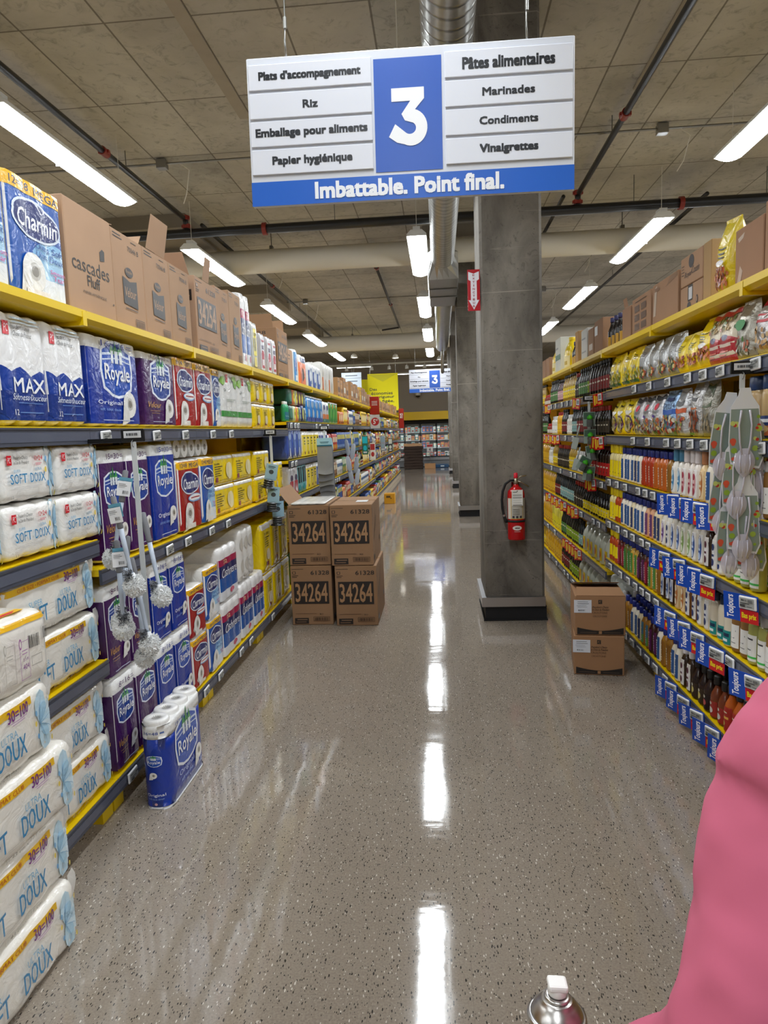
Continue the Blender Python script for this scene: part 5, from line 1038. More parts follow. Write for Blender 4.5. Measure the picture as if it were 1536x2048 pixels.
for z, w_, ys in ((1.725, 'far left upper', (6.66, 6.85, 7.0, 8.05, 8.3, 8.9)), (1.35, 'far left second', (6.62, 6.8)), (.985, 'far left third', (9.3, 9.5, 9.7))):
    for y in ys: tag('L', y, z, w_+' shelf')
for i, (z, ys) in enumerate(((1.853, (2.99, 3.35, 3.56, 3.77, 4.09, 4.44, 4.77)), (1.508, (2.93, 3.40, 3.53, 3.72, 3.91, 4.10, 4.46, 4.79)), (1.178, (4.34, 4.50, 4.66, 4.98, 5.21, 5.44)), (.848, (4.43, 4.57, 4.78, 4.96, 5.18, 5.44)), (.522, (3.17, 4.25, 4.42, 4.56, 4.71, 4.89, 5.10, 5.40)), (.104, (4.07, 4.26, 4.43, 4.61, 4.78, 4.96)))):
    for y in ys: tag('R', y, z, 'right %s tier' % ('first', 'second', 'third', 'fourth', 'fifth', 'bottom')[i])
for i, (z, ys) in enumerate(((1.848, (6.0, 6.7, 6.95, 7.2, 7.5, 7.9, 8.2, 8.6)), (1.498, (5.75, 6.9, 7.3)), (1.138, (5.7, 6.2, 6.8, 7.0, 7.6, 8.2)), (.797, (5.8, 6.0, 6.5)), (.408, (7.2, 8.0, 8.5)), (.058, (6.9, 7.2, 7.4, 7.9, 8.4)))):
    for y in ys: tag('R', y, z, TN[i])
def promo():
    a = MB().rbox(-.095, .098, -.0015, .0015, -.068, .052, 'gloss:1148b0', .0008, 1)
    a.art([('t', 'Toujours', .23, .5, .26, .86, 'f2f4fa', dict(rot=1, b=.05))], flat(-.095, -.068, .193, .12, -.0015), 'gloss', e0=.0005)
    r = MB().box(.0, .098, -.0032, -.0016, -.068, -.012, 'gloss:cc1a20').art([('t', 'Bas prix', .5, .5, .8, .56, 'f4d81c', dict(b=.04))], flat(.0, -.068, .098, .056, -.0032), 'gloss', e0=.0005)
    s = MB().rbox(.002, .096, -.012, -.002, -.008, .048, 'plastic:eeeff0', .004, 1)
    s.art(eslart(), flat(.010, -.001, .078, .042, -.012), 'paper', e0=.0006)
    return dict(name='promo_card', cat='promo card', parts=[('blue_card', a.mesh('blue_card'), []), ('red_strip', r.mesh('red_strip'), []), ('price_tag_insert', s.mesh('price_tag_insert'), [])])
PR = promo()
for z, ys, w_ in ((1.178, (3.34, 3.55, 3.75, 3.94), 'right third tier'), (.835, (2.99, 3.44, 3.61, 3.83, 4.08), 'right fourth tier'), (.51, (2.92, 3.31, 3.55, 3.74, 3.97), 'right fifth tier'), (.10, (2.96, 3.14, 3.34, 3.54, 3.74, 3.94), 'right bottom tier')):
    for i, y in enumerate(ys): make(PR, 'blue and red promo card reading toujours on the %s rail, %s' % (w_, nth(i+1)), (RX-.052, y, z), RIGHT, 'blue promo cards', tilt=(.02, -.06+.05*((i*2) % 3), .36))
rp = MB().rbox(-.065, .065, -.0015, .0015, -.055, .045, 'gloss:c01820', .0008, 1).art([('r', .12, .1, .3, .9, 'e8c03a'), ('r', .36, .2, .48, .8, 'e8c03a'), ('r', .56, .4, .94, .94, 'dcdcda'), ('r', .62, .5, .88, .84, '8a8a86'), ('r', .56, .1, .9, .3, 'e8a03a')], flat(-.065, -.055, .13, .10, -.0015), 'gloss')
RP = dict(name='sale_card', cat='sale card', mesh=rp.mesh('sale_card'))
for ti, (z, ys) in enumerate(((1.83, (5.72, 6.6, 8.3)), (1.48, (5.68, 5.78, 5.9, 7.7, 8.0, 8.3, 8.6)), (1.12, (5.95, 6.05)), (.79, (6.7, 6.9, 7.3, 7.6, 7.9, 8.3)), (.41, (6.55, 6.7, 6.85, 7.0, 7.2)))):
    for i, y in enumerate(ys): make(RP, 'red sale card on the %s rail, %s' % (TN[ti], nth(i+1)), (RX-.040, y, z), RIGHT, 'red sale cards', tilt=(0, .1*((i*2) % 3-1), .38))
# ================================================================ far left shelves
def pk(key, name, cat, W, H, Dp, base, art, nx=1, kind='film', a=.004): return packproto(key, name, cat, W, H, Dp, nx, art, base, a=a, r=.012, kind=kind, nz=4)
FL = dict(
 green_bottle=bottle('gb', 'dish_soap_bottle', 'dish soap', .19, .075, .06, '2f9a68', 'e8ece8', '1c6a7a', 'squeeze', .15, .5, (.1, .55), near=False, art=[('r', .2, .4, .8, .6, 'cfe4d8')]),
 tis_dg=pk('t1', 'tissue_box', 'tissues', .20, .16, .2, '1e5a48', [('e', .5, .5, .3, .3, '3c7a64')], kind='ink'),
 tis_or=pk('t2', 'tissue_box', 'tissues', .13, .16, .2, 'd87a48', [('e', .5, .55, .3, .36, 'ecd81c'), ('r', .4, .45, .6, .65, '3a3418')], kind='ink'),
 tis_gr=pk('t3', 'tissue_box', 'tissues', .14, .16, .2, 'c4cfa8', [('e', .5, .5, .26, .36, 'ecd81c'), ('r', .4, .4, .6, .6, '3a3418')], kind='ink'),
 tis_pu=pk('t4', 'tissue_box', 'tissues', .14, .16, .2, '5a1e4a', [('e', .35, .5, .14, .36, 'dcd048'), ('e', .72, .5, .14, .36, 'dcd048')], kind='ink'),
 tis_bl=pk('t5', 'tissue_box', 'tissues', .14, .18, .2, '1a2a6a', [('e', .5, .5, .2, .36, 'd8d45a')], kind='ink'),
 tis_gy=pk('t6', 'tissue_box', 'tissues', .13, .16, .2, '5c6a6a', [('r', .2, .2, .8, .5, '8a9a96'), ('r', .3, .6, .7, .8, 'b8c4c0')], kind='ink'),
 sky=pk('sky', 'paper_towel_pack', 'paper towel', .26, .30, .26, '1e86d6', [('e', .3, .7, .18, .14, 'd8e6f0'), ('e', .7, .7, .18, .14, '7ab4e4'), ('e', .5, .35, .22, .16, 'b8cce0'), ('r', .05, .04, .95, .2, '2a4a9e'), ('r', 0, .93, 1, 1, 'e6eaee')], 2),
 wor=pk('wor', 'paper_towel_pack', 'paper towel', .24, .28, .26, 'd0d4da', [('e', .5, .72, .2, .12, '3a4a8a'), ('r', .05, .2, .95, .42, 'e07a3a'), ('r', .05, .04, .95, .2, '2a7a6a')], 2),
 grn=pk('grn', 'paper_towel_pack', 'paper towel', .26, .29, .26, '2f9a3c', [('e', .3, .8, .2, .12, 'f0a41c'), ('p', [(.4, .1), (.7, .9), (.8, .5)], '7ac45a'), ('r', 0, .93, 1, 1, 'e6eaee')], 2),
 stow=pk('stow', 'paper_towel_pack', 'paper towel', .22, .31, .26, '3a56a8', [('e', .5, .75, .3, .14, '9ab0dc'), ('e', .5, .45, .2, .16, '6a86c8'), ('p', [(.4, .1), (.6, .1), (.56, .36), (.44, .36)], 'dfe6f0'), ('r', 0, .92, 1, 1, 'c8ccd8')], 2),
 yel=pk('yel', 'paper_towel_pack', 'paper towel', .20, .28, .24, 'e8e4dc', [('r', 0, .03, 1, .84, 'f0d40c'), ('r', .45, .7, .75, .76, '222010'), ('r', .5, .58, .75, .62, '3a3618'), ('r', .5, .48, .75, .52, '3a3618'), ('r', .55, .1, .7, .2, '7a2a30')], 2),
 ylb=pk('ylb', 'paper_towel_pack', 'paper towel', .16, .28, .24, 'dfe0e4', [('r', 0, .03, 1, .8, '2e4a9e'), ('e', .5, .5, .3, .2, '90a8d8')], 1),
 redc=pk('redc', 'aluminium_foil_box', 'foil', .20, .30, .2, 'c4c2c4', [('r', .1, .05, .9, .5, 'b4283a'), ('e', .5, .6, .3, .1, '4a3a5a'), ('p', [(.2, .2), (.4, .45), (.6, .2), (.8, .45), (.7, .1)], 'e8dcdc')], 2),
 tealb=pk('tealb', 'storage_bag_box', 'storage bags', .22, .30, .2, '6aa8ac', [('r', .1, .35, .4, .9, '1c2426'), ('r', .55, .35, .85, .9, '1c2426'), ('e', .3, .2, .2, .1, '1c8a90')], 1, 'ink'),
 misc_red=pk('mr', 'grocery_packet', 'packet', .14, .24, .16, 'a8281e', [('r', .15, .5, .85, .8, 'e8d8b8'), ('e', .5, .25, .3, .14, 'e0b02c')], kind='ink'),
 misc_yel=pk('my', 'cereal_box', 'box', .15, .27, .16, 'e4bc1c', [('e', .5, .5, .32, .24, 'efe6c0'), ('r', .2, .75, .8, .86, '3a3018'), ('r', .3, .1, .7, .2, 'a8301c')], kind='ink'),
 misc_whi=pk('mw', 'grocery_box', 'box', .13, .23, .16, 'd4d2cc', [('r', .1, .55, .9, .75, '2e5a8a'), ('r', .2, .2, .8, .35, '8a8a84')], kind='ink'),
 misc_blu=pk('mb', 'snack_packet', 'packet', .14, .26, .16, '2c4c8e', [('r', .15, .6, .85, .85, 'e0d458'), ('r', .2, .15, .8, .3, '8aa4cc')], kind='ink'),
 misc_brn=pk('mn', 'grocery_pouch', 'pouch', .16, .21, .16, '8a6644', [('r', .1, .5, .9, .8, 'd8c8a8'), ('r', .2, .15, .6, .25, '4a3422')], kind='ink'),
 misc_grn=pk('mg', 'soup_packet', 'packet', .13, .25, .16, '4c7a4a', [('r', .1, .55, .9, .85, 'd8dcc0'), ('e', .5, .28, .3, .16, 'c8a03a')], kind='ink'),
 misc_orb=pk('mo', 'grocery_tub', 'tub', .17, .19, .16, 'c4641e', [('e', .5, .5, .3, .3, 'efe0b8'), ('r', .3, .1, .7, .2, '4a2414')], kind='ink'),
 misc_blk=bottle('mk', 'sauce_bottle', 'sauce', .25, .065, .065, '22160f', '8a1c1c', 'b8a890', 'tall', .12, .5, (.1, .5), near=False, art=[('r', .2, .4, .8, .7, '8a2a1c')], seg=8),
)
FLN = dict(green_bottle='green dish soap bottle', tis_dg='dark green tissue box', tis_or='orange and yellow tissue box', tis_gr='pale green and yellow tissue box', tis_pu='purple tissue box', tis_bl='navy tissue box', tis_gy='grey tissue box', sky='sky blue towel pack', wor='white and orange towel pack', grn='green towel pack', stow='blue drop-print towel pack', yel='yellow and white towel pack', ylb='white-topped blue towel pack', redc='clear red-print packet', tealb='teal and black box', misc_red='red packet', misc_yel='yellow packet', misc_whi='white and blue packet', misc_blu='blue packet with yellow band', misc_brn='brown packet', misc_grn='green packet', misc_orb='low orange packet', misc_blk='dark sauce bottle')
def fl(k, y, z, tier):
    me = FL[k].get('mesh'); w = max(v.co.x for v in me.vertices)-min(v.co.x for v in me.vertices); n = tally((k, tier))
    make(FL[k], '%s on the %s, %s' % (FLN[k], tier, nth(n)), (LX-.009, y+w/2, z), LEFT, '%ss on the %s' % (FLN[k], tier)); return y+w+.006
T1, T2, T3, T4, T5 = 'far left upper shelf', 'far left second shelf', 'far left third shelf', 'far left fourth shelf', 'far left bottom deck'
y = 6.56
for k in ('green_bottle',)*2: y = fl(k, y, 1.767, T1)
y0 = y
for j, row in enumerate((('tis_dg', 'tis_gr', 'tis_or', 'tis_gy', 'tis_bl', 'tis_gy'), ('tis_dg', 'tis_or', 'tis_gr', 'tis_pu', 'tis_pu', 'tis_gy'))):
    y = y0
    for k in row:
        me = FL[k]['mesh']; w = max(v.co.x for v in me.vertices)*2; n = tally((k, T1, j))
        make(FL[k], '%s on the %s, %s row, %s' % (FLN[k], T1, 'lower' if j == 0 else 'upper', nth(n)), (LX-.012-.002*j, y+w/2, 1.767+.165*j), LEFT, '%ss on the %s' % (FLN[k], T1)); y += w+.004
y = 7.62
for k in ('sky',)*4+('wor',)*2+('grn',)*3: y = fl(k, y, 1.767, T1)
y = 6.56
for k in ('stow',)*3: y = fl(k, y, 1.392, T2)
y += .05
for k in ('yel',)*5+('ylb',)*4+('misc_whi', 'misc_red'): y = fl(k, y, 1.392, T2)
y = 6.57
for k in ('redc',)*2+('tealb',)*2+('yel',)*3+('ylb', 'grn', 'misc_whi', 'grn', 'misc_yel'): y = fl(k, y, 1.027, T3)
y = 6.57
for k in ('yel', 'yel', 'misc_whi', 'tealb', 'misc_yel', 'misc_whi', 'ylb', 'yel'): y = fl(k, y, .627, T4)
mk = [k for k in FL if k.startswith('misc')]
for tier, z, ys, zd in ((T1, 1.767, 10.1, 1.747), (T2, 1.392, 9.4, 1.367), (T3, 1.027, 9.4, 1.007), (T4, .627, 8.2, .667), (T5, .162, 6.6, .207)):
    y = ys; last = None
    while y < 24.9:
        k = rnd.choice(mk) if last is None or rnd.random() < .45 else last; last = k
        if tier == T5 and k == 'misc_blk': k = 'misc_red'
        b = .24+1.26*math.ceil((y-.24)/1.26-1e-6)
        me = FL[k]['mesh']; w = max(v.co.x for v in me.vertices)-min(v.co.x for v in me.vertices)
        zz = z if y+w < .24+1.26*12 else zd
        if y < .24+1.26*12 < y+w: y = .24+1.26*12+.006; continue
        y = fl(k, y, zz, tier)
    # one run per tier
# ================================================================ things hanging from the shelves
def clip(side_, x, y, z, ln, lab):
    o = root('clip_strip', lab, 'clip strip', 'clip strips', (x, y, z), 0); s = -1 if side_ == 'L' else 1
    part(o, 'holder', MB().rbox(-.05, .05, -.004, .004, -.028, .024, 'plastic:141414', .003, 1).box(min(0, s*.2), max(0, s*.2), -.003, .003, -.03, -.012, 'plastic:141414'))
    part(o, 'holder_label', MB().box(-.036, .036, -.0075, -.0045, -.012, .016, 'paper:e4e6e8').art(barcode(.1, .2, .8, .6, '2a2a2a', frame=False), flat(-.036, -.012, .072, .028, -.0075), 'ink'))
    part(o, 'strip', MB().box(-.011, .011, -.0015, .0015, -ln, -.026, 'plastic:d8dcdc'))
    part(o, 'hook', MB().tube([(0, -.004, -.02), (0, -.016, -.028), (0, -.012, -.045), (0, 0, -.05)], .0018, 'metal:b0b0b0', 6))
    return o
clip('L', -1.25, 2.74, 1.655, .80, 'black clip strip holder with the hanging toilet brushes, left upper rail')
def blob(m, c, r, mat, seg=16, n=10):
    m.lathe([(max(1e-3, math.sin(PI*i/n)), c[2]-r[2]*math.cos(PI*i/n)) for i in range(n+1)], mat, seg, c[0], c[1], r[0], r[1]); return m
def brush_proto():
    h = MB().lathe([(.004, 0), (.011, -.004), (.012, -.05), (.0135, -.075), (.0115, -.10), (.012, -.125), (.010, -.13)], 'rub:77787c', 10)
    s = MB().lathe([(.010, -.131), (.0095, -.22), (.0075, -.30), (.010, -.315), (.010, -.345)], 'plastic:b4bfce', 10)
    c = MB().lathe([(.012, -.31), (.018, -.33), (.018, -.38), (.010, -.40)], 'plastic:e0e2e4', 10)
    b = MB(); r = random.Random(4)
    blob(b, (0, 0, -.36), (.036, .036, .040), 'paper:eef0f0', 14, 8)
    for i in range(620):
        a = r.uniform(0, 2*PI); t = r.uniform(0, 1); ph = -.5*PI+.93*PI*t if False else r.uniform(-1.25, 1.0)
        d = Vector((math.cos(a)*math.cos(ph), math.sin(a)*math.cos(ph), math.sin(ph)*1.05)); L = r.uniform(.041, .047); o = Vector((0, 0, -.36)); p = o+d*.012; q = o+d*L+Vector((0, 0, r.uniform(-.004, .004)))
        u = d.orthogonal().normalized()*.0019; w = d.cross(u).normalized()*.0019
        b.add([p+u, p+w-u*.5, p-w-u*.5, q+u, q+w-u*.5, q-w-u*.5], [(0, 1, 4, 3), (1, 2, 5, 4), (2, 0, 3, 5), (3, 4, 5)], 'paper:eef0f0')
    g = MB()
    for i in range(110):
        a = r.uniform(-.8, .8); z = -.335-r.uniform(0, .05)+.035; d = Vector((math.sin(a), -math.cos(a), r.uniform(-.2, .5))).normalized(); p = Vector((0, 0, z))+d*.01; q = p+d*r.uniform(.024, .03)
        u = d.orthogonal().normalized()*.0012; w = d.cross(u).normalized()*.0012
        g.add([p+u, p+w-u*.5, p-w-u*.5, q+u, q+w-u*.5, q-w-u*.5], [(0, 1, 4, 3), (1, 2, 5, 4), (2, 0, 3, 5), (3, 4, 5)], 'rub:7d8086')
    t = MB().rbox(-.026, .026, -.018, -.0165, -.105, -.045, 'paper:eceef0', .0005, 1).art([('r', .1, .78, .6, .82, '8a8a8a'), ('r', .1, .68, .7, .72, '8a8a8a'), ('r', .1, .58, .55, .61, '9a9a9a')]+barcode(.4, .1, .5, .34, '2a2a2a', frame=False), flat(-.026, -.105, .052, .06, -.018), 'ink', e0=.0005)
    t2 = MB().box(-.022, .03, -.0135, -.0125, -.085, -.03, 'paper:5f9db4').art([('r', .1, .2*i+.1, .85, .2*i+.16, '1c4a60') for i in range(4)], flat(-.022, -.085, .052, .055, -.0135), 'ink')
    return [('handle', h.mesh('handle'), []), ('shaft', s.mesh('shaft'), []), ('core', c.mesh('core'), []), ('bristles', b.mesh('bristles'), []), ('rim_bristles', g.mesh('rim_bristles'), []), ('card', t2.mesh('card'), []), ('paper_tag', t.mesh('paper_tag'), [])]
BP = brush_proto()
def brush(x, z, y, tx, label, cards=True, turn=0):
    # x, z: head centre; the brush hangs from 0.36 above, leaning by tx
    ps = [p for p in BP if cards or p[0] not in ('card', 'paper_tag')]
    L = .36; top = (x+L*math.sin(tx), y, z+L*math.cos(tx))
    make(dict(name='toilet_brush', cat='toilet brush', parts=ps), label, top, 0, 'toilet brushes on the clip strip', tilt=(0, tx, turn))
for x, z, y, t_, c, l in ((-1.425, 1.13, 2.86, .20, True, 'white toilet brush hanging highest, at the outer left of the cluster'), (-1.295, 1.026, 2.74, -.16, True, 'white toilet brush hanging second highest, in the middle of the cluster'), (-1.214, .945, 2.95, -.30, False, 'white toilet brush hanging at the aisle side of the cluster'),
                          (-1.435, .834, 2.90, .14, False, 'white toilet brush low in the cluster, at its left'), (-1.365, .833, 2.76, .0, True, 'white toilet brush low in the cluster, in front at its middle'), (-1.275, .752, 2.82, -.16, False, 'white toilet brush low in the cluster, at its aisle side'), (-1.347, .66, 2.90, -.03, False, 'white toilet brush hanging lowest of the cluster')):
    brush(x*.935, 1.63+(z-1.63)*.935, y*.935, t_, l, c, .7*math.sin(17*x))
clip('L', -1.385, 5.60, 1.66, .50, 'black clip strip holder with the hanging sink strainers, left upper rail')
def strainer(x, z, y, tilt_, label):
    c = MB().rbox(-.05, .05, -.001, .001, -.13, .0, 'paper:a8cde0', .0008, 1).art([('e', .5, .5, .2, .14, '4a5258'), ('r', .2, .82, .8, .86, '2a4a5a'), ('r', .2, .74, .7, .77, '2a4a5a')], flat(-.05, -.13, .10, .13, -.001), 'ink')
    b = MB()
    for i in range(7): b.lathe([(.034, -.125-.009*i), (.041, -.127-.009*i), (.041, -.130-.009*i), (.034, -.132-.009*i)], 'metal:9a9c9e' if i % 2 == 0 else 'rub:2a2c2e', 18, 0, -.042)
    r_ = MB().lathe([(.046, -.186), (.056, -.190), (.057, -.196), (.046, -.198), (.034, -.192)], 'metal:4a4c50', 20, 0, -.042)
    make(dict(name='sink_strainer', cat='sink strainer', parts=[('card', c.mesh('card'), []), ('strainer_basket', b.mesh('strainer_basket'), []), ('strainer_rim', r_.mesh('strainer_rim'), [])]), label, (x, y, z), 0, 'sink strainers on the clip strip', tilt=(0, tilt_, 0))
strainer(-1.37, 1.40, 5.56, .22, 'steel sink strainer on blue card, highest of three hanging on the strip')
strainer(-1.365, 1.215, 5.54, .10, 'steel sink strainer on blue card, middle of three hanging on the strip')
strainer(-1.355, 1.09, 5.60, .0, 'steel sink strainer on blue card, lowest of three hanging on the strip')
# salad servers on the right
clip('R', 1.27, 3.03, 1.845, .09, 'black clip strip holder with the hanging salad servers, right first rail')
def server_proto():
    W_ = .115; H_ = .30
    pts = [(-.02, 0), (.02, 0), (.026, -.03), (.055, -.075), (.062, -.16), (.075, -.29), (.06, -.33), (-.05, -.31), (-.06, -.22), (-.055, -.08), (-.026, -.03)]
    c = MB(); n = len(pts); vs = [(x, y, z) for y in (-.0008, .0008) for x, z in pts]
    c.add(vs, [tuple(range(n-1, -1, -1)), tuple(range(n, 2*n))]+[(i, (i+1) % n, n+(i+1) % n, n+i) for i in range(n)], 'paper:dfe2e6')
    fn = lambda u, v, e: (u, -.0008-e, v)
    c.art([('p', [(-.052, -.085), (.052, -.085), (.058, -.16), (.070, -.285), (.057, -.32), (-.048, -.30), (-.056, -.22)], '56685c')], lambda u, v, e: (u, -.0008-e, v), 'ink') if False else None
    g = MB().add([(x, -.0014, z) for x, z in ((-.052, -.085), (-.056, -.22), (-.048, -.30), (.057, -.32), (.070, -.285), (.058, -.16), (.052, -.085))], [tuple(range(7))], 'ink:8b9a90')
    r = random.Random(5)
    for i in range(16):
        x, z = (r.choice((-.042, .048, -.035, .05))+r.uniform(-.008, .008), r.uniform(-.29, -.11)); rr = r.uniform(.006, .013); cc = r.choice(('c23a2a', '8fae3a', 'd8563c', 'a8c04c', 'c8d070'))
        g.add([(x+rr*math.cos(k*PI/5), -.0018-.00005*i, z+rr*math.sin(k*PI/5)) for k in range(10)], [tuple(range(9, -1, -1))], 'ink:'+cc)
    sp = MB()
    for sx in (-1, 1):
        sp.tube([(sx*.016, -.012, -.09), (sx*.024, -.014, -.15), (sx*.020, -.014, -.22), (sx*.012, -.014, -.27)], [.0045, .0035, .0035, .0045], 'milky:dedae6', 8)
    bowl = MB(); k = 12
    vs = []; fs = []
    for i in range(k+1):
        v = i/k; w_ = .040*math.sin(PI*min(1, v*.93+.07))**.7
        for j in range(9):
            u = -1+j/4; vs.append((u*w_, -.012-.010*(1-u*u)*math.sin(PI*v), -.245-.12*v))
    for i in range(k):
        for j in range(8): fs.append((i*9+j, i*9+j+1, i*9+j+10, i*9+j+9))
    bowl.add(vs, fs, 'milky:d4d0de', True)
    b2 = MB()
    for sx in (-.6, 0, .6): b2.tube([(sx*.03, -.016, -.27), (sx*.034, -.02, -.31), (sx*.024, -.016, -.345)], .003, 'milky:dedae6', 6)
    return [('backing_card', c.mesh('backing_card'), []), ('card_print', g.mesh('card_print'), []), ('server_handles', sp.mesh('server_handles'), []), ('spoon_bowl', bowl.mesh('spoon_bowl'), []), ('fork_tines', b2.mesh('fork_tines'), [])]
SV = server_proto()
for i, (x, z, y, tt, l) in enumerate(((1.245, 1.755, 2.94, 0, 'topmost in front'), (1.205, 1.74, 2.97, .12, 'topmost behind, leaning to the aisle'), (1.285, 1.66, 2.965, -.10, 'second highest, shelf side'), (1.235, 1.58, 2.945, .05, 'second highest, in the middle'),
                                    (1.215, 1.50, 2.985, .13, 'third highest, aisle side'), (1.29, 1.50, 2.955, -.06, 'third highest, shelf side'), (1.25, 1.40, 2.94, .02, 'fourth highest, in front'), (1.225, 1.33, 2.965, .06, 'lowest, aisle side'), (1.275, 1.32, 2.95, -.02, 'lowest, shelf side'))):
    make(dict(name='salad_servers', cat='salad servers', parts=SV), 'clear plastic salad servers on green fruit-print card, %s' % l, (x, y, z), 0, 'salad servers on the clip strip', tilt=(0, tt, .10*(i % 3-1)))
clip('R', 1.27, 6.0, 1.85, .68, 'black clip strip holder with green capped shakers, beyond the column')
shc = MB().rbox(-.05, .05, -.001, .001, -.12, 0, 'paper:9fb0a4', .0008, 1).art([('r', .05, .5, .95, .95, '4c6a58')], flat(-.05, -.12, .1, .12, -.001), 'ink')
shb = MB().lathe([(.024, -.125), (.026, -.12), (.026, -.07), (.020, -.062)], 'clear:d8dcd8', 14, 0, -.03); shcap = MB().lathe([(.0235, -.062), (.0235, -.04), (.012, -.034), (.010, -.026)], 'plastic:4cc02c', 14, 0, -.03)
for i, (x, z, tt) in enumerate(((1.26, 1.735, 0), (1.265, 1.59, 0), (1.275, 1.455, -.15), (1.245, 1.355, .5), (1.26, 1.28, .1))):
    make(dict(name='dressing_shaker', cat='shaker', parts=[('card', shc.mesh('card'), []), ('shaker_cup', shb.mesh('shaker_cup'), []), ('shaker_cap', shcap.mesh('shaker_cap'), [])]), 'green capped dressing shaker on the strip beyond the column, %s from the top' % ORD[i+1], (x, 5.95-.004*i, z), 0, 'dressing shakers on the clip strip', tilt=(0, tt, 0))
fork = MB().tube([(0, 0, 0), (0, -.003, -.10)], .007, 'plastic:c4d0cc', 8).rbox(-.025, .025, -.006, 0, -.20, -.10, 'plastic:c4d0cc', .003, 1)
for i, (x, z) in enumerate(((1.185, 1.62), (1.19, 1.44))): make(dict(name='salad_tongs', cat='tongs', parts=[('tong_arm', fork.mesh('tong_arm'), [])]), 'pale grey tongs hanging beside the green capped shakers, %s' % ('upper', 'lower')[i], (x, 5.97, z), 0, None, tilt=(0, .25, 0))
# grey cloths and oven mitts farther along the left shelves
clip('L', -1.31, 7.83, 1.70, .12, 'black clip strip holder above the hanging grey cloths')
for i in range(6):
    z1 = 1.585-.012*i; zb = (1.18, 1.10, 1.04, .97, .91, .85)[i]; yy = 7.78+.012*i
    m = MB(); n = 12; vs = []
    for k in range(n+1):
        v = k/n
        for j in range(7):
            u = j/6-.5; vs.append((u*.175+.008*v*i*.3, -.006*math.sin(PI*v)-.006*math.sin(5*u+i+4*v)*v-.022*v**7, (z1-.09)+(zb-z1+.09)*v-.012*math.cos(4*u+i)*v))
    m.add(vs, [(k*7+j, k*7+j+1, (k+1)*7+j+1, (k+1)*7+j) for k in range(n) for j in range(6)], 'cloth:' + ('929292', '76777c', '8c8c8c', '6c6e74', '868686', '66686e')[i], True)
    h = MB().box(-.088, .088, -.004, .002, z1-.092, z1, 'paper:a4d2e4').art([('r', 0, 0, 1, .16, '1f6a86'), ('r', .2, .5, .8, .56, '3a6a80'), ('r', .25, .36, .75, .42, '3a6a80')], flat(-.088, z1-.092, .176, .092, -.004), 'ink')
    make(dict(name='cleaning_cloth', cat='cloth', parts=[('cloth', m.mesh('cloth'), []), ('header_card', h.mesh('header_card'), [])]), 'grey microfibre cloth on blue header card, %s' % ('frontmost of the hanging bunch' if i == 0 else '%s from the front of the hanging bunch' % ORD[i+1]), (-1.305, yy, 0), 0, 'grey cloths on the clip strip')
clip('L', -1.32, 10.25, 1.70, .14, 'black clip strip holder above the hanging grey spatula rests')
for i, (x, z) in enumerate(((-1.37, 1.42), (-1.29, 1.36), (-1.36, 1.18), (-1.25, 1.16), (-1.34, 1.0), (-1.24, .98))):
    m = MB().lathe([(.005, .12), (.03, .10), (.038, .0), (.036, -.08), (.018, -.12), (.004, -.13)], 'plastic:b4bcc8', 14, 0, 0, 1, .25)
    h = MB().tube([(0, 0, .12), (0, 0, .20)], .008, 'plastic:a4acb8', 8)
    make(dict(name='spoon_rest', cat='spoon rest', parts=[('dish', m.mesh('dish'), []), ('handle', h.mesh('handle'), [])]), 'pale grey hanging spoon rest on the left shelving, %s from the top' % ORD[i+1], (x, 10.2+.01*i, z), 0, 'spoon rests on the clip strip', tilt=(0, .3*((i % 2)*2-1)*.5, .4*(i % 3-1)))
for i, (x, z, c1, c2, l) in enumerate(((-1.36, 1.45, '1cb4c0', '2f6a54', 'teal and green packet card'), (-1.32, 1.30, 'a82828', 'd8d4cc', 'red and white packet card'), (-1.28, 1.42, '8fa8b4', '9a9ca4', 'grey cloth packet card'), (-1.25, 1.34, 'c4c8bc', '3a3c38', 'pale utensil card'))):
    m = MB().box(-1.462-x, 0, -.012, -.008, .121, .128, 'plastic:1c1c1c').rbox(-.055, .055, -.02, 0, -.22, .12, 'ink:'+c2, .008, 1).art([('r', .1, .6, .9, .95, c1), ('e', .5, .35, .3, .14, c1), ('r', .2, .08, .8, .16, 'd8d8d4')], flat(-.055, -.22, .11, .34, -.02), 'ink')
    make(dict(name='hanging_packet', cat='packet', mesh=m.mesh('hanging_packet')), '%s hanging along the far left shelving' % l, (x, (12.6, 13.6, 15.6, 17.6)[i], z), 0, 'packets hung from the far left shelving')
# shelf blade signs
def blade(x, y, z0, z1, w, label, big):
    o = root('shelf_sign', label, 'sign', None, (x, y, z0), 0); h = z1-z0
    part(o, 'red_panel', MB().rbox(-w/2, w/2, 0, .006, h*.44 if big else 0, h, 'gloss:b0281e', .002, 1).art([('r', .2, .72-.07*i, .8, .75-.07*i, 'e8dcd4') for i in range(4)], flat(-w/2, h*.44 if big else 0, w, h*.56 if big else h, 0), 'ink'))
    if big:
        part(o, 'price_panel', MB().rbox(-w/2, w/2, 0, .006, 0, h*.43, 'plastic:d4d4d2', .002, 1).art([('e', .5, .5, .42, .42*w/(h*.43), 'b81c22', 24), ('t', '5', .42, .5, .26, .36, 'f2f2f2', dict(b=.06)), ('t', '00', .68, .62, .18, .14, 'f2f2f2', dict(b=.04))], flat(-w/2, 0, w, h*.43, 0), 'ink'))
    else:
        part(o, 'price_figures', MB().art([('t', '2', .38, .62, .36, .2, 'f2e8e8', dict(b=.05)), ('t', '4', .74, .68, .18, .1, 'f2e8e8', dict(b=.05))], flat(-w/2, 0, w, h, -.001), 'ink'))
    part(o, 'arm', MB().box(-w/2-.12, -w/2, .001, .005, h*.5, h*.53, 'plastic:1c1c1c'))
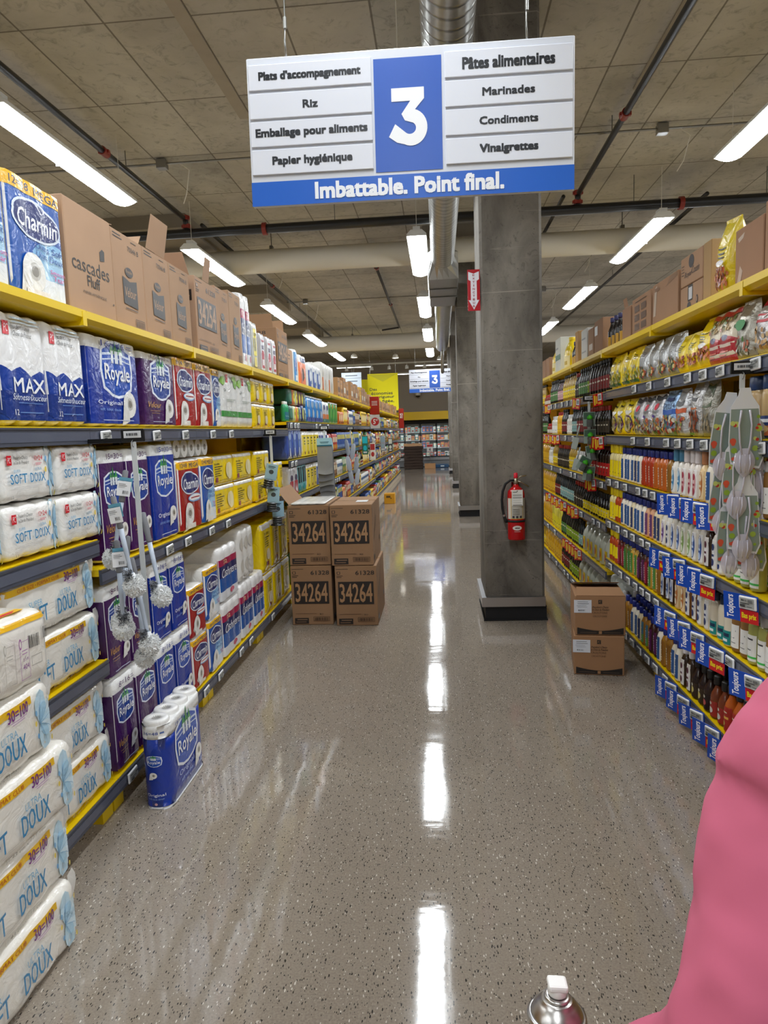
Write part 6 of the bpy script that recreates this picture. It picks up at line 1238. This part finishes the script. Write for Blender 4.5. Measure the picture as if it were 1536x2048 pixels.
blade(-1.335, 14.5, 1.71, 2.37, .20, 'red shelf sign with a round price badge above the left shelving', True)
blade(-1.27, 23.6, 1.74, 2.40, .17, 'narrow red price sign at the far end of the left shelving', False)
# ================================================================ cartons and things on the aisle floor
def bx(p, lab, x, y, z, rz=0): return make(p, lab, (x, y, z), rz, 'kraft number cartons on the floor')
bx(BX_STACK, 'kraft number carton on the floor, lower left of the four stacked', -1.125, 5.70, 0.001, .0)
bx(BX_STACK2, 'kraft number carton on the floor, lower right of the four stacked', -.735, 5.66, 0.001, -.0)
bx(BX_OPEN, 'opened kraft number carton with raised flap, upper left of the four stacked', -1.125, 5.71, .521, .0)
bx(BX_STACK2, 'closed kraft number carton with shipping label, upper right of the four stacked', -.755, 5.66, .521, .0)
cro = [('e', .5, .865, .001, .001, K), ('r', .46, .80, .535, .90, K), ('t', 'PC', .497, .85, .05, .06, 'a57b55', dict(s=.3, b=0)), ('t', 'President’s Choice', .50, .72, .32, .055, K, dict(s=.45, b=0)), ('t', 'le Choix du Président', .51, .655, .34, .055, K, dict(s=.45, b=0)), ('t', 'CROUTONS', .49, .575, .30, .05, '5a4230', dict(b=0)), ('t', 'CROÛTONS', .49, .495, .28, .055, '5a4230', dict(b=0)),
       ('p', [(.04, .03), (.96, .03), (.96, .20)]+[(.96-.92*i/12, .20-.08*math.sin(PI*i/12)) for i in range(1, 12)]+[(.04, .20)], '26211e'), ('r', .47, .04, .53, .11, 'a57b55'), ('r', .10, .07, .42, .08, '6a5646'), ('r', .58, .07, .9, .08, '6a5646')]
lab_ = lambda: MB().box(-.165, -.055, -.0022, -.0012, .15, .235, 'paper:dfe3ea').art([('r', .2, .84, .8, .87, '5a5a60'), ('r', .2, .7, .85, .73, '5a5a60'), ('r', .15, .55, .7, .57, '7a7a80'), ('r', .2, .44, .75, .46, '7a7a80')]+barcode(.2, .12, .45, .16, '2a2a2e', frame=False), flat(-.165, .15, .11, .085, -.0022), 'ink', e0=.0006).mesh('paper_label')
C1 = carton(.315, .262, .36, cro, 'a37a56', extra=[('paper_label', lab_(), [])]); C2 = carton(.315, .262, .36, cro, 'a37a56', flaps=(('f', 168, .13, .30), ('b', 165, .18, .31)), tape=False, extra=[('paper_label', lab_(), [])])
make(C1, 'kraft crouton carton with white label on the floor, lower of two', (1.0, 4.43, .001), -.14, 'crouton cartons')
make(C2, 'kraft crouton carton with white label and loose flaps, upper of two', (1.01, 4.44, .265), -.10, 'crouton cartons')
yb = carton(.24, .23, .3, [('r', .2, .6, .6, .8, '5c4210'), ('r', .6, .5, .7, .6, '3a2a10')], 'd89a1c')
make(yb, 'small orange-yellow carton on the floor far down by the left shelving', (-1.165, 15.5, .001), 0)
wrapb = MB().soft(.42, .36, .32, 'film:aab0aa', 3, .05, .02)
make(dict(name='wrapped_bottle_pack', cat='bottle pack', mesh=wrapb.mesh('wrapped_bottle_pack')), 'clear plastic wrapped pack behind the crouton cartons, on the right bottom deck', (1.335, 5.36, .143), RIGHT)
# extinguisher and its sign
o = root('fire_extinguisher', 'red fire extinguisher hanging on the nearest concrete column', 'fire extinguisher', None, (.615, 5.77, .71), 0)
R_ = .071; Y = -.085
part(o, 'cylinder', MB().lathe([(.066, 0), (.07, .004), (.071, .012), (.071, .37), (.066, .40), (.045, .425), (.024, .44), (.022, .455)], 'gloss:b80f16', 28, 0, Y))
part(o, 'strap', MB().lathe([(.0725, .148), (.0745, .148), (.0745, .165), (.0725, .165)], 'rub:1a1414', 28, 0, Y, 1, 1, False))
cyl_ = lambda z0, z1, r_, sp=2.4: (lambda u, v, e: ((r_+e)*math.sin((u-.5)*sp), Y-(r_+e)*math.cos((u-.5)*sp), z0+(z1-z0)*v))
part(o, 'printed_label', MB().art([('r', 0, 0, 1, 1, 'b7b2a6'), ('r', 0, 0, .2, 1, 'd6d2c6'), ('r', .22, .0, .80, .03, 'd8a828'), ('r', .20, 0, .225, 1, 'd8b038'), ('r', .78, 0, .80, 1, 'd8b038')]+[('r', .28+.17*i, .05, .38+.17*i, .16, '3a3a3a') for i in range(3)]+[('r', .3, .46-.08*i, .62, .48-.08*i, '4a4a48') for i in range(4)], cyl_(.175, .345, .0712), 'ink', step=.06))
part(o, 'maker_badge', MB().art([('e', .5, .5, .22, .42, 'e4dcd8', 20), ('p', [(.38, .4), (.44, .66), (.48, .5), (.5, .75), (.53, .5), (.58, .66), (.62, .4)], '4a2a2a'), ('r', .36, -.15, .64, -.08, 'e4dcd8')], cyl_(.078, .125, .0712), 'ink', step=.06))
part(o, 'paper_tag', MB().rbox(-.042, .046, Y-.078, Y-.0765, .285, .415, 'paper:e6e4dc', .0005, 1).art([('r', .1, .84, .5, .88, '3a4a3a'), ('r', .1, .68, .9, .70, '4a4a4a'), ('r', .1, .62, .9, .64, '7a7a7a'), ('r', .08, .5, .92, .53, '2a2a2a'), ('r', .08, .04, .92, .07, '2a2a2a'), ('r', .1, .2, .88, .21, '8a8a8a'), ('r', .1, .34, .88, .35, '8a8a8a'), ('e', .5, .93, .05, .03, '3a1414')], flat(-.042, .285, .088, .13, Y-.078), 'ink', e0=.0006))
part(o, 'valve', MB().lathe([(.018, .455), (.02, .47), (.016, .485), (.016, .505)], 'metal:b0a894', 14, 0, Y).lathe([(.016, .505), (.017, .51), (.016, .545), (.008, .55)], 'gloss:d81c34', 12, 0, Y))
lev = part(o, 'lever', MB().tube([(.008, Y, .497), (.04, Y, .518), (.085, Y, .525)], [.008, .007, .005], 'metal:b8ae98', 8))
part(o, 'carry_handle', MB().tube([(.008, Y, .482), (.045, Y, .47), (.105, Y, .432)], [.008, .007, .005], 'metal:b8ae98', 8))
part(o, 'hose', MB().tube([(-.012, Y, .488), (-.045, Y, .488), (-.085, Y-.005, .46), (-.108, Y-.005, .40), (-.115, Y, .33), (-.112, Y, .26), (-.10, Y, .20), (-.088, Y, .165), (-.078, Y, .14)], [.009, .009, .0105, .0105, .0105, .0105, .0105, .012, .013], 'rub:141313', 10))
part(o, 'hose_ring', MB().cyl((-.103, Y, .207), (-.097, Y, .193), .0125, 'metal:c8c8c8', 10))
part(o, 'wall_bracket', MB().box(-.03, .03, -.03, -.001, .12, .47, 'metal:5a1414'))
o = root('extinguisher_sign', 'red and white arrow sign projecting from the nearest column', 'sign', None, (.31, 5.775, 2.58), 0)
part(o, 'sign_plate', MB().rbox(-.05, .05, 0, .004, 0, .325, 'gloss:b0101e', .001, 1))
f = flat(-.05, 0, .10, .325, 0)
part(o, 'white_arrow', MB().art([('p', [(.07, .95), (.5, .90), (.93, .95), (.93, .76), (.74, .725), (.74, .26), (.93, .26), (.5, .03), (.07, .26), (.26, .26), (.26, .725), (.07, .76)], 'e6e4ec')], f, 'gloss'))
part(o, 'lettering', MB().art([('t', c, .5, .865-.084*i, .17 if c != 'I' else .05, .048, 'a01020', dict(b=.08, a=2.5)) for i, c in enumerate('EXTINCTEUR')], f, 'ink', e0=.002))
part(o, 'mount', MB().box(.044, .05, .004, .02, .05, .28, 'metal:8a8a8a'))
# ================================================================ far end of the store
struct('trim_3', MB().box(-4.6, 4.6, 30.3, 32.9, 2.10, 2.45, 'plastic:e6bc08'))
o = root('display_cooler', 'long glass-doored display cooler along the far wall, lit inside', 'cooler', None, (0, 31, 0), 0)
x0, n, dw = -4.4, 12, .713
b = MB().box(x0, x0+n*dw, 1.0, 1.1, 0, 2.09, 'paper:3a3c3e').box(x0, x0+n*dw, -.05, 1.0, 2.0, 2.09, 'rub:141414').box(x0, x0+n*dw, 0, 1.0, .02, .42, 'paper:8a8c8e').box(x0-.05, x0, 0, 1.1, 0, 2.09, 'rub:1c1c1c').box(x0+n*dw, x0+n*dw+.05, 0, 1.1, 0, 2.09, 'rub:1c1c1c')
part(o, 'cabinet', b)
part(o, 'bumper', MB().box(x0, x0+n*dw, -.06, -.001, .30, .40, 'metal:a8aaac'))
for z in (.43, .85, 1.2, 1.55): part(o, 'shelf', MB().box(x0+.01, x0+n*dw-.01, .12, .98, z-.02, z, 'paper:c8cacc'))
for i in range(n):
    x = x0+i*dw
    d = part(o, 'door', MB().box(x+.004, x+.036, -.04, -.002, .43, 1.99, 'rub:101112').box(x+dw-.036, x+dw-.004, -.04, -.002, .43, 1.99, 'rub:101112').box(x+.036, x+dw-.036, -.04, -.002, .43, .48, 'rub:101112').box(x+.036, x+dw-.036, -.04, -.002, 1.93, 1.99, 'rub:101112'))
    part(d, 'glass_pane', MB().box(x+.037, x+dw-.037, -.024, -.018, .481, 1.929, 'pane:dfe8ea'))
    part(d, 'handle', MB().cyl((x+.055, -.07, 1.0), (x+.055, -.07, 1.5), .01, 'metal:909294', 8))
    part(o, 'light_tube', MB().box(x+.010, x+.030, .01, .03, .5, 1.92, 'tube:f2f8ff'))
cols = ['e07848', 'd8d8d4', '4c8a8a', 'c83a30', 'e0b03a', '3c6aa8', 'b8d0c0', 'e8e4dc', '7ab0a8', 'd8946a', '8a3a2c', 'f0d8b0', '2c5a4a', 'd0583c']
CP = []
for i, c in enumerate(cols):
    m = MB().rbox(-.075, .075, 0, .12, 0, .2+.04*(i % 3), 'ink:'+c, .006, 1).art([('r', .12, .55, .88, .85, cols[(i+5) % 14]), ('e', .5, .3, .3, .16, cols[(i+9) % 14])], flat(-.075, 0, .15, .2+.04*(i % 3)), 'ink')
    CP.append(dict(name='frozen_food_box', cat='food box', mesh=m.mesh('frozen_food_box')))
for zi, z in enumerate((.432, .852, 1.202, 1.552)):
    x = -2.25; k = 0
    while x < .55:
        k += 1; j = rnd.randrange(14)
        make(CP[j], 'small bright food box inside the far cooler, %s shelf, %s from the shelving side' % (('lowest', 'second', 'third', 'top')[zi], ORD[k] if k < 21 else 'last'), (x+.08, 31.16+.1*rnd.random(), z), 0, 'food boxes inside the far cooler'); x += .165
# banner, lights, camera on the far wall
o = root('hanging_banner', 'tall bright yellow banner hanging beyond the left shelving', 'banner', None, (-2.12, 27, 2.45), 0)
part(o, 'banner_sheet', MB().box(-.60, .58, 0, .01, 0, 1.43, 'paper:f2e60c'))
f = flat(-.60, 0, 1.18, 1.43, 0)
part(o, 'banner_print', MB().art([('p', [(.03, .98), (.97, .98), (.5, .78)], 'd8cf0c'), ('t', 'Des', .18, .585, .24, .075, '1e2a2e', dict(b=.05)), ('t', 'économies', .46, .475, .72, .085, '1e2a2e', dict(b=.05)), ('t', 'rigueur', .62, .365, .5, .09, '1e2a2e', dict(b=.05)), ('t', 'figée.', .66, .25, .4, .10, '1e2a2e', dict(b=.05))], f, 'ink'))
part(o, 'hanger', MB().cyl((-.5, .005, 1.43), (-.5, .005, 2.54), .006, 'metal:c8c8c4', 6).cyl((.5, .005, 1.43), (.5, .005, 2.54), .006, 'metal:c8c8c4', 6))
o = root('hanging_banner', 'second yellow banner half hidden behind the first', 'banner', None, (-3.35, 27.95, 2.75), 0); part(o, 'banner_sheet', MB().box(-.6, .6, 0, .01, 0, 1.0, 'paper:f2e60c')); part(o, 'hanger', MB().cyl((0, .005, 1.0), (0, .005, 2.24), .006, 'metal:c8c8c4', 6))
o = root('aisle_sign', 'small white and grey aisle sign of the next aisle, above the left shelving', 'sign', None, (-3.2, 26, 3.30), 0); part(o, 'board', MB().rbox(-.4, .35, 0, .02, 0, .58, 'plastic:b8c4d0', .003, 1).art([('r', 0, .62, 1, .66, '8a94a0'), ('t', 'et la boulangerie', .6, .8, .6, .09, '2a2e34'), ('t', 'congelés', .62, .45, .4, .09, '2a2e34')][:1]+[('r', .2, .78, .8, .83, '3a3e46'), ('r', .3, .42, .8, .47, '3a3e46')], flat(-.4, 0, .75, .58), 'ink')); part(o, 'wire', MB().cyl((0, .01, .58), (0, .01, 1.69), .004, 'metal:a8a8a4', 6))
for i, (xa, xb, y) in enumerate(((-4.2, -2.7, 29.0), (-.95, .6, 29.5), (-1.9, -.3, 30.4))):
    o = root('linear_light', 'thin white linear light near the far wall, %s' % ('over the left shelving', 'nearer of two by the columns', 'farther of two by the columns')[i], 'linear light', 'linear lights', (0, y, 4.35 if i < 2 else 4.1), 0)
    part(o, 'housing', MB().box(xa, xb, -.03, .03, .0, .06, 'paper:e0e0dc')); part(o, 'diffuser', MB().box(xa+.01, xb-.01, -.028, .028, -.012, -.0005, 'tube:ffffff')); part(o, 'hanger', MB().cyl((xa+.2, 0, .06), (xa+.2, 0, .64 if i < 2 else .89), .004, 'metal:b0b0ac', 6).cyl((xb-.2, 0, .06), (xb-.2, 0, .64 if i < 2 else .89), .004, 'metal:b0b0ac', 6))
o = root('light_track', 'long cream lighting track crossing near the far wall', 'lighting track', None, (0, 27.6, 4.28), 0); part(o, 'rail', MB().box(-6, 4, -.03, .03, 0, .06, 'paper:c8c4b8')); part(o, 'hanger', MB().cyl((-4, 0, .06), (-4, 0, .71), .006, 'metal:b0b0ac', 6).cyl((2, 0, .06), (2, 0, .71), .006, 'metal:b0b0ac', 6))
for i, x in enumerate((-3.6, -2.6, -1.9, -1.2, -.5, .2)):
    o = root('track_spotlight', 'small white spotlight on the far lighting track, %s from the shelving side' % ORD[i+1], 'spotlight', 'track spotlights', (x, 27.6, 4.279), 0)
    part(o, 'stem', MB().cyl((0, 0, -.06), (0, 0, 0), .012, 'paper:d8d6d0', 8)); part(o, 'lamp_head', MB().lathe([(.03, -.06), (.06, -.08), (.075, -.2), (.07, -.2), (.055, -.1)], 'paper:dcdad4', 14, 0, 0)); 
for i, (x, y) in enumerate(((-1.5, 25.2), (.1, 26.4), (-2.9, 24.4))):
    o = root('pendant_light', 'small bright bowl pendant near the far wall, %s' % ('middle one', 'beside the columns', 'above the left shelving')[i], 'pendant light', 'bowl pendants', (x, y, 4.25), 0)
    part(o, 'shade', MB().lathe([(.02, .16), (.08, .12), (.13, .0), (.125, .0), (.07, .11)], 'paper:d4d0c4', 16)); part(o, 'bulb', MB().lathe([(.01, .0), (.09, .01), (.1, .03), (.02, .06)], 'tube:fffaf0', 14)); part(o, 'cord', MB().cyl((0, 0, .16), (0, 0, .745), .004, 'plastic:3a3a38', 6))
o = root('security_camera', 'white dome security camera on the far wall', 'security camera', None, (-.95, 32.99, 3.35), 0)
part(o, 'bracket', MB().rbox(-.10, .10, -.22, 0, .05, .12, 'plastic:dcdcda', .02)); part(o, 'dome_housing', MB().lathe([(.13, .05), (.14, 0), (.13, -.06), (.11, -.08)], 'plastic:e0e0de', 20, 0, -.16)); part(o, 'lens_dome', MB().lathe([(.105, -.081), (.09, -.13), (.05, -.16), (.005, -.17)], 'shine:1c1c1e', 20, 0, -.16))
# brown stack, boxes and price stand before the cooler
for i in range(9):
    m = MB(); W_ = .80+.03*math.sin(i*2.1); k = 10
    vs = [(-W_/2+W_*j/k, y_, dz+.006*math.sin(.9*j+i)) for dz in (0, .105) for y_ in (0, .7) for j in range(k+1)]
    q = k+1; fs = [(j, j+1, 2*q+j+1, 2*q+j) for j in range(k)]+[(q+j+1, q+j, 3*q+j, 3*q+j+1) for j in range(k)]+[(2*q+j, 2*q+j+1, 3*q+j+1, 3*q+j) for j in range(k)]+[(j+1, j, q+j, q+j+1) for j in range(k)]+[(0, 2*q, 3*q, q), (k, q+k, 3*q+k, 2*q+k)]
    m.add(vs, fs, 'card:'+('c49a72' if i == 8 else '3a2a20'))
    o = root('folded_carton_bundle', 'folded brown carton bundle in the far stack, %s' % ('tan one on top' if i == 8 else ORD[i+1]+' from the floor'), 'folded cartons', 'folded cartons in the far stack', (-1.13+.02*math.sin(3*i), 29.5, .015+.120*i), 0, m.mesh('folded_carton_bundle'))
make(carton(.46, .22, .3, [], 'b98a5e'), 'low kraft carton on the floor before the far cooler', (-.42, 29.35, .001), 0)
o = root('display_tray', 'flat dark blue tray on the floor before the far cooler', 'tray', None, (-.02, 30.0, 0), 0)
part(o, 'tray_body', MB().rbox(-.38, .40, 0, .6, .001, .14, 'ink:1c4a72', .02).art([('r', .55, .3, .75, .7, 'c8d4dc')], flat(-.38, 0, .78, .14), 'ink'))
o = root('price_stand', 'red and white price placard on a thin stand before the far cooler', 'price placard', None, (-.42, 29.9, 0), 0)
part(o, 'post', MB().cyl((0, .01, 0.001), (0, .01, .72), .008, 'metal:a0a0a0', 8)); part(o, 'placard', MB().rbox(-.13, .13, 0, .008, .68, 1.02, 'paper:e2dcd8', .002, 1).art([('r', .03, .7, .97, .97, 'b8262c'), ('t', '4', .5, .36, .3, .42, '2a2626', dict(b=.04)), ('r', .1, .03, .9, .12, 'b88a84')], flat(-.13, .68, .26, .34), 'ink'))
# ================================================================ person and spray can
def remesh(name, mb, parent, vox=.009, smooth=6, disp=0, dsz=.12):
    o = part(parent, name, mb)
    r = o.modifiers.new('r', 'REMESH'); r.mode = 'VOXEL'; r.voxel_size = vox; r.use_smooth_shade = True
    s = o.modifiers.new('s', 'SMOOTH'); s.iterations = smooth; s.factor = .5
    if disp:
        tx = D.textures.new('folds', 'CLOUDS'); tx.noise_scale = dsz; tx.noise_depth = 2
        d = o.modifiers.new('d', 'DISPLACE'); d.texture = tx; d.strength = disp; d.texture_coords = 'LOCAL'
        s2 = o.modifiers.new('s2', 'SMOOTH'); s2.iterations = 4
    return o
P_ = root('person', 'person in a pink sweatshirt at the right edge holding a spray can', 'person', None, (0, 0, 0), 0)
SK = 'paper:c08a6c'; m = MB()
hd = (.60, .74, 1.545)
blob(m, hd, (.075, .095, .115), SK); m.tube([(.595, .72, 1.36), (.598, .73, 1.48)], .055, SK, 12)
m.tube([(.585, .835, 1.575), (.584, .848, 1.54), (.586, .838, 1.528)], [.008, .014, .010], SK, 8)
for s in (-1, 1): blob(m, (hd[0]+s*.076, hd[1]-.005, 1.545), (.012, .02, .03), SK, 10, 8)
m.tube([(.59, .71, 1.38), (.59, .71, 1.15), (.59, .70, .90)], [.08, .10, .10], SK, 14)
m.tube([(.40, .735, 1.33), (.346, .712, 1.25), (.265, .62, 1.04), (.205, .685, .92), (.185, .705, .885)], [.05, .048, .04, .032, .026], SK, 12)
m.tube([(.78, .735, 1.33), (.84, .71, 1.22), (.87, .66, 1.02), (.86, .74, .82), (.855, .765, .74)], [.05, .048, .04, .032, .026], SK, 12)
for s in (-1, 1): m.tube([(.59+s*.08, .70, .92), (.59+s*.09, .71, .50), (.59+s*.09, .69, .08)], [.062, .05, .04], SK, 12)
# left hand closed round the can; axis (.116, .746)
cx, cy2 = .1165, .748
blob(m, (.1755, .735, .845), (.016, .034, .045), SK, 14, 10)
m.tube([(.185, .705, .88), (.176, .728, .85)], [.026, .022], SK, 10)
for j, z in enumerate((.872, .853, .834, .816)):
    R2 = .046; pts = [(cx+R2*math.cos(math.radians(a)), cy2+R2*math.sin(math.radians(a)), z-.004*k) for k, a in enumerate((5, 40, 75, 110, 145, 175+(8, 14, 10, -8)[j]))]
    m.tube([(.174, .742, z-.002)]+pts, [.011, .011, .0105, .010, .0095, .009, .0075], SK, 8)
m.tube([(.172, .712, .865)]+[(cx+.046*math.cos(math.radians(a)), cy2+.046*math.sin(math.radians(a)), .88+.003*k) for k, a in enumerate((-45, -80, -115, -145))], [.013, .012, .011, .010, .008], SK, 8)
# right hand hanging
blob(m, (.852, .78, .69), (.018, .036, .045), SK, 12, 8)
for j in range(4): m.tube([(.852, .755+.018*j, .66), (.848, .757+.018*j, .62), (.838, .758+.018*j, .585)], [.009, .0085, .007], SK, 8)
m.tube([(.845, .75, .70), (.825, .738, .67), (.815, .738, .645)], [.011, .010, .008], SK, 8)
remesh('body', m, P_, .0055, 3)
h = MB(); blob(h, (hd[0], hd[1]-.018, hd[2]+.02), (.088, .10, .112), 'paper:3a261a'); h.tube([(.60, .66, 1.58), (.60, .63, 1.45), (.60, .63, 1.30)], [.075, .08, .05], 'paper:3a261a', 14)
remesh('hair', h, P_, .008, 3)
e = MB()
for s in (-1, 1): blob(e, (hd[0]+s*.028, hd[1]+.085, 1.553), (.012, .008, .007), 'paper:f0ece8', 10, 8); blob(e, (hd[0]+s*.028, hd[1]+.090, 1.553), (.006, .005, .006), 'paper:2a1a12', 8, 6)
part(P_, 'eyes', e)
part(P_, 'mouth', MB().tube([(.578, .825, 1.492), (.60, .832, 1.489), (.622, .825, 1.492)], [.003, .006, .003], 'paper:a85a54', 8))
PK_ = 'cloth:c4607a'; m = MB()
m.tube([(.59, .715, 1.42), (.59, .715, 1.36), (.59, .71, 1.20), (.59, .705, 1.0), (.59, .70, .83)], [.075, .12, .155, .162, .165], PK_, 24)
m.tube([(.50, .72, 1.365), (.425, .725, 1.315), (.378, .718, 1.265), (.353, .708, 1.228)], [.080, .086, .085, .081], PK_, 20)
m.tube([(.365, .715, 1.25), (.347, .702, 1.20), (.322, .670, 1.13), (.294, .637, 1.065), (.262, .622, 1.02), (.235, .645, .968), (.213, .68, .922), (.198, .693, .905)], [.072, .077, .080, .078, .073, .063, .052, .046], PK_, 20)
def fold(pts, r):
    q = []
    for (c, d, R) in pts:
        d = Vector(d).normalized(); q.append(Vector(c)+d*R)
    m.tube(q, r, PK_, 8)
fold([((.345, .70, 1.20), (-.5, -.75, .2), .074), ((.325, .672, 1.14), (-.25, -.95, .1), .076), ((.30, .645, 1.08), (.05, -1, .0), .074), ((.28, .625, 1.03), (.3, -.95, -.1), .070)], [.006, .010, .009, .004])
fold([((.31, .655, 1.10), (-.95, -.25, .1), .076), ((.295, .638, 1.065), (-.6, -.75, .1), .076), ((.27, .625, 1.03), (-.1, -1, .1), .073)], [.004, .010, .005])
fold([((.262, .622, 1.02), (-.85, -.5, .3), .070), ((.25, .63, .99), (-.3, -.9, .3), .066), ((.235, .645, .965), (.2, -.95, .2), .060)], [.005, .010, .005])
m.tube([(.70, .72, 1.36), (.80, .72, 1.30), (.85, .69, 1.14), (.875, .66, 1.02), (.868, .70, .90), (.858, .75, .79)], [.085, .092, .082, .074, .062, .046], PK_, 20)
sw = remesh('sweatshirt', m, P_, .007, 5, .034, .13)
part(P_, 'cuff', MB().tube([(.200, .688, .913), (.190, .70, .893)], [.043, .037], 'cloth:c4607a', 16)); part(P_, 'cuff', MB().tube([(.859, .745, .80), (.856, .76, .765)], [.044, .037], 'cloth:c4607a', 16))
tr_ = MB(); tr_.tube([(.59, .70, 1.0), (.59, .70, .84)], [.14, .15], 'cloth:2a2e3a', 20)
for s in (-1, 1): tr_.tube([(.59+s*.075, .70, .88), (.59+s*.088, .71, .50), (.59+s*.09, .695, .06)], [.105, .078, .06], 'cloth:2a2e3a', 16)
remesh('trousers', tr_, P_, .009, 3)
for s in (-1, 1): part(P_, 'shoe', MB().soft(.10, .27, .10, 'paper:e0deda', 1, .04, .0, top=False, z0=0.001), None, (.59+s*.09, .60, 0))
# spray can
o = root('spray_can', 'silver-topped spray can with white nozzle held up at the bottom edge', 'spray can', None, (.1165, .748, .748), 0); o.rotation_euler = (-.06, .03, 0)
part(o, 'can_body', MB().lathe([(.030, 0), (.0325, .003), (.0325, .172), (.0318, .175)], 'shine:1b1c1e', 32))
part(o, 'top_rim', MB().lathe([(.0318, .1752), (.0345, .177), (.0352, .180), (.0345, .184), (.0315, .185)], 'metal:c4c4c4', 32))
part(o, 'dome', MB().lathe([(.0312, .1852), (.030, .188), (.027, .193), (.022, .199), (.019, .201), (.0185, .203), (.0175, .204)], 'metal:b8b4b0', 32))
part(o, 'nozzle_collar', MB().lathe([(.0145, .2042), (.0155, .206), (.0145, .208), (.011, .2085)], 'metal:d0cecc', 24))
part(o, 'nozzle', MB().lathe([(.0105, .2087), (.0115, .211), (.0115, .222), (.009, .225)], 'plastic:eceae6', 20).rbox(-.0115, .0115, -.012, .010, .217, .2255, 'plastic:eceae6', .003))
